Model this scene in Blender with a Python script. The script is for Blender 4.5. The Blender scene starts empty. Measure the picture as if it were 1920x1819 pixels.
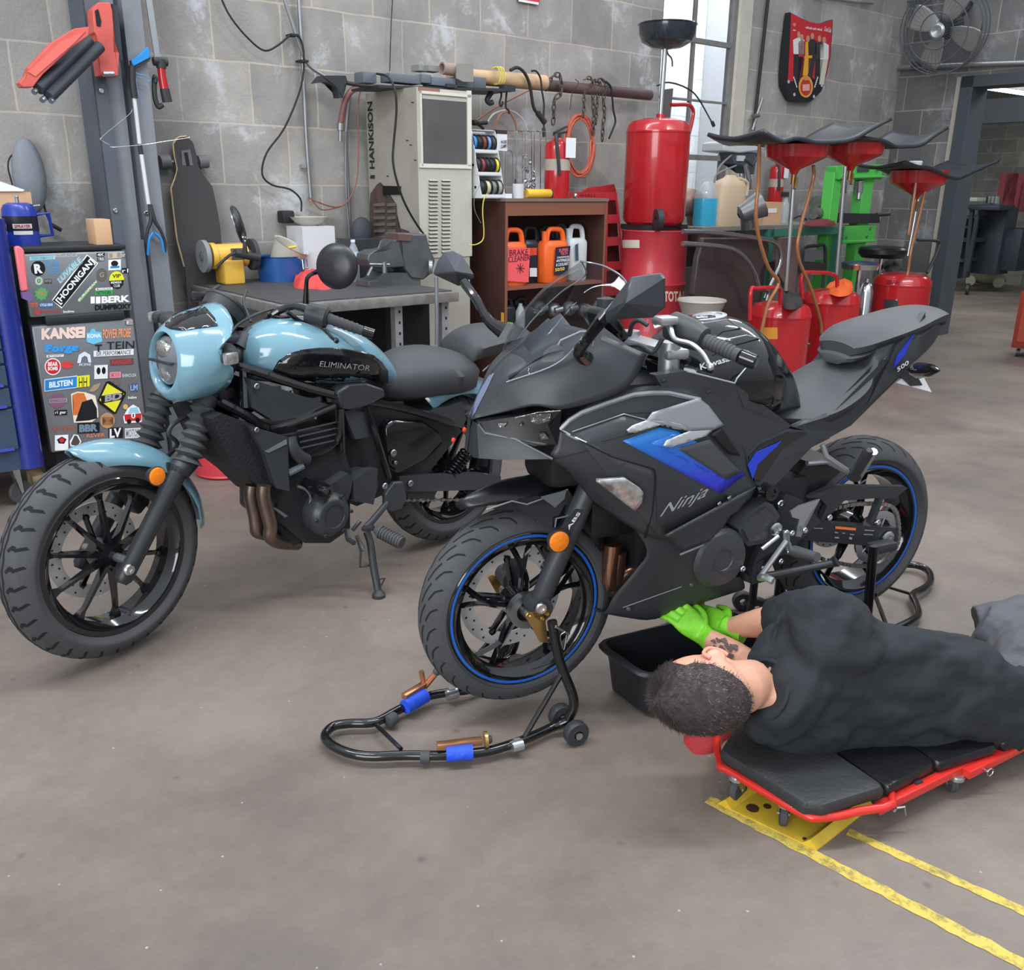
import bpy, bmesh, math, random
from mathutils import Vector, Matrix, noise
R=random.Random(7)
SC=bpy.context.scene
COL=SC.collection
rad=math.radians
# ---------- camera, sky, sun / large lights, exposure ----------
FPX=1681.0; CX,CY=960.0,909.5; HC=1.40
_U=Vector((48,5070,FPX)).normalized(); _Y=(Vector((0,0,-1))+_U*_U.z).normalized(); _X=_Y.cross(_U)
CM=Matrix((_X,_Y,_U))                     # world from camera
CP=Vector((0,0,HC))
cam=bpy.data.cameras.new('camera'); camo=bpy.data.objects.new('camera',cam); COL.objects.link(camo)
cam.sensor_fit='HORIZONTAL'; cam.sensor_width=36; cam.lens=36*FPX/1920; cam.clip_start=.05; cam.clip_end=200
camo.matrix_world=Matrix.Translation(CP)@CM.to_4x4(); SC.camera=camo
SC.view_settings.view_transform='Standard'; SC.view_settings.look='None'
SC.view_settings.exposure=0.3; SC.view_settings.gamma=1.0
w=bpy.data.worlds.new('world'); SC.world=w; w.use_nodes=True
nt=w.node_tree; nt.nodes.clear()
wo=nt.nodes.new('ShaderNodeOutputWorld'); bg=nt.nodes.new('ShaderNodeBackground')
tc=nt.nodes.new('ShaderNodeTexCoord'); sx=nt.nodes.new('ShaderNodeSeparateXYZ'); cr=nt.nodes.new('ShaderNodeValToRGB')
nt.links.new(tc.outputs['Generated'],sx.inputs[0]); nt.links.new(sx.outputs['Z'],cr.inputs[0])
cr.color_ramp.elements[0].color=(.30,.31,.33,1); cr.color_ramp.elements[0].position=0
cr.color_ramp.elements[1].color=(.78,.84,.93,1); cr.color_ramp.elements[1].position=.6
nt.links.new(cr.outputs[0],bg.inputs[0]); bg.inputs[1].default_value=1.05; nt.links.new(bg.outputs[0],wo.inputs[0])
def area(name,loc,target,sx_,sy_,power,col=(1,1,1)):
    l=bpy.data.lights.new(name,'AREA'); l.shape='RECTANGLE'; l.size=sx_; l.size_y=sy_; l.energy=power; l.color=col
    o=bpy.data.objects.new(name,l); COL.objects.link(o); o.location=loc
    o.rotation_euler=(Vector(target)-Vector(loc)).to_track_quat('-Z','Y').to_euler(); return o
area('garage_door_daylight',(-2.6,-4.2,2.3),(0.2,3,.6),4.2,3.0,260,(.95,.98,1))
for i,(x,y) in enumerate([(-2.2,1.6),(.9,2.0),(3.4,4.6)]):
    area('ceiling_tube_light',(x,y,4.2),(x,y,0),2.6,.12,80,(.95,.98,1))
area('ceiling_tube_light',(-.6,5.4,4.4),(-.6,5.4,0),2.8,.2,42,(.95,.98,1))
# ---------- materials ----------
MATS={}
def lin(c): 
    return tuple(((x/255)/12.92 if x/255<=.04045 else ((x/255+.055)/1.055)**2.4) for x in c[:3])+(1,)
def mat(name,col,rough=.5,metal=0,var=0,scale=8,bump=0,bscale=None,coat=0,trans=0,alpha=1,emit=0,col2=None,spec=.5,ior=1.45):
    if name in MATS: return MATS[name]
    m=bpy.data.materials.new(name); m.use_nodes=True; n=m.node_tree.nodes; l=m.node_tree.links
    p=n['Principled BSDF']; c=lin(col); p.inputs['Base Color'].default_value=c
    p.inputs['Roughness'].default_value=rough; p.inputs['Metallic'].default_value=metal; p.inputs['IOR'].default_value=ior
    p.inputs['Specular IOR Level'].default_value=spec
    if coat: p.inputs['Coat Weight'].default_value=coat; p.inputs['Coat Roughness'].default_value=.04
    if trans: p.inputs['Transmission Weight'].default_value=trans
    if alpha<1: p.inputs['Alpha'].default_value=alpha
    if emit: p.inputs['Emission Color'].default_value=c; p.inputs['Emission Strength'].default_value=emit
    if var or bump or col2:
        tcn=n.new('ShaderNodeTexCoord'); nz=n.new('ShaderNodeTexNoise'); nz.inputs['Scale'].default_value=scale; nz.inputs['Detail'].default_value=5; nz.inputs['Roughness'].default_value=.6
        l.new(tcn.outputs['Object'],nz.inputs['Vector'])
        if var or col2:
            r=n.new('ShaderNodeValToRGB'); r.color_ramp.elements[0].position=.32; r.color_ramp.elements[1].position=.68
            c2=lin(col2) if col2 else tuple(min(1,x*(1+var)) for x in c[:3])+(1,)
            c1=c if col2 else tuple(x*(1-var) for x in c[:3])+(1,)
            r.color_ramp.elements[0].color=c1; r.color_ramp.elements[1].color=c2
            l.new(nz.outputs['Fac'],r.inputs[0]); l.new(r.outputs[0],p.inputs['Base Color'])
        if bump:
            b=n.new('ShaderNodeBump'); b.inputs['Strength'].default_value=bump; b.inputs['Distance'].default_value=.01
            n2=nz
            if bscale: n2=n.new('ShaderNodeTexNoise'); n2.inputs['Scale'].default_value=bscale; n2.inputs['Detail'].default_value=3; l.new(tcn.outputs['Object'],n2.inputs['Vector'])
            l.new(n2.outputs['Fac'],b.inputs['Height']); l.new(b.outputs[0],p.inputs['Normal'])
    MATS[name]=m; return m
# ---------- frames: pixel rays to metres ----------
def ray(x,y): return CM@Vector(((x-CX)/FPX,-(y-CY)/FPX,-1))
class Frame:
    def __init__(s,o,rz):
        s.m=Matrix.Translation((o[0],o[1],o[2] if len(o)>2 else 0))@Matrix.Rotation(rz,4,'Z'); s.i=s.m.inverted(); s.c=s.i@CP
    def r(s,x,y): return s.i.to_3x3()@ray(x,y)
    def p(s,x,y,w=0):                     # point on the plane w metres towards the camera side
        d=s.r(x,y); t=(-w-s.c.y)/d.y; return s.c+d*t
    def z(s,x,y,z=0):
        d=s.r(x,y); t=(z-s.c.z)/d.z; return s.c+d*t
    def x(s,x,y,a=0):
        d=s.r(x,y); t=(a-s.c.x)/d.x; return s.c+d*t
    def ps(s,l,w=0): return [s.p(q[0],q[1],q[2] if len(q)>2 else w) for q in l]
WORLD=Frame((0,0),0)
K0=(3.82,9.77); WA=math.atan2(.636,.772)
WF=Frame(K0,WA)                            # back wall: x to the right, w off the wall
RF=Frame(K0,WA-math.pi/2)                  # right wall: x towards the camera, w off the wall
NF=Frame((.041,2.243),math.atan2(math.cos(rad(66)),math.sin(rad(66))))
EF=Frame((-1.225,2.52),math.atan2(math.cos(rad(44)),math.sin(rad(44))))
EW=Frame((-1.225,2.52),math.atan2(math.cos(rad(31)),math.sin(rad(31))))
# zoomed crops of measurements -> picture pixels
def crop(x0,y0,s): return lambda x,y,*a:(x0+x/s,y0+y/s)+a
qA=crop(0,0,3);qB=crop(560,0,3);qC=crop(1100,0,3.638);qD=crop(1400,0,3.638);qE=crop(0,400,3.248);qF=crop(340,360,3.692);qG=crop(820,340,3.692)
qH=crop(1280,180,3);qI=crop(0,780,3.79);qJ=crop(240,360,3.692);qK=crop(360,640,3.556);qL=crop(780,460,3.692);qM=crop(1180,460,3.2);qN=crop(840,680,3.2)
qO=crop(760,880,3.955);qQ=crop(1280,780,3.84);qR=crop(580,1100,3.4286);qS=crop(1100,1080,4.8);qT=crop(1200,1040,2.667);qU=crop(1260,1340,2.909)
qX=crop(1360,0,6.063);qY=crop(1600,0,5.684);qZ=crop(1640,300,4.546);qW=crop(740,0,3.692)
def mp(q,l): return [q(*t) for t in l]
# ---------- mesh builder ----------
def cr(pts,sub,closed=False):
    P=[Vector(p) for p in pts]; n=len(P)
    if n<3 or sub<=1: return P
    out=[]
    for i in range(n if closed else n-1):
        p1=P[i];p2=P[(i+1)%n]
        p0=P[i-1] if (closed or i>0) else p1*2-p2
        p3=P[(i+2)%n] if (closed or i<n-2) else p2*2-p1
        for k in range(sub):
            t=k/sub; out.append(.5*((2*p1)+(p2-p0)*t+(2*p0-5*p1+4*p2-p3)*t*t+(3*p1-p0-3*p2+p3)*t**3))
    if not closed: out.append(P[-1])
    return out
def lerp(a,b,t): return a+(b-a)*t
class MB:
    def __init__(s): s.v=[];s.f=[];s.mi=[];s.m=0
    def add(s,vs,fs):
        k=len(s.v); s.v+= [Vector(v) for v in vs]; s.f+=[tuple(i+k for i in f) for f in fs]; s.mi+=[s.m]*len(fs); return s
    def box(s,c,d,rot=None,bev=0):
        x,y,z=d[0]/2,d[1]/2,d[2]/2; c=Vector(c)
        M_=rot if isinstance(rot,Matrix) else (Matrix.Rotation(rot[2],3,'Z')@Matrix.Rotation(rot[1],3,'Y')@Matrix.Rotation(rot[0],3,'X') if rot else Matrix.Identity(3))
        if bev:
            b=min(bev,x*.98,y*.98,z*.98); vs=[];
            bm=bmesh.new(); bmesh.ops.create_cube(bm,size=2)
            for v in bm.verts: v.co=Vector((v.co.x*x,v.co.y*y,v.co.z*z))
            bmesh.ops.bevel(bm,geom=list(bm.edges),offset=b,segments=2,affect='EDGES',profile=.5)
            bm.verts.index_update(); s.add([c+M_@v.co for v in bm.verts],[[v.index for v in f.verts] for f in bm.faces]); bm.free(); return s
        vs=[c+M_@Vector((i*x,j*y,k*z)) for i in(-1,1) for j in(-1,1) for k in(-1,1)]
        return s.add(vs,[(0,1,3,2),(4,6,7,5),(0,4,5,1),(2,3,7,6),(0,2,6,4),(1,5,7,3)])
    def bx(s,a0,a1,w0,w1,z0,z1,bev=0): return s.box(((a0+a1)/2,-(w0+w1)/2,(z0+z1)/2),(abs(a1-a0),abs(w1-w0),abs(z1-z0)),None,bev)
    def tube(s,pts,r,n=8,closed=False,sub=1,caps=True,flat=None):
        rs=r if isinstance(r,(list,tuple)) else None
        if sub>1:
            if rs: rr=[x.x for x in cr([Vector((q,0,0)) for q in rs],sub,closed)]; rs=rr
            pts=cr(pts,sub,closed)
        P=[Vector(p) for p in pts]; N=len(P); vs=[];fs=[]
        if N<2: return s
        def tan(i):
            a=P[i-1] if (i>0 or closed) else P[i]; b=P[(i+1)%N] if (i<N-1 or closed) else P[i]
            d=b-a; return d.normalized() if d.length>1e-9 else Vector((0,0,1))
        t=tan(0); u=t.orthogonal().normalized() if flat is None else (Vector(flat)-t*t.dot(Vector(flat))).normalized()
        for i in range(N):
            t=tan(i); u=(u-t*u.dot(t)); u=u.normalized() if u.length>1e-6 else t.orthogonal().normalized(); v=t.cross(u)
            q=rs[i] if rs else r
            for k in range(n):
                a=2*math.pi*k/n; vs.append(P[i]+(u*math.cos(a)+v*math.sin(a))*q)
        M_=N if closed else N-1
        for i in range(M_):
            for k in range(n):
                a=i*n+k;b=i*n+(k+1)%n;c=((i+1)%N)*n+(k+1)%n;d=((i+1)%N)*n+k; fs.append((a,b,c,d))
        if caps and not closed: fs.append(tuple(range(n-1,-1,-1))); fs.append(tuple((N-1)*n+k for k in range(n)))
        return s.add(vs,fs)
    def cyl(s,a,b,r,r2=None,n=20,caps=True): return s.tube([a,b],[r,r if r2 is None else r2],n,caps=caps)
    def lathe(s,prof,o,ax,n=28,cap=False,arc=1):   # prof: (along axis, radius)
        ax=Vector(ax).normalized(); u=ax.orthogonal().normalized(); v=ax.cross(u); o=Vector(o); vs=[];fs=[]
        for h,r in prof:
            for k in range(n): a=2*math.pi*k/n*arc; vs.append(o+ax*h+(u*math.cos(a)+v*math.sin(a))*r)
        for i in range(len(prof)-1):
            for k in range(n if arc==1 else n-1): fs.append((i*n+k,i*n+(k+1)%n,(i+1)*n+(k+1)%n,(i+1)*n+k))
        if cap: fs.append(tuple(range(n-1,-1,-1))); fs.append(tuple((len(prof)-1)*n+k for k in range(n)))
        return s.add(vs,fs)
    def ring(s,prof,o,ax,n=40):                    # closed profile lathe
        return s.lathe(list(prof)+[prof[0]],o,ax,n)
    def ell(s,c,r,rot=None,n=16,m=10):
        c=Vector(c); M_=rot if rot else Matrix.Identity(3); vs=[c+M_@Vector((0,0,r[2]))];fs=[]
        for i in range(1,m):
            t=math.pi*i/m
            for k in range(n): a=2*math.pi*k/n; vs.append(c+M_@Vector((r[0]*math.sin(t)*math.cos(a),r[1]*math.sin(t)*math.sin(a),r[2]*math.cos(t))))
        vs.append(c+M_@Vector((0,0,-r[2])))
        for k in range(n): fs.append((0,1+k,1+(k+1)%n)); fs.append((len(vs)-1,1+(m-2)*n+(k+1)%n,1+(m-2)*n+k))
        for i in range(m-2):
            for k in range(n): fs.append((1+i*n+k,1+(i+1)*n+k,1+(i+1)*n+(k+1)%n,1+i*n+(k+1)%n))
        return s.add(vs,fs)
    def prism(s,pts,vec):                          # polygon pushed along vec
        P=[Vector(p) for p in pts]; n=len(P); v=Vector(vec)
        bm=bmesh.new(); vv=[bm.verts.new(p) for p in P]; f=bm.faces.new(vv); r=bmesh.ops.triangulate(bm,faces=[f],ngon_method='EAR_CLIP'); bm.verts.index_update()
        tr=[[q.index for q in g.verts] for g in bm.faces]; bm.free()
        fs=[tuple(t) for t in tr]+[tuple(n+i for i in reversed(t)) for t in tr]+[(i,(i+1)%n,n+(i+1)%n,n+i) for i in range(n)]
        return s.add(P+[p+v for p in P],[tuple(reversed(f)) if False else f for f in fs])
    def grid(s,rows,close=False):
        n=len(rows[0]); vs=[p for r in rows for p in r]; fs=[]
        for i in range(len(rows)-1):
            for k in range(n if close else n-1): fs.append((i*n+k,i*n+(k+1)%n,(i+1)*n+(k+1)%n,(i+1)*n+k))
        return s.add(vs,fs)
    def patch(s,rows,su=4,sv=4):
        a=[cr(r,su) for r in rows]; cols=[cr([r[k] for r in a],sv) for k in range(len(a[0]))]
        return s.grid([[cols[k][i] for k in range(len(cols))] for i in range(len(cols[0]))])
    def loft(s,rings,sub=1,caps=True):             # rings: closed loops of equal count
        if sub>1:
            cols=[cr([r[k] for r in rings],sub) for k in range(len(rings[0]))]; rings=[[c[i] for c in cols] for i in range(len(cols[0]))]
        s.grid(rings,True)
        if caps:
            n=len(rings[0]); k=len(s.v)-n*len(rings); s.f.append(tuple(k+i for i in range(n-1,-1,-1))); s.f.append(tuple(len(s.v)-n+i for i in range(n))); s.mi+=[s.m]*2
        return s
    def mirror(s,k0=0,f0=0):                       # mirror about local y=0
        k=len(s.v); s.v+=[Vector((p.x,-p.y,p.z)) for p in s.v[k0:k]]; n=len(s.f)
        for i in range(f0,n): s.f.append(tuple(q-k0+k for q in reversed(s.f[i]))); s.mi.append(s.mi[i])
        return s
    def text(s,t,p00,p10,p01,off=.0006,bold=0,shear=0,font=None):    # fills the parallelogram
        vs,fs=glyphs(t,bold,shear)
        if not vs: return s
        p00,p10,p01=Vector(p00),Vector(p10),Vector(p01); n=(p10-p00).cross(p01-p00).normalized()
        x0=min(v[0] for v in vs);x1=max(v[0] for v in vs);y0=min(v[1] for v in vs);y1=max(v[1] for v in vs)
        return s.add([p00+(p10-p00)*((v[0]-x0)/(x1-x0))+(p01-p00)*((v[1]-y0)/(y1-y0))+n*off for v in vs],fs)
GC={}
def glyphs(t,bold=0,shear=0):
    key=(t,bold,shear)
    if key in GC: return GC[key]
    c=bpy.data.curves.new('tmp','FONT'); c.body=t; c.size=1; c.offset=bold; c.shear=shear; c.resolution_u=3
    o=bpy.data.objects.new('tmp',c); me=bpy.data.meshes.new_from_object(o)
    r=([tuple(v.co) for v in me.vertices],[tuple(p.vertices) for p in me.polygons])
    bpy.data.objects.remove(o); bpy.data.meshes.remove(me); bpy.data.curves.remove(c); GC[key]=r; return r
ROOTS=[]
def mesh(name,mb,mats,angle=35,smooth=True):
    me=bpy.data.meshes.new(name); me.from_pydata([tuple(v) for v in mb.v],[],mb.f)
    if not isinstance(mats,(list,tuple)): mats=[mats]
    for m in mats: me.materials.append(m)
    me.polygons.foreach_set('material_index',mb.mi); me.validate()
    bm=bmesh.new(); bm.from_mesh(me); bmesh.ops.recalc_face_normals(bm,faces=bm.faces); bm.to_mesh(me); bm.free()
    if smooth:
        me.polygons.foreach_set('use_smooth',[True]*len(me.polygons)); me.set_sharp_from_angle(angle=rad(angle))
    me.update(); return me
def props(o,label,cat=None,group=None,kind=None):
    if label: o['label']=label
    if cat: o['category']=cat
    if group: o['group']=group
    if kind: o['kind']=kind
    return o
class T:
    def __init__(s,name,label,cat,frame=WORLD,group=None):
        s.o=bpy.data.objects.new(name,None); COL.objects.link(s.o); props(s.o,label,cat,group); s.fr=frame; s.ms=[]; ROOTS.append(s)
        s.o.empty_display_size=.05
    def part(s,name,mb,mats,parent=None,label=None,frame=None,angle=35,smooth=True,mods=None):
        if frame is not None and frame is not s.fr:
            k=s.fr.i@frame.m; mb.v=[k@v for v in mb.v]
        me=mesh(name,mb,mats,angle,smooth); o=bpy.data.objects.new(name,me); COL.objects.link(o); o.parent=parent or s.o
        if label: o['label']=label
        s.ms.append(me)
        if mods: mods(o)
        return o
    def fin(s):
        if not s.ms: return
        vs=[v.co for me in s.ms for v in me.vertices]; 
        x0=min(v.x for v in vs);x1=max(v.x for v in vs);y0=min(v.y for v in vs);y1=max(v.y for v in vs);z0=min(v.z for v in vs)
        b=Vector(((x0+x1)/2,(y0+y1)/2,z0)); tm=Matrix.Translation(-b)
        for me in set(s.ms): me.transform(tm)
        s.o.matrix_world=s.fr.m@Matrix.Translation(b)
def one(name,mb,mats,label,cat,frame=WORLD,group=None,kind=None,angle=35,smooth=True,mods=None):
    me=mesh(name,mb,mats,angle,smooth); o=bpy.data.objects.new(name,me); COL.objects.link(o); props(o,label,cat,group,kind)
    x=[v.co for v in me.vertices]; b=Vector(((min(v.x for v in x)+max(v.x for v in x))/2,(min(v.y for v in x)+max(v.y for v in x))/2,min(v.z for v in x)))
    me.transform(Matrix.Translation(-b)); o.matrix_world=frame.m@Matrix.Translation(b)
    if mods: mods(o)
    return o
def solid(th,off=-1): 
    def f(o):
        m=o.modifiers.new('solid','SOLIDIFY'); m.thickness=th; m.offset=off
    return f
def bevel(w,seg=2):
    def f(o):
        m=o.modifiers.new('bevel','BEVEL'); m.width=w; m.segments=seg; m.limit_method='ANGLE'; m.angle_limit=rad(40)
    return f
def struct(o): o['kind']='structure'; return o
def dup(t,dx,label=None,group=None,rz=0):     # copy of a finished thing and its parts, moved by dx (world)
    r=t.copy(); COL.objects.link(r); r.matrix_world=Matrix.Translation(dx)@t.matrix_world
    if label: r['label']=label
    if group: r['group']=group
    for ch in list(t.children):
        c=ch.copy(); COL.objects.link(c); c.parent=r; c.matrix_parent_inverse=ch.matrix_parent_inverse
        for g in ch.children:
            d=g.copy(); COL.objects.link(d); d.parent=c
    return r
# common materials
BLK=mat('matte_black_plastic',(48,50,54),.5)
SAT=mat('satin_black_paint',(40,42,46),.34,spec=.45)
GLB=mat('gloss_black',(18,19,22),.10,coat=.6)
RUB=mat('rubber',(66,67,70),.72,var=.15,scale=6)
CHR=mat('bright_metal',(205,208,212),.22,1)
STE=mat('dull_steel',(150,152,155),.4,.9)
ALU=mat('cast_aluminium',(185,188,192),.33,.85)
WHT=mat('white_plastic',(225,228,232),.5)
REDP=mat('red_enamel',(178,34,40),.22,coat=.4,var=.12,scale=2)
ORG=mat('amber_reflector',(235,128,20),.25,coat=.5,bump=.3,scale=90)
# ---------- the room ----------
def block_mat(name,c1,c2,mort,bw,bh,x0,z0,stain=.5,pale=(196,200,208)):
    m=bpy.data.materials.new(name); m.use_nodes=True; n=m.node_tree.nodes; l=m.node_tree.links; p=n['Principled BSDF']
    t=n.new('ShaderNodeTexCoord'); s=n.new('ShaderNodeSeparateXYZ'); c=n.new('ShaderNodeCombineXYZ'); l.new(t.outputs['Object'],s.inputs[0])
    a=n.new('ShaderNodeMath'); a.inputs[1].default_value=-x0; l.new(s.outputs['X'],a.inputs[0]); b=n.new('ShaderNodeMath'); b.inputs[1].default_value=-z0; l.new(s.outputs['Z'],b.inputs[0])
    l.new(a.outputs[0],c.inputs[0]); l.new(b.outputs[0],c.inputs[1])
    wv=n.new('ShaderNodeTexNoise'); wv.inputs['Scale'].default_value=4; wv.inputs['Detail'].default_value=3
    l.new(t.outputs['Object'],wv.inputs['Vector'])
    ad=n.new('ShaderNodeMixRGB'); ad.blend_type='ADD'; ad.inputs[0].default_value=.02; l.new(c.outputs[0],ad.inputs[1]); l.new(wv.outputs['Color'],ad.inputs[2])
    br=n.new('ShaderNodeTexBrick'); br.inputs['Scale'].default_value=1; br.inputs['Brick Width'].default_value=bw; br.inputs['Row Height'].default_value=bh
    br.inputs['Mortar Size'].default_value=.006; br.inputs['Mortar Smooth'].default_value=.25; br.inputs['Bias'].default_value=0
    br.inputs['Color1'].default_value=lin(c1); br.inputs['Color2'].default_value=lin(c2); br.inputs['Mortar'].default_value=lin(mort); l.new(ad.outputs[0],br.inputs['Vector'])
    n1=n.new('ShaderNodeTexNoise'); n1.inputs['Scale'].default_value=1.3; n1.inputs['Detail'].default_value=8; n1.inputs['Roughness'].default_value=.7; l.new(t.outputs['Object'],n1.inputs['Vector'])
    r1=n.new('ShaderNodeValToRGB'); r1.color_ramp.elements[0].position=.36; r1.color_ramp.elements[0].color=(.62,.62,.66,1); r1.color_ramp.elements[1].position=.6; r1.color_ramp.elements[1].color=(1.12,1.1,1.08,1); l.new(n1.outputs['Fac'],r1.inputs[0])
    m1=n.new('ShaderNodeMixRGB'); m1.blend_type='MULTIPLY'; m1.inputs[0].default_value=stain; l.new(br.outputs['Color'],m1.inputs[1]); l.new(r1.outputs[0],m1.inputs[2])
    n2=n.new('ShaderNodeTexNoise'); n2.inputs['Scale'].default_value=2.6; n2.inputs['Detail'].default_value=10; n2.inputs['Roughness'].default_value=.72; n2.inputs['Distortion'].default_value=.25; l.new(t.outputs['Object'],n2.inputs['Vector'])
    r2=n.new('ShaderNodeValToRGB'); r2.color_ramp.elements[0].position=.55; r2.color_ramp.elements[1].position=.64; r2.color_ramp.elements[1].color=(.7,.7,.7,1); l.new(n2.outputs['Fac'],r2.inputs[0])
    m2=n.new('ShaderNodeMixRGB'); l.new(r2.outputs[0],m2.inputs[0]); l.new(m1.outputs[0],m2.inputs[1]); m2.inputs[2].default_value=lin(pale)
    l.new(m2.outputs[0],p.inputs['Base Color']); p.inputs['Roughness'].default_value=.9
    n3=n.new('ShaderNodeTexNoise'); n3.inputs['Scale'].default_value=70; n3.inputs['Detail'].default_value=4; l.new(t.outputs['Object'],n3.inputs['Vector'])
    sb=n.new('ShaderNodeMath'); sb.operation='MULTIPLY_ADD'; sb.inputs[1].default_value=-1.2; l.new(br.outputs['Fac'],sb.inputs[0]); l.new(n3.outputs['Fac'],sb.inputs[2])
    bp=n.new('ShaderNodeBump'); bp.inputs['Strength'].default_value=.35; bp.inputs['Distance'].default_value=.008; l.new(sb.outputs[0],bp.inputs['Height']); l.new(bp.outputs[0],p.inputs['Normal'])
    return m
def wall(name,fr,rects,th,m):
    mb=MB()
    for a0,a1,z0,z1 in rects: mb.bx(a0,a1,-th,0,z0,z1)
    me=mesh(name,mb,m,smooth=False); o=bpy.data.objects.new(name,me); COL.objects.link(o); o.matrix_world=fr.m; return struct(o)
# window hole on the back wall
winL=WF.p(1241,60,0).x; winR=WF.p(1386,60,0).x; winZ=WF.p(1330,402,0).z; WT=4.4
bh=.318
zc=WF.p(567,8,0).z; BKW=block_mat('concrete_block_back',(146,144,141),(166,163,158),(184,174,162),.40,bh,WF.p(648,60,0).x-10*.4,zc-12*bh,.75)
wall('wall_back',WF,[(-13,winL,0,WT),(winR,0.3,0,WT),(winL,winR,0,winZ),(winL,winR,3.6,WT)],.1,BKW)
dz=RF.p(1830,142,0); dx0=RF.z(1752,624,0).x; DH=dz.z
RTW=block_mat('concrete_block_right',(92,93,95),(122,122,121),(152,148,140),.40,.31,0.1,RF.p(1700,206,0).z-9*.31,.7,(150,152,156))
DW=2.9
wall('wall_right',RF,[(-.3,dx0,0,WT),(dx0,dx0+DW,DH,WT),(dx0+DW,9.5,0,WT)],.25,RTW)
# floor
m=bpy.data.materials.new('concrete_floor'); m.use_nodes=True; n=m.node_tree.nodes; l=m.node_tree.links; p=n['Principled BSDF']
t=n.new('ShaderNodeTexCoord')
def nz(sc,det,ro,dist=0):
    q=n.new('ShaderNodeTexNoise'); q.inputs['Scale'].default_value=sc; q.inputs['Detail'].default_value=det; q.inputs['Roughness'].default_value=ro; q.inputs['Distortion'].default_value=dist; l.new(t.outputs['Object'],q.inputs['Vector']); return q
def ramp(src,a,ca,b,cb):
    r=n.new('ShaderNodeValToRGB'); r.color_ramp.elements[0].position=a; r.color_ramp.elements[0].color=ca; r.color_ramp.elements[1].position=b; r.color_ramp.elements[1].color=cb; l.new(src,r.inputs[0]); return r
def mixc(fac,a,b,mode='MIX'):
    x=n.new('ShaderNodeMixRGB'); x.blend_type=mode
    if isinstance(fac,float): x.inputs[0].default_value=fac
    else: l.new(fac,x.inputs[0])
    for i,v in ((1,a),(2,b)):
        if isinstance(v,tuple): x.inputs[i].default_value=v
        else: l.new(v,x.inputs[i])
    return x
base=ramp(nz(1.1,9,.62,.3).outputs['Fac'],.36,lin((98,89,82)),.66,lin((127,115,106)))
fine=ramp(nz(22,8,.7).outputs['Fac'],.3,(.88,.88,.88,1),.7,(1.08,1.08,1.08,1))
c1=mixc(.8,base.outputs[0],fine.outputs[0],'MULTIPLY')
stn=ramp(nz(2.3,7,.65,.8).outputs['Fac'],.60,(0,0,0,1),.72,(.35,.35,.35,1)); c2=mixc(stn.outputs[0],c1.outputs[0],lin((84,78,70)))
vo=n.new('ShaderNodeTexVoronoi'); vo.inputs['Scale'].default_value=14; l.new(t.outputs['Object'],vo.inputs['Vector'])
sp=ramp(vo.outputs['Distance'],.025,(.75,.75,.75,1),.05,(0,0,0,1)); c3=mixc(sp.outputs[0],c2.outputs[0],lin((172,170,164)))
vo2=n.new('ShaderNodeTexVoronoi'); vo2.inputs['Scale'].default_value=6.3; l.new(t.outputs['Object'],vo2.inputs['Vector'])
sp2=ramp(vo2.outputs['Distance'],.03,(.6,.6,.6,1),.09,(0,0,0,1)); c4=mixc(sp2.outputs[0],c3.outputs[0],lin((70,66,62)))
l.new(c4.outputs[0],p.inputs['Base Color'])
rr=ramp(nz(3,6,.6).outputs['Fac'],.3,(.42,.42,.42,1),.7,(.62,.62,.62,1)); l.new(rr.outputs[0],p.inputs['Roughness'])
bp=n.new('ShaderNodeBump'); bp.inputs['Strength'].default_value=.25; bp.inputs['Distance'].default_value=.004; l.new(nz(60,5,.6).outputs['Fac'],bp.inputs['Height']); l.new(bp.outputs[0],p.inputs['Normal'])
FLM=m
mb=MB(); mb.box((0,0,-.05),(26,26,.1)); me=mesh('floor',mb,FLM,smooth=False); o=bpy.data.objects.new('floor',me); COL.objects.link(o); o.matrix_world=Matrix.Translation((0,6,0))@Matrix.Rotation(WA,4,'Z'); struct(o)
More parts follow.
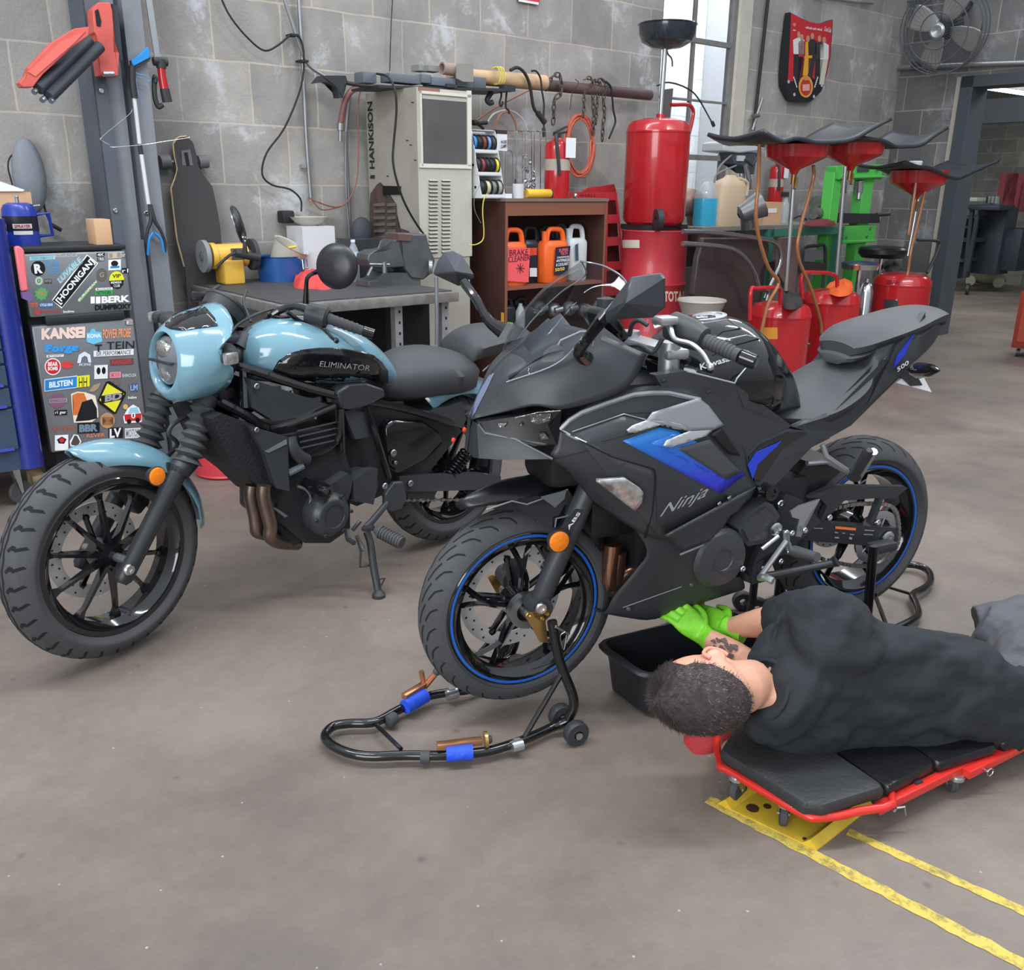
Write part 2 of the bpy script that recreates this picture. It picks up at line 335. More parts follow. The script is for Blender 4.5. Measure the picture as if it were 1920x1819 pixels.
# ---------- motorcycle building blocks ----------
def wheel_pt(c,ax,ph,r,y,steer=None):  # ph: angle from forward (-x) upward; y lateral toward camera
    return Vector((c[0]-r*math.cos(ph),c[1]-y,c[2]+r*math.sin(ph)))
def tire_prof(R_,w,rr):
    h=R_-rr; half=[(0,R_),(.17*w,R_-.0035),(.33*w,R_-.015),(.45*w,R_-.036),(.5*w,R_-.052),(.49*w,R_-.35*h-.03),(.43*w,rr+.014),(.37*w,rr)]
    a=cr([Vector((-y,r,0)) for y,r in reversed(half)]+[Vector((y,r,0)) for y,r in half[1:]],3); return [(p.x,p.y) for p in a]
def make_wheel(t,c,R_,w,rr,nspoke,mode,tread,rimmat,stripe=None,name='wheel',disc=None,fr=None):
    c=Vector(c); AX=Vector((0,-1,0)); kw={'frame':fr} if fr else {}
    mb=MB(); pr=tire_prof(R_,w,rr); mb.lathe(pr,c,AX,88)
    # tread grooves lie on the outer skin
    def skin(ph,y):
        ys=[p[0] for p in pr]; i=max(1,min(len(pr)-1,next((k for k,v in enumerate(ys) if v>=y),len(pr)-1))); a,b=pr[i-1],pr[i]
        tt=(y-a[0])/(b[0]-a[0]) if abs(b[0]-a[0])>1e-6 else 0; return wheel_pt(c,AX,ph,a[1]+(b[1]-a[1])*tt+.0007,y)
    mb.m=1
    def groove(pts,wd):
        for (p0,y0),(p1,y1) in zip(pts,pts[1:]):
            n=4
            for k in range(n):
                a=(p0+(p1-p0)*k/n,y0+(y1-y0)*k/n); b=(p0+(p1-p0)*(k+1)/n,y0+(y1-y0)*(k+1)/n)
                dx=(b[0]-a[0])*R_; dy=b[1]-a[1]; L_=math.hypot(dx,dy) or 1; ox,oy=-dy/L_*wd/2/R_,dx/L_*wd/2
                mb.add([skin(a[0]+ox,a[1]+oy),skin(b[0]+ox,b[1]+oy),skin(b[0]-ox,b[1]-oy),skin(a[0]-ox,a[1]-oy)],[(0,1,2,3)])
    if tread=='sport':
        for k in range(30):
            a=2*math.pi*k/30
            for sgn in (-1,1):
                q=a+(math.pi/30 if sgn<0 else 0); groove([(q,sgn*.07*w),(q+.12,sgn*.13*w),(q+.21,sgn*.2*w)],.0045)
                groove([(q+.05,sgn*.25*w),(q+.15,sgn*.33*w),(q+.2,sgn*.42*w)],.004)
    else:
        n=34
        for sgn in (-1,1):
            pts=[]
            for k in range(n*2+1): pts.append((2*math.pi*k/(2*n),sgn*(.04+(.035 if k%2 else 0))*w))
            groove(pts,.006)
            for k in range(n):
                a=2*math.pi*k/n+(.05 if sgn<0 else 0)
                groove([(a,sgn*.14*w),(a+.055,sgn*.25*w),(a+.015,sgn*.27*w),(a+.06,sgn*.44*w)],.009)
    tire=t.part('tire' if name=='wheel' else name+'_tire',mb,[RUB,mat('tread_groove',(22,22,24),.9)],angle=60,**kw)
    mb=MB(); q=rr
    mb.ring([(.40*w,q+.010),(.42*w,q+.006),(.41*w,q-.008),(.33*w,q-.014),(.22*w,q-.034),(-.22*w,q-.034),(-.33*w,q-.014),(-.41*w,q-.008),(-.42*w,q+.006),(-.40*w,q+.010),(-.30*w,q-.002),(.30*w,q-.002)],c,AX,72)
    hr=.045
    mb.lathe([(-.05,.022),(-.05,hr*.8),(-.035,hr),(.02,hr),(.035,hr*.8),(.05,.03),(.05,.0)],c,AX,32)
    for k in range(nspoke):
        a=2*math.pi*k/nspoke+.31
        if mode=='straight':
            for (sg) in (0,):
                P=[wheel_pt(c,AX,a,r,y) for r,y in ((hr*.8,.022),(.5*q,.012),(q-.05,.006),(q-.028,.004))]
                for k2 in range(3):
                    pass
                rings=[]
                for (r,y,wt,th) in ((hr*.7,.018,.013,.014),(.35*q,.014,.010,.011),(.7*q,.008,.0075,.009),(q-.055,.004,.010,.009),(q-.03,.002,.022,.010)):
                    o=wheel_pt(c,AX,a,r,y); tv=Vector((math.sin(a),0,math.cos(a))); 
                    rings.append([o+tv*wt*s1+Vector((0,-th*s2,0)) for s1,s2 in ((-1,-.6),(-.6,1),(.6,1),(1,-.6),(.6,-1),(-.6,-1))])
                mb.loft(rings,sub=3)
        else:
            def arm(r0,a0,y0,r1,a1,y1,w0,w1):
                rings=[]
                for tt in (0,.33,.66,1):
                    r=r0+(r1-r0)*tt; aa=a0+(a1-a0)*tt; y=y0+(y1-y0)*tt; o=wheel_pt(c,AX,aa,r,y); tv=Vector((math.sin(aa),0,math.cos(aa))); wt=w0+(w1-w0)*tt
                    rings.append([o+tv*wt,o+Vector((0,-.012,0)),o-tv*wt,o+Vector((0,.012,0))])
                mb.loft(rings)
            arm(hr*.7,a-.1,.02,.52*q,a-.02,.03,.010,.008); arm(hr*.7,a+.35,.02,.52*q,a+.03,.03,.008,.007)
            arm(.50*q,a,.03,q-.02,a-.19,.004,.008,.009); arm(.50*q,a,.03,q-.02,a+.19,.004,.008,.009)
    t.part('wheel_rim',mb,rimmat,angle=30,**kw)
    if stripe:
        mb=MB(); mb.ring([(.415*w,q+.004),(.426*w,q+.003),(.426*w,q-.003),(.415*w,q-.004)],c,AX,72); 
        mb.ring([(-.415*w,q+.004),(-.426*w,q+.003),(-.426*w,q-.003),(-.415*w,q-.004)],c,AX,72); t.part('rim_stripe',mb,stripe,**kw)
    if disc:
        r0,r1,y=disc; mb=MB(); mb.ring([(y-.0025,r0),(y+.0025,r0),(y+.0025,r1),(y-.0025,r1)],c,AX,72)
        mb.m=1
        for k in range(40):
            a=2*math.pi*k/40; r=r0+(r1-r0)*(.3 if k%2 else .72); o=wheel_pt(c,AX,a,r,y); mb.cyl(o+Vector((0,-.0031,0)),o+Vector((0,.0031,0)),.0035,n=8)
        mb.m=2
        for k in range(5):
            a=2*math.pi*k/5+.2; mb.cyl(wheel_pt(c,AX,a,.04,y*.8),wheel_pt(c,AX,a,r0+.006,y),.009,n=8); o=wheel_pt(c,AX,a,r0+.002,y); mb.cyl(o+Vector((0,-.006,0)),o+Vector((0,.006,0)),.011,n=12)
        t.part('brake_disc',mb,[mat('disc_steel',(204,204,202),.3,.3) if r1<.13 else mat('disc_steel',(204,204,202),.3,.3),BLK,GLB],**kw)
def hexbolt(mb,o,r,n=Vector((0,-1,0)),h=.006):
    mb.lathe([(0,r),(h*.6,r),(h,r*.8),(h,r*.45),(h*.5,r*.4),(h*.5,0)],o,n,12)
def capsule(mb,a,b,r0,r1=None,n=14):
    a,b=Vector(a),Vector(b); r1=r0 if r1 is None else r1; d=(b-a).normalized()
    mb.tube([a-d*r0*.0,a+d*r0*.25,b-d*r1*.25,b],[r0*.75,r0,r1,r1*.75],n)

from mathutils.bvhtree import BVHTree
def drape(name,t,objs,frame,poly,m,lift=.003,th=.002,cuts=3,parent=None,label=None,maxw=None):
    """polygon of picture points laid on the surface of objs"""
    bv=[BVHTree.FromPolygons([v.co.copy() for v in o.data.vertices],[tuple(p.vertices) for p in o.data.polygons]) for o in objs]
    bm=bmesh.new(); f=bm.faces.new([bm.verts.new((x,y,0)) for x,y in poly]); bmesh.ops.triangulate(bm,faces=[f],ngon_method='EAR_CLIP')
    for _ in range(cuts): bmesh.ops.subdivide_edges(bm,edges=[e for e in bm.edges if e.calc_length()>9],cuts=1,use_grid_fill=True); bmesh.ops.triangulate(bm,faces=[g for g in bm.faces if len(g.verts)>3])
    bm.verts.index_update(); vs=[];ok=[];miss=[]
    for v in bm.verts:
        d=frame.r(v.co.x,v.co.y).normalized(); best=None
        for b in bv:
            h=b.ray_cast(frame.c,d)
            if h[0] is not None and (best is None or h[3]<best[1]): best=(h[0],h[3],h[1])
        if best: vs.append(best[0]-d*lift); ok.append(best[1])
        else: vs.append(None); ok.append(0); miss.append((len(vs)-1,d))
    if miss:
        hits=[x for x in ok if x]; av=sum(hits)/max(1,len(hits))
        for i,d in miss: vs[i]=bv[0].find_nearest(frame.c+d*av)[0]-d*lift
    mb=MB(); mb.add(vs,[tuple(q.index for q in g.verts) for g in bm.faces]); bm.free()
    def md(o):
        k=o.modifiers.new('solid','SOLIDIFY'); k.thickness=th; k.offset=0
    return t.part(name,mb,m,parent=parent,label=label,angle=50,mods=md if th else None)
def drape_line(t,objs,frame,pts,r,lift=.001,n=6,step=8):
    bv=[BVHTree.FromPolygons([v.co.copy() for v in o.data.vertices],[tuple(p.vertices) for p in o.data.polygons]) for o in objs]; out=[]
    for (x0,y0),(x1,y1) in zip(pts,pts[1:]):
        k=max(1,int(math.hypot(x1-x0,y1-y0)/step))
        for i in range(k+(1 if (x1,y1)==tuple(pts[-1]) else 0)):
            x,y=x0+(x1-x0)*i/k,y0+(y1-y0)*i/k; d=frame.r(x,y).normalized(); best=None
            for b in bv:
                h=b.ray_cast(frame.c,d)
                if h[0] is not None and (best is None or h[3]<best[1]): best=(h[0],h[3],h[1])
            if best: out.append(best[0]-d*lift)
    return out
def drape_text(t,name,objs,frame,txt,c00,c10,c01,m,lift=.003,bold=0,shear=0,parent=None):
    bv=[BVHTree.FromPolygons([v.co.copy() for v in o.data.vertices],[tuple(p.vertices) for p in o.data.polygons]) for o in objs]
    vs,fs=glyphs(txt,bold,shear); x0=min(v[0] for v in vs);x1=max(v[0] for v in vs);y0=min(v[1] for v in vs);y1=max(v[1] for v in vs); out=[]; last=None
    for v in vs:
        a=(v[0]-x0)/(x1-x0); b=(v[1]-y0)/(y1-y0); X=c00[0]+(c10[0]-c00[0])*a+(c01[0]-c00[0])*b; Y=c00[1]+(c10[1]-c00[1])*a+(c01[1]-c00[1])*b
        d=frame.r(X,Y).normalized(); best=None
        for q in bv:
            h=q.ray_cast(frame.c,d)
            if h[0] is not None and (best is None or h[3]<best[1]): best=(h[0],h[3])
        if best: last=best[1]
        out.append(frame.c+d*((last or 2)-lift))
    mb=MB(); mb.add(out,fs); return t.part(name,mb,m,parent=parent,smooth=False)
# ---------- black sport motorcycle ----------
Z=T('sport_motorcycle','matte black sport motorcycle with blue arrow decals, raised on paddock stands','motorcycle',NF)
MTB=mat('satin_fairing_black',(50,52,56),.40,spec=.45,bump=.04,bscale=300)
MTG=mat('graphite_fairing',(66,69,75),.38,.35)
SIL=mat('dark_silver_trim',(150,153,158),.30,.45)
def P(q,l): return NF.ps(mp(q,l))
def px(x,y,w): return NF.p(x,y,w)
CF=(-.022,0,.318); CRr=(1.15,0,.377)
BLU=bpy.data.materials.new('blue_decal'); BLU.use_nodes=True
_n=BLU.node_tree.nodes;_l=BLU.node_tree.links;_t=_n.new('ShaderNodeTexCoord');_s=_n.new('ShaderNodeSeparateXYZ');_r=_n.new('ShaderNodeValToRGB')
_l.new(_t.outputs['Generated'],_s.inputs[0]);_l.new(_s.outputs['Z'],_r.inputs[0]);_l.new(_r.outputs[0],_n['Principled BSDF'].inputs['Base Color'])
_r.color_ramp.elements[0].color=lin((48,58,190));_r.color_ramp.elements[1].color=lin((28,118,190));_r.color_ramp.elements[0].position=.25;_n['Principled BSDF'].inputs['Roughness'].default_value=.35
BL1=mat('blue_stripe_paint',(38,62,190),.35); BLR=mat('blue_rim_tape',(30,92,180),.35)
make_wheel(Z,CF,.286,.118,.214,5,'y','sport',GLB,BLR,name='wheel',disc=(.112,.152,-.055))
make_wheel(Z,CRr,.295,.155,.214,5,'y','sport',GLB,BLR,name='wheel',disc=(.075,.105,-.075))
# fork legs
for s in (1,-1):
    mb=MB(); a=P(qO,[(985,1005,.098)])[0]; b=P(qO,[(1235,420,.098)])[0]; c=P(qO,[(1345,170,.098)])[0]; d=c+(c-b)*1.6
    if s<0:
        for v in (a,b,c,d): v.y=-v.y
    mb.tube([a-(b-a)*.04,a,b,b+(c-b)*.02],[.022,.027,.0275,.026],20); mb.tube([b,d],[.0285,.0285],20); mb.cyl(a+Vector((0,-.03,0)),a+Vector((0,.03,0)),.03)
    t_=mb
    Z.part('fork_leg',mb,mat('fork_grey',(58,60,64),.45,.2))
mb=MB(); hexbolt(mb,P(qO,[(1000,1025,.130)])[0],.017,h=.012); Z.part('axle_bolt',mb,CHR)
mb=MB(); mb.cyl(Vector(CF)+Vector((0,.10,0)),Vector(CF)+Vector((0,-.1,0)),.016); mb.ring([(-.012,.03),(.012,.03),(.012,.05),(-.012,.05)],Vector(CF)+Vector((0,-.045,0)),(0,1,0),24); Z.part('front_axle',mb,STE)
mb=MB(); cc=Vector(CF)+Vector((.13,.055,.10)); mb.box(cc,(.06,.05,.13),(0,rad(-30),0),.012); mb.cyl(cc+Vector((0,-.04,.02)),cc+Vector((0,0,.02)),.02); mb.cyl(cc+Vector((-.02,-.04,-.03)),cc+Vector((-.02,0,-.03)),.02); Z.part('brake_caliper',mb,GLB)
# amber reflector
mb=MB(); o=P(qO,[(1143,538,.15)])[0]; mb.lathe([(-.03,.022),(-.006,.031),(-.004,.031)],o,(0,-1,0),28,True); 
rf=Z.part('reflector_mount',mb,BLK); mb=MB(); mb.lathe([(-.004,.027),(.001,.027),(.003,.024),(.003,0)],o,(0,-1,0),28); Z.part('amber_reflector',mb,ORG,parent=rf)
# front fender
mb=MB(); rows=[]
for k in range(15):
    tt=k/14; ph=rad(60+85*tt); wd=.012+.062*min(1,(tt*2.6)**.7); dr=.008+.055*min(1,tt*1.9); rc=.352-.03*max(0,tt-.45)*2
    row=[]
    for j in range(-6,7):
        s=j/6; row.append(wheel_pt(CF,None,ph,rc+.012*(1-abs(s))-dr*abs(s)**2.6,wd*s))
    rows.append(row)
mb.grid(rows); fd=Z.part('front_fender',mb,mat('black_fender_plastic',(22,23,26),.28,spec=.5),angle=50,mods=solid(.003))
mb=MB()
pl=P(qO,[(790,235,.075),(1205,148,.082),(1300,285,.09),(1190,350,.098),(1110,440,.098),(1085,430,.095),(800,300,.078),(640,295,.07)])
mb.prism(pl,(0,.004,0)); Z.part('fender_bracket',mb,GLB); mb=MB(); mb.prism([Vector((v.x,-v.y,v.z)) for v in pl],(0,-.004,0)); Z.part('fender_bracket',mb,GLB)
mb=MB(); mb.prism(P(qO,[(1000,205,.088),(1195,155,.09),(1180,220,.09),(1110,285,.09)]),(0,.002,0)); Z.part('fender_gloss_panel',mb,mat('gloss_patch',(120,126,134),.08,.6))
mb=MB(); mb.tube(P(qO,[(600,300,.074),(790,235,.079),(900,260,.082),(1205,150,.084)]),.0022,6); mb.tube(P(qO,[(1110,430,.102),(1120,365,.102),(1190,350,.102),(1280,295,.102)]),.0022,6); Z.part('fender_edge',mb,SIL)
bl=P(qO,[(1150,460,.128),(1290,290,.128),(1320,300,.128),(1265,370,.128)])
mb=MB(); mb.prism(P(qO,[(1130,470,.126),(1270,300,.126),(1330,300,.126),(1230,480,.126)]),(0,.006,0)); mb.m=1; q=P(qO,[(1212,450,.1285),(1300,325,.1285),(1192,438,.1285)]); mb.text('ABS',q[0],q[1],q[2],off=.001,bold=.02); Z.part('fork_guard',mb,[BLK,WHT])
# upper cowl (near half mirrored)
mb=MB()
st=[[(362,1195,0),(370,1197,.006),(378,1199,.012),(386,1201,.018)],
    [(440,1015,0),(490,1060,.03),(560,1105,.055),(600,1158,.07)],
    [(560,820,0),(640,900,.06),(730,1010,.095),(820,1112,.125)],
    [(700,700,0),(830,800,.09),(960,950,.14),(1050,1130,.165)],
    [(830,610,0),(1010,730,.105),(1230,800,.165),(1450,995,.20)],
    [(960,530,0),(1200,590,.115),(1380,660,.15),(1600,755,.165)]]
rows=[P(qL,r) for r in st]; mb.patch(rows,5,5); mb.mirror(); COWL=Z.part('nose_cowl',mb,MTB,angle=28,mods=solid(.004))
NS=mat('blue_grey_paint',(106,118,144),.35,.3)
for pts in ([(388,1194),(396,1120),(440,1010),(505,900),(540,885),(500,975),(430,1090)],[(340,1185),(347,1000),(362,960),(395,905),(385,960),(372,1060),(368,1190)]): drape('nose_stripe',Z,[COWL],NF,mp(qL,pts),NS,lift=.002,th=.001)
# gap line + headlight
mb=MB()
hl=[(425,1225,.045),(700,1185,.105),(1010,1140,.160),(925,1250,.158),(975,1382,.155),(820,1390,.140),(650,1335,.105),(480,1300,.06)]
a=P(qL,hl); b=[v+Vector((0,.05,0)) for v in a]; mb.prism(a,(0.004,.03,0)); mb.mirror(); hd=Z.part('headlight',mb,mat('smoked_lens',(20,21,24),.3,spec=.3))
mb=MB()
for poly in ([(790,1175,.146),(935,1165,.158),(925,1215,.158),(840,1240,.150),(790,1215,.146)],[(565,1235,.094),(630,1230,.1),(605,1262,.1),(575,1258,.096)],[(720,1235,.126),(735,1232,.127),(735,1252,.127),(722,1252,.126)],[(850,1310,.155),(890,1300,.157),(920,1340,.158),(870,1345,.156)]):
    mb.prism(P(qL,poly),(0,.006,0))
mb.tube(P(qL,[(690,1195,.112),(850,1158,.142),(1000,1146,.166)]),.002,6)
Z.part('lamp_reflector',mb,mat('lamp_chrome',(120,120,118),.18,.8,bump=.8,bscale=60),parent=hd)
# beak under the lamps
mb=MB(); a=P(qL,[(420,1228,.03),(480,1300,.052),(690,1342,.105),(945,1480,.155),(600,1485,.10),(435,1475,.05)]); mb.prism(a,(0,.02,-.004)); mb.mirror()
mb.add(P(qL,[(395,1215,0),(420,1228,.03),(480,1300,.052),(435,1475,.05),(400,1470,0)]),[(0,1,2,3,4)]); n0=len(mb.v)-5; mb.add([Vector((v.x,-v.y,v.z)) for v in mb.v[n0:]],[(4,3,2,1,0)]); Z.part('lower_beak',mb,MTB)
mb=MB(); mb.tube(P(qL,[(432,1240,.054),(480,1300,.06),(690,1342,.112),(945,1480,.16)]),.003,6); Z.part('beak_edge',mb,mat('panel_edge',(92,95,100),.35))
# main side fairing
mb=MB()
rows=[[(655,385,.148),(860,250,.164),(1120,150,.176),(1400,145,.178),(1600,180,.170),(1745,270,.156)],
      [(640,500,.150),(860,450,.182),(1100,400,.202),(1400,430,.208),(1640,460,.192),(1790,560,.172)],
      [(618,575,.146),(860,620,.186),(1130,620,.210),(1400,650,.214),(1640,680,.200),(1852,745,.172)],
      [(740,680,.140),(930,760,.180),(1180,820,.206),(1400,860,.210),(1600,860,.198),(1820,800,.172)],
      [(880,850,.126),(1020,940,.160),(1190,1040,.192),(1340,1060,.200),(1500,1000,.194),(1740,900,.172)]]
mb.patch([P(qN,r) for r in rows],5,5)
low=[[(1090,950,.166),(1210,1010,.188),(1400,1035,.194),(1560,970,.188),(1720,890,.172)],
      [(1195,1130,.18),(1290,1150,.186),(1400,1190,.186),(1500,1180,.182),(1580,1130,.172)],
      [(1125,1250,.162),(1250,1260,.172),(1380,1270,.172),(1500,1290,.170),(1600,1290,.160)],
      [(1000,1400,.132),(1150,1400,.146),(1300,1390,.152),(1520,1360,.152),(1755,1290,.145)],
      [(930,1505,.100),(1080,1532,.112),(1240,1540,.115),(1500,1450,.115),(1770,1365,.110)]]
L2=[P(qN,r) for r in low]; L2.append([Vector((v.x,0,v.z-.012)) for v in L2[-1]]); mb.patch(L2,4,4)
mb.mirror(); FAIR=Z.part('side_fairing',mb,MTB,angle=40,mods=solid(.004))
def decal(name,q,pts,m,th=.003,lift=0,parent=None,mir=False,label=None):
    a=P(q,pts); mb=MB(); 
    if lift: a=[v+Vector((0,-lift,0)) for v in a]
    mb.prism(a,(0,th,0)); 
    return Z.part(name,mb,m,parent=parent,label=label)
LIFT=[.0012]
def DR(name,q,pts,m,th=.002,parent=None): 
    LIFT[0]+=.0011; return drape(name,Z,[FAIR],NF,mp(q,pts),m,lift=LIFT[0]+th*.6,th=th,parent=parent)
def fw(x,y):   # fairing offset at a picture point (bilinear guess of the patch above)
    u=max(0,min(1,(x-640)/1180)); v=max(0,min(1,(y-180)/900)); return .150+.075*math.sin(math.pi*min(1,u*1.12+.08))*.9-.012*abs(v-.45)+.004
def FD(l,e=0): return [(x,y,fw(x,y)+e) for x,y in l]
DR('graphite_panel',qN,[(752,415),(1055,310),(1190,345),(1300,395),(1215,482),(1660,712),(1785,668),(1835,760),(1700,830),(1260,1040),(1245,650),(985,560)],mat('fairing_charcoal',(56,58,62),.36,.1),th=.002)
DR('blue_arrow_decal',qN,[(1045,470),(1270,390),(1392,412),(1215,482),(1660,712),(1785,668),(1635,787)],BLU,th=.002)
DR('carbon_inlay',qN,[(1370,512),(1570,460),(1760,662),(1662,700)],mat('inlay_grey',(66,68,73),.4,bump=.05,bscale=300),th=.002)
TRB=[(672,402),(730,345),(800,302),(950,245),(1110,192),(1220,182),(1320,182),(1510,222)]
DR('air_scoop',qN,[(1225,298),(1500,212),(1560,260),(1648,375),(1590,402),(1450,412),(1400,372),(1310,352),(1190,346)],SIL,th=.008)
DR('scoop_prong',qN,[(1070,403),(1110,375),(1190,345),(1330,318),(1330,358),(1120,420),(1082,419)],MATS.get('bright_trim') or mat('bright_trim',(190,193,198),.25,.5),th=.006)
DR('scoop_prong',qN,[(1288,500),(1312,465),(1450,408),(1592,396),(1545,440),(1335,508)],MATS['bright_trim'],th=.006)
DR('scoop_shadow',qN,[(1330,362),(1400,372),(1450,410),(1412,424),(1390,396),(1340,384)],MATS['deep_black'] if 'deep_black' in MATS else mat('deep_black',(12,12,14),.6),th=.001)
DR('scoop_cavity',qN,[(1580,430),(1640,390),(1755,560),(1690,550)],mat('deep_black',(12,12,14),.6),th=.002)
def GAP(l,r,m,name='panel_gap',lift=.0015):
    mb=MB(); mb.tube(drape_line(Z,[FAIR],NF,mp(qN,l),r,lift),r,6); Z.part(name,mb,m)
GAP([(670,405),(985,563),(1180,620),(1236,640),(1246,690),(1225,900),(1182,1050)],.0028,MATS['deep_black'],lift=.003)
GAP([(625,580),(860,520),(985,570)],.0015,MATS['deep_black']); GAP([(920,472),(1110,425)],.0012,MATS['deep_black'],lift=.004)
GAP(TRB,.0065,SIL,'trim_band',.002); GAP([(672,402),(745,445),(830,480)],.004,SIL,'trim_band',.002); GAP([(1225,300),(1050,303),(760,412)],.0014,MATS['deep_black'],lift=.004)
GAP([(745,415),(1055,308),(1190,343)],.0016,SIL,'silver_pinstripe',.005); GAP([(1392,1152),(1650,1045)],.003,SIL,'silver_pinstripe',.003); GAP([(1050,1470),(1400,1345)],.0012,SIL,'silver_pinstripe',.002)
# lower vent with marks
DR('vent_wing',qN,[(1300,1035),(1845,742),(1790,850),(1660,1035),(1400,1122)],MTG,th=.006)
DR('vent_slot',qN,[(1315,1035),(1720,800),(1640,930),(1415,1090)],MATS['deep_black'],th=.002)
drape_text(Z,'lettering',[FAIR],NF,'Ninja',qN(1262,950),qN(1540,825),qN(1295,855),mat('grey_lettering',(150,153,158),.4),lift=.006,shear=.35,bold=.004)
mb=MB()
for x,y in ((1470,985),(1530,930),(1630,850),(1690,815)):
    DR('vent_mark',qN,[(x-14,y-4),(x+6,y-18),(x+14,y+2),(x-6,y+16)],STE,th=.002)
# turn signal
sg=DR('turn_signal',qN,[(888,704),(1060,690),(1150,750),(1168,775),(1160,835),(1120,886)],mat('clear_lamp',(176,178,178),.15,.35,bump=.35,bscale=24,coat=.8,col2=(110,104,100),scale=30),th=.012)
for x,y,r_ in ((1055,765,14),(985,755,9)): drape('signal_bulb',Z,[FAIR],NF,mp(qN,[(x+r_*math.cos(k),y+r_*math.sin(k)) for k in (0,1,2,3,4,5)]),mat('bulb_red',(180,90,70),.3),lift=.02,th=.003,cuts=1,parent=sg)
def bolt(q,x,y,w_,r,name='screw',m=STE):
    mb=MB(); hexbolt(mb,P(q,[(x,y,w_)])[0],r); Z.part(name,mb,m)
for x,y,w_ in ((1080,1475,.140),(1456,1330,.160)): bolt(qN,x,y,w_,.0065)
for x,y,w_ in ((205,815,.178),(475,882,.186),(1075,597,-.05),(1530,685,.118)): bolt(qM,x,y,w_,.005,m=BLK)
# dark engine mass and radiator inside the fairing
mb=MB(); mb.bx(.29,.72,-.10,.10,.30,.80,.03); mb.bx(.15,.30,-.08,.08,.50,.68,.02); mb.bx(.6,.86,-.12,.12,.34,.62,.03); mb.bx(.02,.55,-.09,.09,.66,.93,.03); Z.part('engine',mb,mat('engine_black',(24,25,28),.5))
# exhaust header bulge seen behind front wheel
mb=MB()
for x0,y0,x1,y1 in ((975,1330,1110,1255),(1010,1375,1130,1320)): 
    a,b=P(qN,[(x0,y0,.06),(x1,y1,.06)]); mb.tube([a+Vector((-.0,0,.12)),a,b,b+Vector((.12,0,-.02))],.024,14,sub=5)
Z.part('exhaust_header',mb,mat('bronze_pipe',(150,112,92),.25,.9))
# tank
mb=MB(); rings=[]
for u,zt,zb,hw in ((.34,.965,.86,.06),(.40,1.03,.80,.13),(.48,1.07,.79,.165),(.56,1.076,.79,.180),(.62,1.066,.79,.178),(.68,1.03,.79,.155),(.735,.98,.79,.125),(.775,.93,.79,.105),(.80,.85,.79,.09)):
    ring=[]
    for k in range(20):
        a=math.pi*2*k/20; cy,sz=math.sin(a),math.cos(a); e=.75
        ring.append(Vector((u+.02*(1-sz)*.5,hw*math.copysign(abs(cy)**e,cy)*(1 if sz<.2 else 1-.25*sz),(zt+zb)/2+(zt-zb)/2*math.copysign(abs(sz)**e,sz))))
    rings.append(ring)
mb.loft(rings,sub=5); tk=Z.part('fuel_tank',mb,GLB,angle=60)
cp=NF.p(1331,590,0); mb=MB(); mb.lathe([(-.02,.05),(.004,.05),(.006,.046),(.006,.038),(.003,.036),(.003,0)],Vector((.535,0,1.07)),(-.15,0,1),28); Z.part('fuel_cap',mb,SIL,parent=tk)
mb=MB(); q=P(qM,[(425,748,.193),(612,690,.190),(418,712,.193)]); mb.text('Kawasaki',q[0],q[0]+(q[1]-q[0])*1.15,q[2],off=.002,bold=.02); Z.part('lettering',mb,WHT,parent=tk)
decal('blue_stripe',qM,[(665,852,.172),(690,840,.168),(822,745,.14),(836,770,.14),(682,880,.172)],BL1,th=.02,parent=tk)
decal('knee_cover',qM,[(155,780,.17),(340,755,.176),(440,782,.178),(632,832,.180),(690,975,.172),(870,1012,.158),(975,1082,.150),(740,1240,.170),(690,1285,.172),(590,1090,.176),(500,960,.178),(430,890,.18),(195,848,.178)],mat('knee_cover_grey',(52,54,58),.45),th=.03)
mb=MB(); mb.tube(P(qM,[(345,757,.182),(440,780,.184),(632,828,.186),(645,800,.183),(805,610,.13)]),.0025,6); mb.tube(P(qM,[(440,470,.165),(590,445,.10),(800,590,.10)]),.0022,6);  mb.tube(P(qM,[(560,570,.18),(700,540,.15),(780,560,.13)]),.0022,6); Z.part('tank_edge_trim',mb,SIL,parent=tk)
# seats
def pad(q,outline,thick,m,name,crown=.02,sub=6,lab=None):
    a=[Vector(v) for v in P(q,outline)]; c=sum(a,Vector())/len(a); mb=MB(); a=cr(a,4,True); n=len(a)
    rings=[[v+Vector((0,0,-thick)) for v in a],[v+(v-c)*.02+Vector((0,0,-thick*.5)) for v in a],[Vector(v) for v in a]]
    for f,h in ((.93,.35),(.8,.7),(.55,.92),(.25,1.0)): rings.append([c+(v-c)*f+Vector((0,0,crown*h+0*(v.z-c.z))) for v in a])
    mb.loft(rings); return Z.part(name,mb,m,angle=60,label=lab)
SEA=mat('seat_vinyl',(58,60,64),.55,bump=.15,bscale=250)
def hs(q,near,z): # near point at w, plus mirrored
    return None
def sym(u_,w_,z_): return Vector((u_,-w_,z_))
def seat(name,stt,m,th=.05):
    mb=MB(); rings=[]
    for u,hw,z,dr in stt:      # half width, crown z, side drop
        ring=[]
        for k in range(-6,7):
            s=k/6; ring.append(sym(u,hw*s,z-dr*abs(s)**2.4))
        ring+= [sym(u,hw*.9,z-dr-th*.6),sym(u,hw*.5,z-dr-th),sym(u,-hw*.5,z-dr-th),sym(u,-hw*.9,z-dr-th*.6)]
        rings.append(ring)
    mb.loft(rings,sub=4); return Z.part(name,mb,m,angle=50)
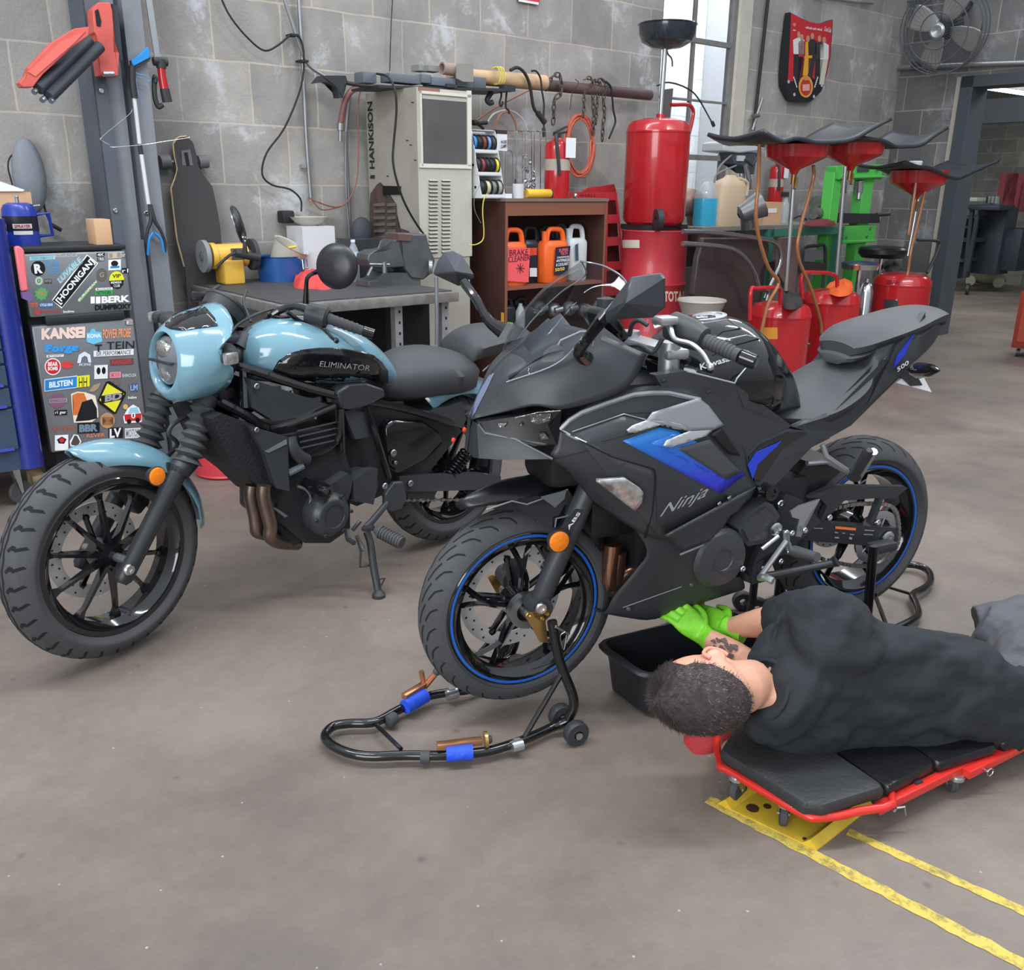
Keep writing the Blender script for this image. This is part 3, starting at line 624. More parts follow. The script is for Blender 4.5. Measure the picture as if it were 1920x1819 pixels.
seat('rider_seat',[(.72,.08,.805,.015),(.76,.11,.822,.03),(.82,.138,.832,.04),(.89,.155,.85,.04),(.96,.158,.878,.035),(1.01,.145,.905,.03),(1.045,.11,.925,.02),(1.05,.09,.915,.02)],SEA)
seat('pillion_seat',[(1.0,.07,.978,.01),(1.03,.10,1.0,.02),(1.10,.125,1.03,.025),(1.19,.122,1.05,.025),(1.28,.105,1.066,.02),(1.345,.085,1.068,.015),(1.36,.07,1.05,.01)],SEA,.035)
seat('seat_hump_pad',[(.99,.05,.94,.005),(1.01,.085,.955,.012),(1.06,.10,.975,.015),(1.1,.09,.985,.015)],SEA,.02)
mb=MB(); mb.loft([[sym(u,hw*s,z) for s,z in ((-1,zb),(-1,zm),(-.8,zt),(.8,zt),(1,zm),(1,zb))] for u,hw,zb,zm,zt in ((.80,.10,.74,.77,.80),(.95,.13,.79,.84,.85),(1.03,.13,.83,.89,.90),(1.06,.115,.86,.94,.975),(1.1,.115,.88,.97,1.0),(1.2,.11,.92,.99,1.01),(1.3,.085,.97,1.02,1.035),(1.36,.05,1.01,1.03,1.05))],sub=3); Z.part('tail_cowl',mb,MTB,angle=50)
decal('tail_side_panel',qM,[(985,1092,.155),(1200,1025,.150),(1400,885,.135),(1500,740,.122),(1590,600,.116),(1735,472,.104),(1776,402,.09),(1782,530,.088),(1700,700,.098),(1600,815,.105),(1330,1082,.128),(1205,1152,.145)],MTB,th=.02)
decal('tail_grey_inlay',qM,[(1600,605,.122),(1733,480,.11),(1700,690,.105),(1600,800,.112),(1430,955,.134),(1560,790,.122)],MTG,th=.006)
decal('tail_blue_decal',qM,[(1590,735,.124),(1612,660,.122),(1712,525,.113),(1655,655,.117)],BL1,th=.003)
mb=MB(); q=P(qM,[(1604,760,.122),(1672,712,.116),(1600,735,.122)]); mb.text('500',q[0],q[1],q[2],off=.003,bold=.01); Z.part('lettering',mb,WHT)
decal('side_cover',qQ,[(462,300,.176),(560,190,.172),(770,98,.160),(1035,118,.148),(1062,160,.146),(930,225,.152),(650,515,.168),(530,500,.172),(470,420,.175)],MTG,th=.02)
decal('side_cover_gloss',qQ,[(475,290,.179),(560,210,.176),(760,120,.166),(900,120,.158),(720,235,.166),(560,470,.174),(520,470,.176)],GLB,th=.003)
decal('blue_swoosh',qQ,[(470,355,.181),(530,262,.179),(708,183,.172),(690,208,.173),(620,275,.175),(545,345,.178),(505,455,.180)],BL1,th=.002)
# rear signal and plate
mb=MB(); a,b=P(qM,[(1690,750,.12),(1860,752,.30)]); mb.tube([a,lerp(a,b,.3),lerp(a,b,.75),b],[.012,.024,.018,.003],12); Z.part('rear_turn_signal',mb,GLB)
decal('plate_bracket',qM,[(1600,825,.06),(1690,760,.06),(1760,780,.06),(1815,882,.06),(1700,850,.06)],WHT,th=.006)
decal('plate_bracket_arm',qM,[(1630,790,.065),(1700,740,.065),(1760,840,.065),(1690,845,.065)],BLK,th=.02)
# rear end
mb=MB(); a=P(qQ,[(830,760,.115),(1240,790,.12),(1540,808,.125),(1545,925,.125),(1330,935,.12),(1240,922,.12),(840,892,.115)]); mb.prism(a,(0,.035,0)); mb.mirror(); sw=Z.part('swingarm',mb,mat('swingarm_black',(46,48,52),.4))
mb=MB(); mb.prism(P(qQ,[(1100,795,.1235),(1248,808,.1235),(1246,825,.1235),(1100,813,.1235)]),(0,.001,0)); mb.m=1
for x0,y0,x1,y1 in ((1095,835,1120,842),(1150,840,1170,846),(1205,850,1235,856),(1095,870,1125,880),(1200,872,1220,888),(1310,820,1380,826),(1305,850,1370,856),(930,805,1010,810)): mb.prism(P(qQ,[(x0,y0,.1235),(x1,y0+3,.1235),(x1,y1+3,.1235),(x0,y1,.1235)]),(0,.001,0))
Z.part('warning_label',mb,[mat('label_orange',(226,120,50),.5),mat('label_grey',(150,152,156),.5)],parent=sw)
bolt(qQ,1475,880,.128,.024,'axle_nut',CHR); bolt(qQ,670,815,.19,.02,'pivot_bolt',CHR)
for x,y,w_,r_ in ((703,632,.15,.012),(1055,730,.135,.01),(1403,765,.135,.01)): bolt(qQ,x,y,w_,r_,'bolt',CHR)
decal('chain_guard',qQ,[(905,590,.13),(960,562,.13),(1110,503,.13),(1600,508,.13),(1622,520,.13),(1530,592,.13),(1445,600,.13),(1380,780,.13),(1350,780,.13),(1425,590,.13),(1165,610,.13),(1020,755,.13),(1000,750,.13),(1040,650,.13),(985,590,.13)],BLK,th=.02)
decal('hugger',qQ,[(750,540,.10),(900,330,.10),(1090,300,.10),(1140,400,.10),(1030,495,.10),(900,560,.10)],mat('hugger_black',(26,27,30),.3),th=.2)
mb=MB(); c=P(qQ,[(1395,870,.095)])[0]; mb.ring([(-.003,.062),(.003,.062),(.003,.088),(-.003,.088)],c,(0,-1,0),40)
for k in range(5): a=2*math.pi*k/5; mb.cyl(c+Vector((.02*math.cos(a),0,.02*math.sin(a))),c+Vector((.07*math.cos(a),0,.07*math.sin(a))),.006,n=8)
Z.part('rear_sprocket',mb,CHR)
mb=MB(); cpts=P(qQ,[(700,800,.098),(1130,655,.098),(1340,632,.098),(1500,650,.098),(1550,760,.098),(1540,930,.098),(1440,1050,.098),(1330,1080,.098),(1130,1060,.098),(700,930,.098)]); cp=cr(cpts,10,True)
for i,p in enumerate(cp):
    d=(cp[(i+1)%len(cp)]-p).normalized(); an=math.atan2(d.z,d.x); mb.box(p,(.011,.012 if i%2 else .008,.011),(0,-an,0))
Z.part('chain',mb,mat('chain_steel',(150,146,140),.35,.8))
decal('heel_guard',qQ,[(778,690,.19),(840,648,.19),(990,600,.19),(940,680,.19),(885,755,.19),(852,872,.19),(815,868,.19),(842,745,.19),(790,730,.19)],ALU,th=.006)
mb=MB(); 
mb.tube(P(qQ,[(1005,205,.13),(1035,290,.14),(1180,390,.15)]),.008,8); mb.tube(P(qQ,[(895,340,.13),(1040,330,.135),(1190,410,.15)]),.008,8); Z.part('passenger_peg_bracket',mb,ALU)
mb=MB(); a,b=P(qQ,[(1235,430,.16),(1345,245,.25)]); mb.tube([a,lerp(a,b,.15),lerp(a,b,.9),b],[.022,.015,.016,.008],12); mb.m=1; mb.tube([a+Vector((.016,0,-.006)),b+Vector((.016,0,-.006))],.012,8); Z.part('passenger_peg',mb,[BLK,ALU])
mb=MB(); a,b=P(qQ,[(770,965,.19),(970,1018,.29)]); mb.tube([a,lerp(a,b,.2),b],[.013,.017,.014],12); Z.part('rider_peg',mb,mat('peg_grey',(96,98,100),.5,.4))
mb=MB(); mb.tube(P(qQ,[(745,900,.21),(600,1100,.215),(555,1165,.215)]),.008,8); mb.tube(P(qQ,[(555,1165,.215),(600,1165,.24),(650,1190,.26)]),.011,8); mb.tube(P(qQ,[(570,960,.2),(690,865,.2)]),.006,8); mb.tube(P(qQ,[(745,830,.2),(745,900,.2),(765,960,.2)]),.010,8); Z.part('shift_linkage',mb,ALU)
mb=MB(); mb.tube(P(qQ,[(545,1165,.15),(640,1150,.16),(1070,1062,.20),(1110,1045,.21)]),[.016,.013,.012,.018],12); mb.tube(P(qQ,[(920,1040,.18),(965,1100,.19)]),.006,8); Z.part('side_stand',mb,mat('stand_grey',(66,68,72),.4,.4))
for x,y in ((745,838),(785,842),(878,822),(760,925),(705,1045),(430,1100),(765,975)): bolt(qQ,x,y,.2,.009,'bolt',CHR)
mb=MB(); mb.prism(P(qQ,[(505,1075,.14),(740,560,.14),(850,600,.14),(1000,760,.14),(840,900,.14),(760,1000,.14),(590,1010,.14),(540,1200,.14),(500,1215,.14)]),(0,.12,0)); mb.tube(P(qQ,[(430,1150,.12),(500,1180,.12),(560,1100,.13)]),.014,8); Z.part('frame_plate',mb,BLK)
o=P(qQ,[(295,1040,.20)])[0]; mb=MB(); mb.lathe([(-.09,.088),(-.02,.086),(-.012,.080),(-.004,.076),(0,.05),(0,.032),(-.003,.030),(-.003,0)],o,(0,-1,0),40); mb.prism([v+Vector((0,-.001,0)) for v in P(qQ,[(225,1080,.202),(290,1120,.202),(410,1070,.202),(405,1085,.202),(295,1140,.202),(225,1100,.202)])],(0,.003,0)); ec=Z.part('generator_cover',mb,mat('engine_cover_grey',(70,72,76),.42,.3))
decal('sprocket_cover',qQ,[(400,810,.172),(490,690,.172),(600,615,.172),(650,640,.172),(700,720,.172),(650,800,.172),(640,900,.172),(470,940,.172),(415,880,.172)],mat('engine_cover_grey',(70,72,76),.42,.3),th=.05)
decal('sprocket_cover_face',qQ,[(440,820,.181),(520,720,.181),(600,660,.181),(660,730,.181),(600,890,.181),(480,905,.181)],MATS['engine_cover_grey'],th=.012)
mb=MB(); o=P(qQ,[(640,555,.20)])[0]; mb.cyl(o+Vector((0,.06,0)),o,.022); mb.ring([(0,.012),(.004,.012),(.004,.022),(0,.022)],o,(0,-1,0),24); mb.cyl(P(qQ,[(520,545,.17)])[0],P(qQ,[(600,540,.17)])[0],.016); Z.part('frame_slider',mb,GLB)
# screen
GLS=mat('clear_screen',(225,232,238),.03,trans=1,ior=1.12)
mb=MB()
rows=[[(625,948,.075),(690,840,.04),(610,800,0)],
      [(955,812,.118),(830,690,.08),(745,600,0)],
      [(1150,610,.128),(1010,470,.09),(880,420,0)],
      [(1330,400,.118),(1160,290,.08),(1030,240,0)],
      [(1440,262,.095),(1310,150,.055),(1150,112,0)]]
g=[P(qL,r) for r in rows]
for r_ in g[1:]:
    for v in r_: v.y*=1.13
full=[r+[Vector((v.x,-v.y,v.z)) for v in reversed(r[:-1])] for r in g]; mb.patch(full,5,5); 
GM=bpy.data.materials.new('clear_windscreen'); GM.use_nodes=True; _n=GM.node_tree.nodes; _l=GM.node_tree.links; _n.clear()
o_=_n.new('ShaderNodeOutputMaterial'); gl=_n.new('ShaderNodeBsdfGlossy'); gl.inputs['Roughness'].default_value=.03; tr=_n.new('ShaderNodeBsdfTransparent'); tr.inputs[0].default_value=(.86,.88,.90,1); mx=_n.new('ShaderNodeMixShader'); fr_=_n.new('ShaderNodeFresnel'); fr_.inputs[0].default_value=1.38
ml=_n.new('ShaderNodeMath'); ml.operation='MULTIPLY'; ml.inputs[1].default_value=.4; _l.new(fr_.outputs[0],ml.inputs[0]); _l.new(ml.outputs[0],mx.inputs[0]); _l.new(tr.outputs[0],mx.inputs[1]); _l.new(gl.outputs[0],mx.inputs[2]); _l.new(mx.outputs[0],o_.inputs[0])
ws=Z.part('windscreen',mb,GM,angle=80)
rim=[full[i][0] for i in range(5)]+[full[4][j] for j in range(1,5)]+[full[i][4] for i in range(3,-1,-1)]
mb=MB(); mb.tube(cr(rim,6),.0022,6); Z.part('screen_edge',mb,mat('screen_rim',(120,126,134),.15,.3),parent=ws)
mb=MB(); q=P(qL,[(815,570,.02),(900,572,.02),(800,540,.02)]); mb.text('Kawasaki',q[0],q[1],q[2],off=-.004); 
mb=MB(); mb.patch([P(qL,r) for r in ([(640,920,.07),(640,830,0)],[(920,740,.1),(780,620,0)],[(1200,720,.12),(1000,470,0)])],2,3); mb.mirror(); Z.part('inner_dash_panel',mb,mat('inner_panel',(48,52,60),.5),angle=50,mods=solid(.004))
mb=MB(); mb.box((.21,0,1.07),(.03,.15,.09),(0,rad(-35),0),.01); Z.part('instrument_display',mb,GLB)
# mirrors
def mirror_unit(hpts,ridge,back,stalk,r):
    mb=MB(); a=P(qL,hpts); c=P(qL,[ridge])[0]; n=len(a); back=(sum(a,Vector())/n-NF.c).normalized()*.045; b=[v+Vector(back) for v in a]; k=len(mb.v)
    mb.add(a+[c]+b,[(i,(i+1)%n,n) for i in range(n)]+[(i,n+1+i,n+1+(i+1)%n,(i+1)%n) for i in range(n)]+[tuple(n+1+i for i in range(n))]); h=Z.part('mirror',mb,mat('mirror_shell',(56,59,65),.35,.2),angle=20,mods=bevel(.004))
    mb=MB(); mb.add([v+Vector(back)*1.04+(sum(b,Vector())/n-v-Vector(back))*.08 for v in a],[tuple(range(n))]); Z.part('mirror_glass',mb,CHR,parent=h)
    mb=MB(); mb.tube(P(qL,stalk),r,10,sub=3); Z.part('mirror_stalk',mb,GLB,parent=h)
mirror_unit([(1310,465,.27),(1400,330,.30),(1490,218,.32),(1700,190,.36),(1725,225,.37),(1728,430,.37),(1640,500,.35),(1400,512,.30),(1320,545,.27)],(1440,400,.345),(.035,0,.0),[(1180,790,.15),(1130,735,.16),(1180,660,.19),(1300,500,.265)],[.02,.016,.013,.016])
mirror_unit([(118,200,-.36),(150,110,-.36),(195,45,-.36),(255,35,-.35),(320,70,-.33),(400,200,-.30),(400,232,-.30),(320,245,-.31),(300,285,-.31)],(270,190,-.29),(.035,0,.0),[(600,590,-.17),(500,520,-.19),(420,380,-.23),(330,255,-.29)],[.022,.014,.012,.013])
mb=MB(); mb.tube(P(qL,[(985,690,.14),(1000,660,.14),(1140,598,.14),(1230,600,.145),(1225,690,.145),(1150,760,.145)]),.0025,6); Z.part('mirror_base_trim',mb,SIL)
# cockpit side flap, bars
decal('cockpit_side_panel',qL,[(1150,720,.15),(1290,560,.13),(1465,695,.15),(1610,755,.165),(1500,900,.18),(1200,800,.16)],mat('cockpit_grey',(72,75,80),.45),th=.01)
for s in (1,-1):
    A=P(qM,[(385,540,.22),(430,560,.24),(660,665,.335),(765,705,.37)])
    if s<0: A=[Vector((v.x,-v.y,v.z)) for v in A]
    mb=MB(); mb.tube([A[1],A[2]],[.0175,.0165],16)
    for k in range(9): p=lerp(A[1],A[2],.1+.09*k); d=(A[2]-A[1]).normalized()*.003; mb.tube([p-d,p+d],.0182,16)
    gr=Z.part('grip',mb,RUB); mb=MB(); mb.tube([A[2],lerp(A[2],A[3],.1),lerp(A[2],A[3],.9),A[3]],[.012,.019,.018,.014],16); Z.part('bar_end',mb,GLB,parent=gr)
    mb=MB(); mb.tube([A[0]+(A[0]-A[1])*2.4,A[0]],.012,12); Z.part('clip_on_bar',mb,GLB)
    d=(A[2]-A[1]).normalized(); mb=MB(); mb.tube([A[0]-d*.075,A[0]-d*.065,A[0]-d*.01,A[0]+d*.03,A[0]+d*.035],[.026,.036,.038,.030,.022],14); Z.part('switch_housing',mb,BLK)
mb=MB(); mb.tube(P(qM,[(150,490,.18),(230,470,.2),(270,560,.25),(370,590,.30),(440,650,.335),(485,725,.36)]),[.008,.009,.006,.0055,.0055,.005],10,sub=4); mb.ell(P(qM,[(487,730,.362)])[0],(.009,.009,.009)); Z.part('clutch_lever',mb,ALU)
mb=MB(); mb.box(P(qM,[(215,450,.2)])[0],(.05,.05,.02),None,.006); mb.cyl(P(qM,[(250,440,.2)])[0],P(qM,[(250,475,.2)])[0],.012); Z.part('lever_perch',mb,ALU)
mb=MB(); mb.tube(P(qM,[(0,540,.1),(20,470,.12),(60,450,.14),(110,480,.16)]),.006,8,sub=4);mb.tube(P(qM,[(0,600,.1),(60,600,.12),(140,640,.14),(200,560,.16)]),.006,8,sub=4); Z.part('control_cable',mb,BLK)
mb=MB(); mb.box((.36,0,1.0),(.07,.26,.03),None,.01); mb.cyl((.35,.1,.9),(.35,.1,1.03),.028);mb.cyl((.35,-.1,.9),(.35,-.1,1.03),.028); Z.part('triple_clamp',mb,ALU)
mb=MB(); o=Vector((.27,.10,1.08)); mb.cyl(o,o+Vector((0,0,.04)),.024); Z.part('brake_reservoir',mb,BLK)
# ---------- pale blue cruiser motorcycle ----------
Z2=T('cruiser_motorcycle','pale blue and black cruiser motorcycle with round mirrors, leaning on its side stand','motorcycle',EF)
BLP=mat('pale_blue_paint',(108,148,164),.16,coat=.7)
ENG=mat('engine_black2',(38,39,42),.42); ENS=mat('engine_satin',(50,52,56),.38)
def E(q,l): return EF.ps(mp(q,l))
def W(q,l): return EW.ps(mp(q,l))
def e2(name,mb,m,fr=None,**k): return Z2.part(name,mb,m,frame=fr,**k)
def edec(name,q,pts,m,th=.01,fr=None,mir=False,parent=None,mods=None):
    a=(W if fr is EW else E)(q,pts); mb=MB(); mb.prism(a,(0,th,0)); 
    if mir:
        m2=MB(); m2.prism([Vector((v.x,-v.y,v.z)) for v in a],(0,-th,0)); Z2.part(name,m2,m,frame=fr,parent=parent,mods=mods)
    return Z2.part(name,mb,m,frame=fr,parent=parent,mods=mods)
CE=(-.008,0,.335)
make_wheel(Z2,CE,.322,.13,.236,10,'straight','road',GLB,name='wheel',disc=(.108,.150,-.06),fr=EW)
make_wheel(Z2,(1.36,0,.315),.305,.15,.215,10,'straight','road',GLB,name='wheel',disc=(.08,.11,-.07))
# fork
for s in (1,-1):
    pts=W(qI,[(910,1090,.10),(1270,390,.10),(1330,330,.10)])+W(qJ,[(505,1500,.10)])+W(qJ,[(830,1010,.10)])
    if s<0: pts=[Vector((v.x,-v.y,v.z)) for v in pts]
    a,b,c,g,h=pts; d=(b-a).normalized()
    mb=MB(); mb.tube([a-d*.045,a-d*.03,a,b],[.016,.026,.027,.028],20); mb.tube([b-d*.01,b,c+d*.01],[.028,.036,.036],20); e2('fork_leg',mb,mat('fork_black',(40,42,46),.4),EW)
    mb=MB(); n=7; ps=[];rs=[]
    top=g+ (h-g)*.10
    for k in range(n):
        p=lerp(c,top,k/n); p2=lerp(c,top,(k+.6)/n); ps+=[p,p2]; rs+=[.048-.001*k,.028]
    ps.append(top); rs.append(.030); mb.tube(ps,rs,22); e2('fork_gaiter',mb,RUB,EW,angle=20)
    mb=MB(); mb.tube([top,h+(h-g)*.06],.024,16); mb.tube([lerp(g,h,.02),lerp(g,h,.16)],.034,16); mb.tube([lerp(g,h,.82),lerp(g,h,1.0)],.036,16); mb.tube([h,h+(h-g)*.10],.027,16); e2('fork_tube',mb,BLK,EW)
mb=MB(); q=W(qI,[(910,1090,.128)])[0]; hexbolt(mb,q,.018,h=.012); e2('axle_bolt',mb,CHR,EW)
mb=MB(); mb.cyl((CE[0],.1,CE[2]),(CE[0],-.1,CE[2]),.014); e2('front_axle',mb,STE,EW)
mb=MB(); mb.box((.15,.075,.46),(.06,.05,.12),(0,rad(-35),0),.012); e2('brake_caliper',mb,BLK,EW)
mb=MB(); o=W(qI,[(1120,430,.145)])[0]; mb.lathe([(-.03,.02),(-.004,.03),(-.003,.030)],o,(0,-1,0),28,True); rf=e2('reflector_mount',mb,BLK,EW)
mb=MB(); mb.lathe([(-.004,.027),(.001,.027),(.003,.024),(.003,0)],o,(0,-1,0),28); e2('amber_reflector',mb,ORG,EW,parent=rf)
mb=MB(); rows=[]
for k in range(21):
    tt=k/20; ph=rad(78+102*tt); wd=.02+.068*min(1,(tt*3.2)**.6)*(1 if tt<.85 else 1-.25*(tt-.85)/.15); dr=.012+(.055 if tt>.08 else .055*tt/.08)*(1-.35*max(0,tt-.3)); 
    row=[wheel_pt(CE,None,ph,.352-dr*abs(j/6)**2.8,wd*j/6) for j in range(-6,7)]; rows.append(row)
mb.grid(rows); e2('front_fender',mb,BLP,EW,angle=50,mods=solid(.003))
mb=MB(); 
for s in (1,-1):
    a=W(qI,[(1190,330,.085*s),(1330,330,.09*s),(1300,450,.09*s),(1190,420,.085*s)]); mb.prism(a,(0,.006,0))
e2('fender_mount',mb,BLK,EW)
# headlight cowl: rings round the lamp
EC=Frame((-1.225,2.52),math.atan2(math.cos(rad(41)),math.sin(rad(41))))
lc=EC.p(*qJ(262,1170),0); U0=lc.x-.285
def ringE(u,cz,a,bu,bd,n=28,tilt=0):
    r=[]
    for k in range(n):
        t=2*math.pi*k/n; s=math.sin(t); c=math.cos(t); z=(bu if c>0 else bd)*c; r.append(Vector((u+tilt*z,-a*s,cz+z)))
    return r
ZC=lc.z
rings=[ringE(.300,ZC,.076,.080,.080,tilt=.12),ringE(.276,ZC,.084,.090,.090,tilt=.12),ringE(.290,ZC+.005,.105,.108,.112,tilt=.2),ringE(.325,ZC+.01,.132,.128,.136,tilt=.28),ringE(.375,ZC+.012,.150,.140,.142,tilt=.36),ringE(.425,ZC+.01,.158,.152,.138,tilt=.30)]
for r in rings:
    for v in r: v.x+=U0
for k,v in enumerate(rings[-1]):
    t_=2*math.pi*k/28; s_=abs(math.sin(t_)); c_=math.cos(t_); v.x+=.035*max(0,-c_+.1)*s_-.07*math.exp(-((c_-.15)/.25)**2)*s_
mb=MB(); cols=[cr([r[k] for r in rings],3) for k in range(28)]; rr=[[c[i] for c in cols] for i in range(len(cols[0]))]
mb.grid(rr,True); CW=e2('headlight_cowl',mb,BLP,EC,angle=50,mods=solid(.004))
def onc(v): return EF.i@EC.m@v
drape('cowl_top_panel',Z2,[CW],EF,mp(qJ,[(262,905),(300,850),(345,805),(410,778),(480,772),(540,800),(600,870),(622,925),(500,938),(370,958),(290,948),(255,930)]),GLB,lift=.003,th=.002,parent=CW)
mb=MB(); mb.lathe([(0,.074),(-.012,.074),(-.022,.06),(-.030,.035),(-.033,0)],(U0+.302,0,ZC),(1,0,-.1),32); 
hl=e2('headlight_lens',mb,mat('lamp_glass',(120,126,135),.08,.5,coat=1),EC)
for z_,r_,n_ in ((.036,.030,'upper_lamp'),(-.036,.026,'lower_lamp')): mb=MB(); mb.ell((U0+.280,-.0,ZC+z_),(.014,.040,r_)); e2(n_,mb,mat('lamp_chrome2',(190,190,188),.15,.9,bump=.5,bscale=80),EC,parent=hl)
mb=MB(); mb.box((U0+.268,0,ZC),(.01,.13,.007)); e2('lamp_bar',mb,BLK,EC,parent=hl)
for x,y,w_ in ((580,968,.150),(390,1405,.06)): 
    mb=MB(); hexbolt(mb,W(qJ,[(x,y,w_)])[0],.007); e2('screw',mb,CHR,EW)
mb=MB(); mb.cyl((.33,0,.885),(.48,0,.90),.07); mb.box((.47,0,.93),(.06,.22,.03),None,.01); mb.box((.42,0,.76),(.07,.22,.035),None,.01);  mb.cyl((.44,0,.74),(.53,0,.95),.03); e2('steering_head',mb,ENS,EW)
# turn signals on stalks
for s in (1,-1):
    a,b,c=W(qJ,[(690,1110,.12),(640,1110,.15),(700,1150,.235)])
    if s<0: a,b,c=W(qJ,[(330,900,-.10),(300,900,-.12),(215,865,-.16)])
    mb=MB(); mb.tube([a,lerp(a,c,.4),lerp(a,c,.75)],[.030,.030,.02],14); mb.box(c,(.05,.035,.035),None,.012); sg=e2('turn_signal',mb,BLK,EW)
    mb=MB(); mb.box(c+Vector((-.004,-.012*s,0)),(.05,.018,.036),None,.006); e2('signal_lens',mb,MATS['clear_lamp'],EW,parent=sg)
# gauge
o=W(qJ,[(665,800,.0)])[0]; ax=Vector((.72,0,.7)); mb=MB(); mb.lathe([(-.055,0),(-.05,.045),(-.03,.066),(.005,.070),(.008,.073),(.016,.073),(.018,.066),(.012,.064),(.012,0)],o,ax,32); e2('gauge',mb,BLK,EW)
# handlebar
L=W(qJ,[(830,960,.04),(900,960,.07),(1000,850,.13),(1150,790,.18),(1300,850,.25),(1370,870,.28),(1620,960,.36),(1700,985,.39)])
def mir(v): return Vector((v.x,-v.y,v.z))
mb=MB(); mb.tube([mir(v) for v in reversed(L[:6])]+L[:6],.012,10,sub=3); e2('handlebar',mb,GLB,EW)
for s in (1,-1):
    A=L if s>0 else [mir(v) for v in L]
    mb=MB(); mb.tube([A[5],A[6]],[.0175,.0165],16)
    for k in range(6): p=lerp(A[5],A[6],.12+.14*k); d=(A[6]-A[5]).normalized()*.004; mb.tube([p-d,p+d],.0185,16)
    g=e2('grip',mb,RUB,EW); mb=MB(); mb.tube([A[6],lerp(A[6],A[7],.1),A[7]],[.012,.018,.018],16); e2('bar_end',mb,GLB,EW,parent=g)
    d=(A[5]-A[4]).normalized(); mb=MB(); mb.tube([A[4]-d*.035,A[4]-d*.03,A[5]-d*.0,A[5]+d*.008],[.022,.034,.036,.028],14); e2('switch_housing',mb,BLK,EW)
    mb=MB(); ll=W(qJ,[(1100,830,.2),(1200,900,.22),(1330,930,.27),(1400,1000,.30),(1438,1030,.31)]); ll=ll if s>0 else [mir(v) for v in ll]
    mb.tube(ll,[.008,.008,.006,.006,.007],8,sub=3); mb.ell(ll[-1],(.011,.011,.011)); e2('hand_lever',mb,GLB,EW)
mb=MB(); mb.box(mir(L[4])+Vector((-.04,0,.03)),(.05,.06,.035),None,.008); e2('brake_reservoir',mb,GLB,EW)
# mirrors
for s in (1,-1):
    if s>0: c=W(qJ,[(1455,515,.38)])[0]; st=W(qJ,[(1232,770,.26),(1235,640,.27),(1245,590,.28),(1290,560,.30),(1360,540,.34)]); nrm=Vector((-1,-.25,.10))
    else: c=W(qJ,[(745,230,-.38)])[0]; st=W(qJ,[(810,430,-.30),(805,330,-.31),(770,260,-.35)]); nrm=Vector((.73,-.73,.25))
    mb=MB(); mb.lathe([(0.0,0),(0,.064),(.004,.071),(.012,.071),(.022,.062),(.028,.04),(.030,0)],c,nrm,36); m_=e2('mirror',mb,mat('mirror_black',(32,33,37),.35),EW)
    mb=MB(); mb.lathe([(-.0015,0),(-.0015,.063),(0,.063)],c,nrm,36); e2('mirror_glass',mb,CHR,EW,parent=m_)
    mb=MB(); mb.tube(st,[.011]+[.007]*(len(st)-2)+[.014],10,sub=4); e2('mirror_stem',mb,GLB,EW,parent=m_)
def tub(name,q,pts,r,m,fr=EF,n=8,sub=4,mir_=False):
    a=(W if fr is EW else E)(q,pts); mb=MB(); mb.tube(a,r,n,sub=sub)
    if mir_: m2=MB(); m2.tube([Vector((v.x,-v.y,v.z)) for v in a],r,n,sub=sub); Z2.part(name,m2,m,frame=None if fr is EF else fr)
    return Z2.part(name,mb,m,frame=None if fr is EF else fr)
tub('cable',qJ,[(1080,800,.15),(1000,810,.12),(880,850,.1),(760,920,.08),(700,1000,.08)],.005,BLK,EW)
tub('cable',qJ,[(630,650,-.1),(560,700,-.09),(520,780,-.06),(480,830,-.03)],.006,BLK,EW)
tub('cable',qJ,[(820,680,-.1),(800,760,-.05),(830,850,0),(850,900,.02)],.005,BLK,EW)
tub('brake_hose',qI,[(1330,0,.05),(1230,60,.05),(1200,130,.05),(1260,200,.04),(1180,300,-.03),(1060,420,-.05)],.007,BLK,EW)
# tank
mb=MB(); rings=[]
for u,zt,zb,hw in ((.50,.90,.80,.035),(.54,.955,.79,.08),(.62,.985,.775,.13),(.72,.985,.76,.155),(.82,.965,.745,.158),(.92,.92,.735,.145),(1.0,.865,.72,.12),(1.06,.80,.70,.09),(1.085,.75,.70,.07)):
    ring=[]
    for k in range(24):
        a=2*math.pi*k/24; c_,s_=math.cos(a),math.sin(a); ring.append(Vector((u,hw*math.copysign(abs(s_)**.8,s_)*(1 if c_<.2 else 1-.12*c_),(zt+zb)/2+(zt-zb)/2*math.copysign(abs(c_)**.85,c_))))
    rings.append(ring)
mb.loft(rings,sub=6); TK=e2('fuel_tank',mb,BLP,angle=60)
drape('tank_side_panel',Z2,[TK],EF,mp(qJ,[(1000,1240),(1040,1170),(1110,1120),(1200,1090),(1320,1078),(1420,1078),(1600,1098),(1700,1130),(1760,1180),(1800,1240),(1800,1320),(1760,1400),(1400,1370),(1200,1330),(1050,1290)]),GLB,lift=.003,th=.002,parent=TK)
drape_text(Z2,'lettering',[TK],EF,'ELIMINATOR',qJ(1326,1208),qJ(1672,1240),qJ(1334,1170),mat('outline_letters',(150,154,160),.4),lift=.011,bold=-.005,parent=TK)
mb=MB(); mb.lathe([(-.01,.035),(.006,.035),(.01,.03),(.01,0)],(.66,0,.985),(0,0,1),28); e2('fuel_cap',mb,GLB,parent=TK)
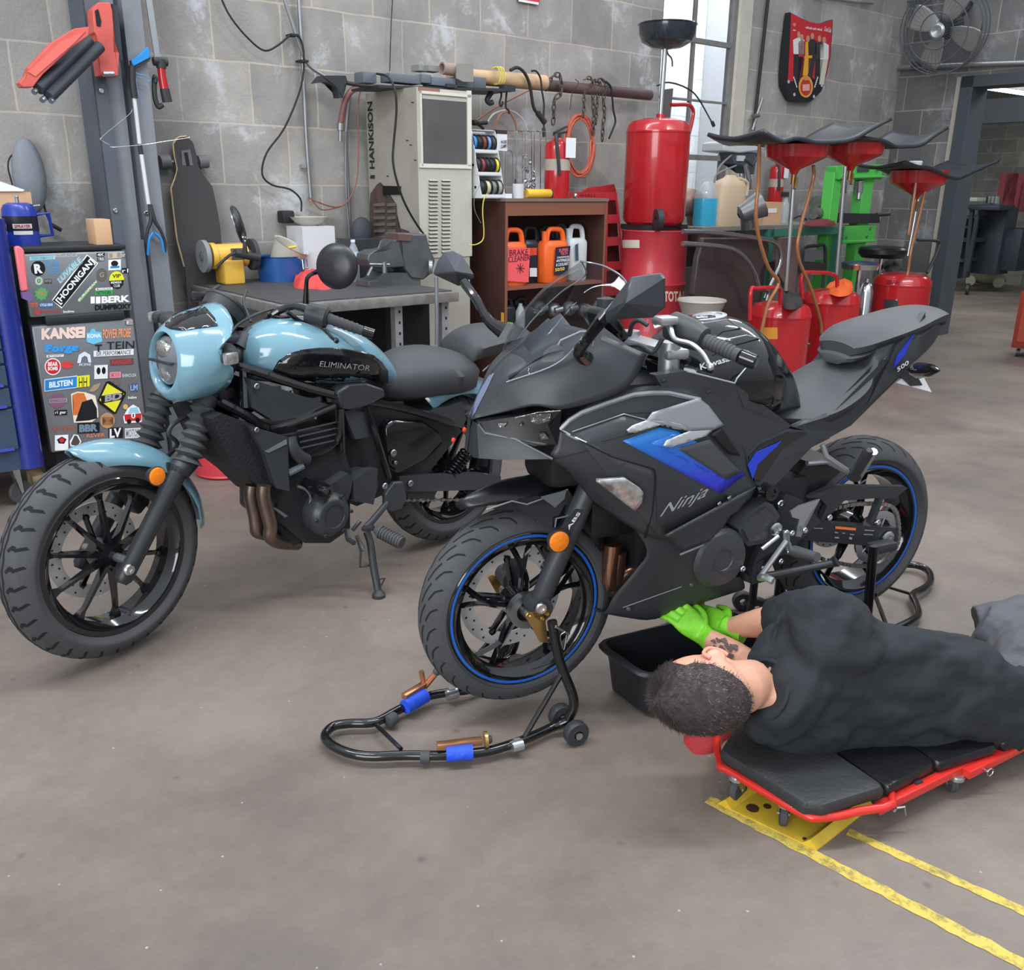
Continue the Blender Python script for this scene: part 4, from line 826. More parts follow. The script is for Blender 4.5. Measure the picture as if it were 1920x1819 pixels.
# frame, engine
edec('airbox_cover',qK,[(390,250,.115),(900,420,.125),(960,440,.125),(700,510,.125),(540,530,.12),(400,440,.115)],ENS,th=.05,mir=True)
tub('frame_tube',qK,[(300,160,.04),(480,215,.09),(740,300,.11),(990,365,.125),(1080,380,.13)],.016,GLB,sub=4,mir_=True)
tub('frame_tube',qK,[(345,190,.05),(350,330,.08),(355,450,.10)],.015,GLB,mir_=True)
tub('frame_tube',qK,[(190,400,.08),(340,480,.10),(460,560,.11),(530,590,.11)],.016,GLB,mir_=True)
tub('frame_tube',qK,[(520,580,.12),(670,545,.13),(950,430,.14)],.011,GLB,mir_=True)
tub('frame_tube',qK,[(750,785,.13),(960,675,.14),(985,450,.14)],.009,GLB,mir_=True)
tub('frame_tube',qK,[(1150,420,.13),(1200,560,.14),(1270,780,.15),(1310,910,.15)],.013,GLB,mir_=True)
tub('frame_tube',qK,[(1170,400,.12),(1400,445,.12),(1600,500,.12),(1800,560,.10)],.014,GLB,mir_=True)
tub('frame_tube',qK,[(985,450,.13),(990,600,.13),(995,740,.13)],.014,GLB,mir_=True)
mb=MB(); mb.prism(E(qK,[(130,520,.13),(200,480,.13),(420,560,.13),(520,680,.13),(620,1000,.13),(560,1080,.13),(440,960,.13),(270,830,.13)]),(0,.26,0)); e2('radiator',mb,mat('radiator_black',(24,26,30),.6,bump=.4,bscale=120))
edec('radiator_shroud',qK,[(375,560,.15),(640,640,.16),(640,700,.165),(650,1000,.165),(560,980,.16),(480,740,.155)],ENS,th=.03,mir=True)
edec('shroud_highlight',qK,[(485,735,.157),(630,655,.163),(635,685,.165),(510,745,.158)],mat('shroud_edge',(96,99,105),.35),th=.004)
mb=MB(); mb.prism(E(qK,[(560,620,.12),(980,560,.12),(1010,760,.12),(1080,900,.12),(1060,1080,.12),(1060,1250,.12),(920,1350,.12),(760,1350,.12),(560,1200,.12),(560,900,.12)]),(0,.24,0)); e2('engine_block',mb,ENG,mods=bevel(.012))
for i in range(4): tub('cooling_fin',qK,[(700+8*i,600+38*i,.128),(960,540+40*i,.13)],.004,ENS,sub=1)
tub('engine_hose',qK,[(650,640,.14),(670,710,.15),(720,770,.15),(760,790,.14)],.022,BLK,n=14)
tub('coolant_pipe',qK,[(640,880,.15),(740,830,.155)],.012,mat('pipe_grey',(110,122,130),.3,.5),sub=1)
o=E(qK,[(955,1170,.20)])[0]; mb=MB(); mb.lathe([(-.10,.080),(-.03,.079),(-.02,.072),(-.006,.062),(-.002,.055),(-.002,.042),(-.006,.040),(-.004,0)],o,(0,-1,0),36); e2('clutch_cover',mb,ENS)
for k in range(6):
    mb=MB(); a=math.pi*2*k/6; hexbolt(mb,o+Vector((.072*math.cos(a),.012,.072*math.sin(a))),.007,h=.01); e2('cover_bolt',mb,ENS)
o=E(qK,[(1175,980,.17)])[0]; mb=MB(); mb.lathe([(-.08,.062),(-.02,.060),(-.006,.048),(-.006,.03),(-.002,.028),(-.002,0)],o,(0,-1,0),32); e2('sprocket_cover',mb,ENS)
edec('case_cover',qK,[(920,960,.165),(1040,880,.165),(1075,910,.165),(1060,1000,.165),(1040,1060,.165),(940,1000,.165)],ENS,th=.05)
edec('case_cover',qK,[(1080,930,.17),(1170,860,.17),(1240,850,.17),(1230,1000,.17),(1210,1090,.17),(1080,1060,.17)],ENS,th=.04)
a,b=E(qK,[(760,930,.12),(905,1008,.21)]); mb=MB(); mb.tube([a,lerp(a,b,.3),lerp(a,b,.4),b],[.02,.022,.027,.026],18); mb.ring([(0,.012),(.004,.012),(.004,.024),(0,.024)],b,(b-a),20); e2('frame_slider',mb,GLB)
tub('case_rim',qK,[(700,965,.14),(760,990,.14),(790,1040,.14),(785,1090,.14)],.005,STE)
mb=MB(); mb.prism(E(qK,[(560,1130,.10),(760,1280,.10),(930,1300,.10),(900,1350,.10),(740,1330,.10),(680,1375,.10),(600,1330,.10)]),(0,.2,0)); e2('oil_pan',mb,ENG,mods=bevel(.008))
HB=mat('header_bronze',(120,104,92),.3,.85,var=.2,scale=9)
tub('exhaust_header',qK,[(400,960,.10),(395,1040,.10),(420,1160,.10),(430,1240,.10),(440,1270,.09),(520,1290,.06),(640,1310,.04)],.023,HB,n=16)
tub('exhaust_header',qK,[(480,960,.15),(478,1040,.15),(510,1170,.15),(525,1240,.15),(520,1300,.14),(580,1340,.10),(700,1350,.05)],.023,HB,n=16)
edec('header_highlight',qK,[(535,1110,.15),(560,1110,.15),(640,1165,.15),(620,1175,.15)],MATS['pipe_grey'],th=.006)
# side covers and middle
edec('frame_cover',qK,[(970,340,.15),(1030,295,.15),(1180,282,.15),(1285,320,.15),(1295,370,.15),(1180,395,.15),(1150,440,.15),(1080,460,.15),(1000,450,.15)],ENS,th=.06,mir=True,mods=bevel(.01))
edec('side_cover',qK,[(1290,570,.12),(1340,520,.12),(1540,530,.12),(1650,600,.12),(1680,680,.12),(1560,800,.12),(1380,890,.12),(1310,840,.12)],GLB,th=.2,mods=bevel(.012))
edec('mid_bracket',qK,[(1020,480,.13),(1150,470,.13),(1190,640,.13),(1090,655,.13),(1050,560,.13)],mat('bracket_grey',(64,67,72),.4,.3),th=.05,mods=bevel(.006))
mb=MB(); mb.prism(E(qK,[(1000,450,.08),(1700,480,.08),(1800,600,.08),(1560,900,.08),(1100,1100,.08),(1020,900,.08)]),(0,.16,0)); e2('battery_box',mb,ENG)
edec('pivot_plate',qK,[(1290,1020,.16),(1350,940,.16),(1410,935,.16),(1435,1040,.16),(1400,1120,.16),(1330,1140,.16),(1290,1110,.16)],mat('bracket_grey',(64,67,72),.4,.3),th=.02,mods=bevel(.004))
mb=MB(); mb.prism(E(qK,[(1380,900,.11),(1920,880,.12),(2060,900,.12),(2060,985,.12),(1620,1000,.12),(1400,1000,.11)]),(0,.03,0)); mb.mirror(); e2('swingarm',mb,ENS)
edec('chain_guard',qK,[(1430,1000,.10),(1620,1000,.10),(1620,1050,.10),(1440,1050,.10)],ENS,th=.02)
cp=cr(E(qK,[(1300,1060,.09),(1440,1058,.09),(1800,1056,.09),(2000,1050,.09)]),8); mb=MB()
for i,p in enumerate(cp): mb.box(p,(.014,.012 if i%2 else .008,.012))
mb.tube(cp,.004,6); e2('chain',mb,MATS['chain_steel'])
mb=MB(); a,b=E(qK,[(1835,740,.09),(1710,900,.09)]); 
pts=[]
for k in range(90): t_=k/89; p=lerp(a,b,t_); an=t_*2*math.pi*9; ax_=(b-a).normalized(); u_=ax_.orthogonal().normalized(); v_=ax_.cross(u_); pts.append(p+(u_*math.cos(an)+v_*math.sin(an))*.026)
mb.tube(pts,.005,6); mb.tube([a+(a-b)*.4,b+(b-a)*.3],.012,10); e2('shock_absorber',mb,GLB)
for x,y,w_,r_ in ((1342,745,.125,.014),(1455,948,.115,.013),(1285,965,.18,.012),(1355,810,.125,.008),(430,300,.12,.010),(430,590,.155,.009),(180,500,.1,.011),(165,540,.1,.011)):
    mb=MB(); hexbolt(mb,E(qK,[(x,y,w_)])[0],r_); e2('bolt',mb,STE)
a,b=E(qK,[(1225,1255,.22),(1400,1345,.33)]); mb=MB(); mb.tube([a,lerp(a,b,.15),b],[.014,.020,.022],14)
for k in range(8): p=lerp(a,b,.2+.1*k); d=(b-a).normalized()*.003; mb.tube([p-d,p+d],.0245,14)
e2('rider_peg',mb,RUB)
mb=MB(); mb.tube(E(qK,[(1300,1080,.16),(1200,1200,.18),(1150,1250,.19),(1210,1240,.22)]),.012,8); mb.tube(E(qK,[(1030,1260,.17),(1040,1320,.2),(1080,1345,.24)]),.009,8); mb.tube(E(qK,[(1120,1200,.18),(1070,1260,.18)]),.007,8); e2('shift_linkage',mb,ENS)
tub('side_stand',qK,[(1165,1270,.15),(1190,1350,.17),(1210,1500,.21),(1245,1690,.255)],.014,BLK,n=12)
o=E(qK,[(1245,1695,.255)])[0]; o.z=.012; mb=MB(); mb.lathe([(-.012,.024),(0,.024),(.01,.014),(.016,.008)],o,(0,0,1),20,True); mb.tube(E(qK,[(1240,1590,.24),(1285,1580,.26),(1260,1630,.26)]),.004,6); mb.tube(E(qK,[(1200,1490,.2),(1120,1505,.2),(1125,1400,.19),(1095,1300,.17)]),.005,6); e2('stand_foot',mb,BLK)
a,b=E(qK,[(1150,1400,.19),(1095,1290,.18)]); mb=MB(); pts=[]
for k in range(60): t_=k/59; p=lerp(a,b,t_); an=t_*2*math.pi*10; pts.append(p+Vector((.007*math.cos(an),.007*math.sin(an),0)))
mb.tube(pts,.0018,5); e2('stand_spring',mb,STE)
def fseat(name,stt,m,th=.05):
    mb=MB(); rings=[]
    for u,hw,z,dr in stt:
        ring=[Vector((u,-hw*k/6,z-dr*abs(k/6)**2.6)) for k in range(-6,7)]+[Vector((u,-hw*.85,z-dr-th*.7)),Vector((u,-hw*.4,z-dr-th)),Vector((u,hw*.4,z-dr-th)),Vector((u,hw*.85,z-dr-th*.7))]
        rings.append(ring)
    mb.loft(rings,sub=4); return e2(name,mb,m,angle=60)
fseat('rider_seat',[(1.03,.075,.765,.03),(1.08,.11,.80,.07),(1.16,.15,.825,.10),(1.26,.17,.825,.10),(1.36,.165,.805,.09),(1.44,.13,.775,.06),(1.47,.09,.755,.03)],SEA,.09)
fseat('pillion_seat',[(1.43,.08,.80,.02),(1.46,.12,.85,.05),(1.55,.14,.875,.06),(1.68,.13,.87,.05),(1.78,.10,.85,.04),(1.80,.07,.83,.02)],SEA,.06)
mb=MB(); rows=[]
for k in range(13):
    tt=k/12; ph=rad(62+95*tt); rows.append([wheel_pt((1.38,0,.32),None,ph,.385-.075*abs(j/6)**2.8,.095*j/6) for j in range(-6,7)])
mb.grid(rows); e2('rear_fender',mb,BLP,angle=50,mods=solid(.003))
mb=MB(); mb.prism(E(qK,[(1560,480,.12),(1800,400,.12),(1830,520,.12),(1800,580,.12),(1650,540,.12)]),(0,.24,0)); e2('seat_support',mb,ENS)
for x,y in ((1815,590),(1742,660)):
    mb=MB(); mb.ell(E(qK,[(x,y,.14)])[0],(.009,.006,.011)); e2('spring_tag',mb,mat('tag_red',(230,70,50),.4))
# ---------- stands, drain tub, creeper, ramp ----------
def fl(q,l,z=0): return [WORLD.z(*q(a[0],a[1]),a[2] if len(a)>2 else z) for a in l]
BLT=mat('black_tube_paint',(16,17,19),.16,coat=.5)
GOLD=mat('zinc_gold',(190,160,100),.3,.9); COP=mat('zinc_copper',(196,140,104),.3,.85)
TAPE=mat('blue_painters_tape',(32,78,205),.6,bump=.4,bscale=60); CLP=mat('zinc_clamp',(196,202,206),.25,.9)
S1=T('front_paddock_stand','black tubular paddock stand with blue tape holding up the front wheel','stand',NF)
cv=NF.i
def nf(l): return [cv@v for v in l]
def sp(name,mb,m,**k): return S1.part(name,mb,m,**k)
lp=nf(fl(qR,[(1560,905),(1380,985),(1200,1045),(1100,1065),(880,1085),(620,1085),(360,1090),(190,1045),(100,970),(150,900),(260,880),(420,872),(560,800),(740,712),(900,680),(1050,655)],.028))
A0=nf(fl(qR,[(1665,860)],.045))[0]; far=Vector((A0.x,-A0.y,A0.z))
mb=MB(); mb.tube([A0]+lp+[lerp(lp[-1],far,.5),far],.0125,14,sub=4); fm=sp('base_frame',mb,BLT)
k1=nf([NF.m@NF.p(*qR(1700,730),.19)])[0]; k2=NF.p(*qR(1610,480),.165); k3=NF.p(*qR(1560,225),.15)
for s in (1,-1):
    pts=[A0,k1,k2,k3]; 
    if s<0: pts=[Vector((v.x,-v.y,v.z)) for v in pts]
    mb=MB(); mb.tube(pts,.0135,14,sub=5); up=sp('upright',mb,BLT)
    mb=MB(); d=(pts[3]-pts[2]).normalized(); mb.lathe([(0,.0125),(.002,.0125),(.002,.009),(-.02,.009)],pts[3],d,14); sp('tube_mouth',mb,MATS['deep_black'],parent=up)
    b0=lerp(lp[1],lp[2],.05); b1=pts[2]
    if s<0: b0=Vector((b0.x,-b0.y,b0.z))
    mb=MB(); mb.tube([b0,lerp(b1,pts[1],.25)],.007,10); sp('brace',mb,BLT)
    g=[(893,1090,.128),(905,1065,.128),(935,1060,.128),(960,1085,.128),(1005,1085,.128),(1030,1050,.128),(1058,1036,.128),(1078,1055,.128),(1078,1090,.128),(1040,1120,.128),(1062,1290,.128),(1000,1285,.128)]
    a=P(qO,g); 
    if s<0: a=[Vector((v.x,-v.y,v.z)) for v in a]
    mb=MB(); mb.prism(a,(0,.005,0)); sp('lift_bracket',mb,GOLD,mods=bevel(.0015))
    for x,y in ((925,1092),(1050,1072),(1015,1105)):
        o=P(qO,[(x,y,.130)])[0]; o=o if s>0 else Vector((o.x,-o.y,o.z)); mb=MB(); hexbolt(mb,o,.006,n=Vector((0,-1 if s>0 else 1,0))); sp('bracket_bolt',mb,GOLD)
    for dy in (.045,-.045):
        wc=A0+Vector((0,-dy*1.0,-.010)); wc=wc if s>0 else Vector((wc.x,-wc.y,wc.z)); wc.z=.034; mb=MB(); mb.ring([(-.014,.012),(.014,.012),(.014,.031),(.009,.034),(-.009,.034),(-.014,.031)],wc,(0,1,0),28)
        w_=sp('roller_wheel',mb,BLK); mb=MB(); mb.cyl(wc+Vector((0,-.02,0)),wc+Vector((0,.02,0)),.010,n=12); sp('axle_bolt',mb,CHR,parent=w_)
mb=MB(); a,b=P(qO,[(1115,1165,.17),(1215,1220,.17)]); mb.cyl(a,b,.004,n=8); mb.tube(P(qO,[(1185,1205,.18),(1150,1240,.18),(1175,1340,.18),(1195,1230,.18)]),.0012,5,sub=4); sp('lock_pin',mb,CHR)
mb=MB(); mb.tube(nf(fl(qR,[(425,885,.03),(590,1045,.03)])),.006,8); sp('cross_brace',mb,BLT)
def sleeve(i0,i1,name,m,r=.0165,z=None,tt=(0,1)):
    a,b=lp[i0],lp[i1]; mb=MB(); mb.tube([lerp(a,b,tt[0]),lerp(a,b,tt[1])],r,16); sp(name,mb,m)
pA,pB=nf(fl(qR,[(880,1075,.036),(1050,1062,.036)])); mb=MB(); mb.tube([pA,pB],.0205,14); sp('tape_wrap',mb,TAPE,label='strip of blue tape wrapped round the near tube')
pC,pD=nf(fl(qR,[(615,775,.036),(745,700,.036)])); mb=MB(); mb.tube([pC,pD],.0205,14); sp('tape_wrap',mb,TAPE,label='strip of blue tape wrapped round the far tube')
for a_,b_ in (((1300,1030),(1368,1012)),((884,700),(950,680))):
    q=nf(fl(qR,[a_,b_],.032)); mb=MB(); mb.tube(q,.0155,16); mb.box(lerp(q[0],q[1],.5)+Vector((0,0,.016)),(.018,.01,.006)); sp('tube_clamp',mb,CLP)
for a_,b_ in (((715,1095),(775,1095)),((505,870),(550,840))):
    q=nf(fl(qR,[a_,b_],.026)); mb=MB(); mb.tube(q,.0168,14); sp('rubber_foot',mb,RUB)
q=nf(fl(qR,[(820,1025,.055),(1110,990,.055),(1135,985,.055)])); 
mb=MB(); d=q[1]-q[0]; mb.box((q[0]+q[1])/2,(d.length,.02,.016),(0,0,math.atan2(d.y,d.x)),.002); ar=sp('support_arm',mb,COP); mb=MB(); mb.lathe([(-.004,.022),(.004,.022)],q[2],d,24,True); sp('arm_plate',mb,GOLD,parent=ar); mb=MB(); mb.lathe([(0,.011),(.008,.011),(.012,.007),(.012,0)],q[2]+d.normalized()*.004,d,16); sp('rubber_knob',mb,RUB,parent=ar)
q=nf(fl(qR,[(600,720,.055),(740,625,.06),(720,545,.10),(810,560,.09)])); mb=MB(); d=q[1]-q[0]; mb.box(lerp(q[0],q[1],.55),(d.length,.02,.016),(0,0,math.atan2(d.y,d.x)),.002)
mb.tube([q[1]+Vector((0,0,-.01)),q[2]],.008,8); mb.tube([q[1]+Vector((0,0,-.01)),q[3]],.009,8); ar=sp('support_arm',mb,COP); mb=MB(); mb.ell(q[3]+Vector((.005,0,.006)),(.012,.012,.012)); sp('rubber_knob',mb,RUB,parent=ar)
# rear stand
S2=T('rear_paddock_stand','black tubular paddock stand under the rear wheel behind the lying person','stand',NF)
sp2=lambda n,mb,m,**k:S2.part(n,mb,m,**k)
t0=P(qQ,[(1375,935,.19)])[0]; b0=nf([WORLD.z(*qQ(1318,1520),.06)])[0]; b0=NF.p(*qQ(1330,1440),.20)
lq=[(1340,1560),(1480,1545),(1600,1500),(1690,1440),(1685,1370),(1655,1290),(1740,1240),(1785,1190),(1770,1120),(1700,1080),(1600,1070),(1500,1090)]
mb=MB(); L3=nf(fl(qQ,lq,.03)); far0=L3[-1]; mb.tube(L3+[far0+Vector((-.25,.02,0))],.0135,14,sub=4); sp2('base_frame',mb,BLT)
for s in (1,-1):
    a,b=t0,b0; c=L3[0]; c=Vector((b.x-.0,b.y,.04))
    if s<0: a,b,c=[Vector((v.x,-v.y,v.z)) for v in (a,b,c)]
    mb=MB(); mb.tube([a,b,c],.0145,14); sp2('upright',mb,BLT)
    mb=MB(); o=P(qQ,[(1340,930,.17),(1520,950,.17)]); o=o if s>0 else [Vector((v.x,-v.y,v.z)) for v in o]; mb.box((o[0]+o[1])/2,(.09,.04,.028),None,.003); sp2('lift_pad',mb,BLK)
mb=MB(); mb.tube([NF.p(*qQ(1385,1290),.19),L3[1]],.007,10); sp2('brace',mb,BLT)
mb=MB(); mb.tube(nf(fl(qQ,[(1430,1218),(1655,1285)],.03)),.006,8); sp2('cross_brace',mb,BLT)
for x,y in ((430,1330),(535,1375)):
    c=NF.p(*qQ(x,y),.02); c=nf([WORLD.z(*qQ(x,y),.036)])[0]; mb=MB(); mb.ring([(-.014,.012),(.014,.012),(.014,.031),(.009,.035),(-.009,.035),(-.014,.031)],c,(.5,1,0),28); sp2('roller_wheel',mb,BLK)
q=nf(fl(qQ,[(500,1350,.05),(600,1335,.05),(760,1290,.05),(900,1330,.04)])); mb=MB(); mb.tube(q,.012,12,sub=3); mb.tube([q[0]+Vector((0,0,.13)),q[0]],.014,12); mb.tube([q[1]+Vector((.05,0,.13)),q[1]+Vector((.08,0,0))],.007,10); sp2('far_frame',mb,BLT)
# drain tub
A,B,C=Vector((.248,2.293,.155)),Vector((.684,2.523,.155)),Vector((.798,2.331,.155)); 
A,B,C=WORLD.z(1117,1206,.15),WORLD.z(1372,1143,.15),WORLD.z(1476,1200,.15); D=A+C-B
A=lerp(A,D,.0)
def rr_(cs,ins,r,z,n=5):
    c=sum(cs,Vector())/4; out=[]
    cs=[c+(v-c).normalized()*((v-c).length-ins) for v in cs]
    for i in range(4):
        p,a,b=cs[i],cs[i-1],cs[(i+1)%4]; u=p+(a-p).normalized()*r; v=p+(b-p).normalized()*r
        for k in range(n): t_=k/(n-1); q=(u*(1-t_)**2+p*2*t_*(1-t_)+v*t_*t_); out.append(Vector((q.x,q.y,z)))
    return out
cs=[A,B,C,D]
mb=MB(); mb.loft([rr_(cs,.035,.05,.012),rr_(cs,.022,.05,.10),rr_(cs,.012,.05,.142),rr_(cs,-.006,.05,.142),rr_(cs,-.010,.05,.149),rr_(cs,-.004,.05,.156),rr_(cs,.012,.05,.156),rr_(cs,.03,.05,.10),rr_(cs,.045,.05,.022)])
tb=T('drain_tub','black plastic drain tub on the floor under the raised motorcycle','tub')
tb.part('tub_body',mb,mat('tub_plastic',(30,32,36),.42,bump=.1,bscale=80),angle=50)
for f1,f2 in ((0,.25),(.45,.75)):
    pass
mb=MB(); q=fl(qS,[(590,520,.03),(760,450,.03),(900,600,.03),(720,640,.03)]); mb.prism([v for v in q],(0,0,.02))
for i in range(4): a,b=lerp(q[0],q[3],.15+i*.2),lerp(q[1],q[2],.15+i*.2); mb.tube([a+Vector((0,0,.022)),b+Vector((0,0,.022))],.006,8)
one('drain_plug_tray',mb,BLK,'ridged black plastic tray lying inside the drain tub','tray')
# red rag by the head
def rag(name,q,outline,h,m,label,frame=None,z=0,seed=1,cat='rag'):
    P_=[WORLD.z(*q(x,y),z) if frame is None else frame(q(x,y)) for x,y in outline]; c=sum(P_,Vector())/len(P_); a=cr(P_,5,True); mb=MB(); n=len(a); rings=[]
    for f in (1,.93,.82,.68,.5,.3,.1):
        ring=[]
        for i,v in enumerate(a):
            p=c+(v-c)*f; nn=noise.noise(Vector((p.x*14+seed,p.y*14,seed)))+.35*noise.noise(Vector((p.x*34,p.y*34+seed,0))); ring.append(Vector((p.x,p.y,z+ (0 if f==1 else max(.004,h*((1-f)**.5)*.75+nn*h*.55)))))
        rings.append(ring)
    mb.loft(rings); return one(name,mb,m,label,cat,angle=70)
RG=mat('red_shop_cloth',(146,38,42),.85,bump=.3,bscale=150)
rag('shop_rag',qS,[(870,1480),(900,1400),(1000,1330),(1200,1330),(1320,1340),(1290,1450),(1230,1500),(1150,1590),(990,1610),(920,1560)],.05,RG,'crumpled red shop rag on the floor beneath the head of the person')
# creeper
c1=WORLD.z(*qU(775,560),.08); CFm=Frame((c1.x,c1.y),math.atan2(.394,.919))
ci=CFm.i
def cf(q,l,z): return [CFm.z(*q(a[0],a[1]),a[2] if len(a)>2 else z) for a in l]
CR=T('mechanic_creeper','red and black padded mechanic creeper carrying the lying person','creeper',CFm)
RDF=mat('red_frame_paint',(206,44,36),.28,coat=.4)
PAD=mat('creeper_vinyl',(50,51,52),.5,bump=.2,bscale=90); 
def cushion(name,pts,z0,h,m):
    c=sum(pts,Vector())/len(pts); a=[]
    n=len(pts)
    for i in range(n):
        p,u,v=pts[i],pts[i-1],pts[(i+1)%n]
        for k in (.12,.04): a.append(lerp(p,u,k))
        for k in (.04,.12): a.append(lerp(p,v,k))
    f=lambda s,z:[Vector((c.x+(v.x-c.x)*s,c.y+(v.y-c.y)*s,z)) for v in a]
    mb=MB(); mb.loft([f(.98,z0),f(1.0,z0+h*.3),f(1.0,z0+h*.7),f(.975,z0+h*.95),f(.93,z0+h),f(.6,z0+h*1.05)]); return CR.part(name,mb,m,angle=50)
p=cf(qU,[(262,200),(720,492),(830,505),(1168,400),(1000,325),(660,225)],.112); w0=p[1]; d_=p[0]-p[1]
farL=p[1]+(p[0]-p[1])*1.22; 
cushion('head_pad',[p[0],p[1],p[2],p[3],Vector((p[3].x-.03,p[3].y+.30,0)),Vector((p[0].x+.12,p[0].y+.09,0))],.085,.032,PAD)
PA2=mat('creeper_vinyl_black',(24,25,28),.3,bump=.15,bscale=60)
a=cf(qU,[(1175,395),(1445,252)],.110); b=[v+Vector((-.02,.30,0)) for v in a]; cushion('back_pad',[a[0],a[1],b[1],b[0]],.078,.030,PA2)
a=cf(qU,[(1455,262),(1760,140)],.110); a[1]=a[0]+Vector((.20,.0,0)); b=[v+Vector((0,.30,0)) for v in a]; cushion('back_pad',[a[0],a[1],b[1],b[0]],.078,.030,PA2)
a=[v+Vector((.22,0,0)) for v in a]; b=[v+Vector((0,.30,0)) for v in a]; cushion('back_pad',[a[0],a[1],b[1],b[0]],.078,.030,PA2)
mb=MB(); q=cf(qU,[(262,270),(300,300),(500,420),(720,545),(810,562),(1000,530),(1200,440)],.078); q2=[q[-1]+Vector((0,.30,0)),q[0]+Vector((.10,.12,0))]; mb.tube(q+q2,.010,12,closed=True,sub=4); CR.part('head_frame',mb,RDF)
r0,r1=cf(qU,[(1118,515),(1720,215)],.066); d=(r1-r0).normalized(); 
for s,off in ((1,0),(-1,.28)):
    e=r0+Vector((0,off,0)); f_=e+d*.95; mb=MB(); an=math.atan2(d.y,d.x); mb.box((e+f_)/2,((f_-e).length,.022,.022),(0,0,an),.002); CR.part('side_rail',mb,RDF)
    e2_=r0+d*.30+Vector((0,off-.022*s,0)); f2=e2_+d*.7; mb=MB(); mb.box((e2_+f2)/2,((f2-e2_).length,.022,.022),(0,0,an),.002); CR.part('slide_rail',mb,RDF)
for x in (.15,.32,.5,.7): 
    mb=MB(); o=r0+d*x; mb.box(o+Vector((0,.14,.008)),(.022,.28,.014)); CR.part('cross_bar',mb,BLK)
mb=MB(); o=cf(qU,[(1180,495)],.066)[0]; mb.cyl(o,o+Vector((0,-.02,0)),.005,n=10); mb.tube([o+Vector((.01,-.014,0)),o+Vector((.03,-.018,0)),o+Vector((.035,-.02,-.022))],.003,6); CR.part('lock_pin',mb,CHR)
mb=MB(); o=cf(qU,[(1690,290)],.066)[0]; mb.cyl(o,o+Vector((0,-.014,0)),.004,n=10); o=o+Vector((.012,-.015,-.006)); mb.tube([o+Vector((.010*math.cos(k*.7),0,.010*math.sin(k*.7))) for k in range(9)],.0016,6,closed=True); CR.part('ring_pin',mb,CHR)
def caster(o,an=0,h=.066,r=.026,thing=CR,name='caster'):
    dv=Vector((math.cos(an),math.sin(an),0)); nv=Vector((-dv.y,dv.x,0)); wc=o+dv*.016; wc.z=r
    mb=MB(); mb.cyl((o.x,o.y,h-.004),(o.x,o.y,h),.016,n=16); mb.cyl((o.x,o.y,h-.012),(o.x,o.y,h-.004),.019,n=16)
    for s in (1,-1):
        pp=[Vector((o.x,o.y,h-.012))+dv*(-.014)+nv*.012*s,Vector((o.x,o.y,h-.012))+dv*.02+nv*.012*s,wc+dv*.008+nv*.012*s,wc+dv*(-.004)-Vector((0,0,.008))+nv*.012*s]; mb.prism(pp,nv*.0016*s)
    c=thing.part(name,mb,CLP); mb=MB(); mb.ring([(-.009,.008),(.009,.008),(.009,r-.003),(.006,r),(-.006,r),(-.009,r-.003)],wc,nv,24); thing.part('caster_wheel',mb,RUB,parent=c)
    mb=MB(); mb.cyl(wc-nv*.0145,wc+nv*.0145,.005,n=10); thing.part('caster_axle',mb,CHR,parent=c)
o=cf(qU,[(345,400)],.04)[0]; caster(o,.4,.078,.033); o=cf(qU,[(610,560)],.03)[0]; caster(o,.9,.076,.029); o=cf(qU,[(1585,385)],.04)[0]; caster(o+Vector((0,0.02,0)),1.3,.058,.024); caster(o+Vector((0,.26,0)),.3,.058,.024)
# yellow steel plate
YL=mat('yellow_floor_paint',(214,184,60),.45,col2=(196,160,44),scale=14,bump=.1)
RP=T('yellow_ramp_plate','yellow painted steel plate under the creeper casters','ramp')
a=fl(qU,[(255,488),(330,430),(560,330),(1080,500),(790,740)],0); pl=fl(qU,[(260,490),(735,722),(1010,520),(560,345),(330,432)],0)
L_,N_,R_=WORLD.z(*qU(250,490),0),WORLD.z(*qU(790,745),0),WORLD.z(*qU(1095,500),0); Bk=L_+R_-N_
mb=MB(); mb.prism([L_,N_,R_,Bk],(0,0,.004)); RP.part('plate',mb,YL)
for e,f_ in ((N_,R_),(L_,Bk)):
    inn=(L_-N_).normalized()*(.035 if e is N_ else -.035); mb=MB(); mb.prism([e+Vector((0,0,.004)),e+inn+Vector((0,0,.004)),e+inn*.5+Vector((0,0,.022))],(f_-e)); RP.part('plate_lip',mb,YL)
mb=MB()
for (x,y,r_) in ((440,510,.016),(520,500,.010),(725,678,.006),(860,560,.014)):
    o=WORLD.z(*qU(x,y),.0047); pts=[o+Vector((math.cos(k*.6)*r_*(1+.5*noise.noise((k,x,0))),math.sin(k*.6)*r_*(1+.5*noise.noise((k,y,3))),0)) for k in range(10)]; mb=MB(); mb.add(pts,[tuple(range(10))]); RP.part('oil_stain',mb,mat('oil_stain',(70,56,36),.4),smooth=False)
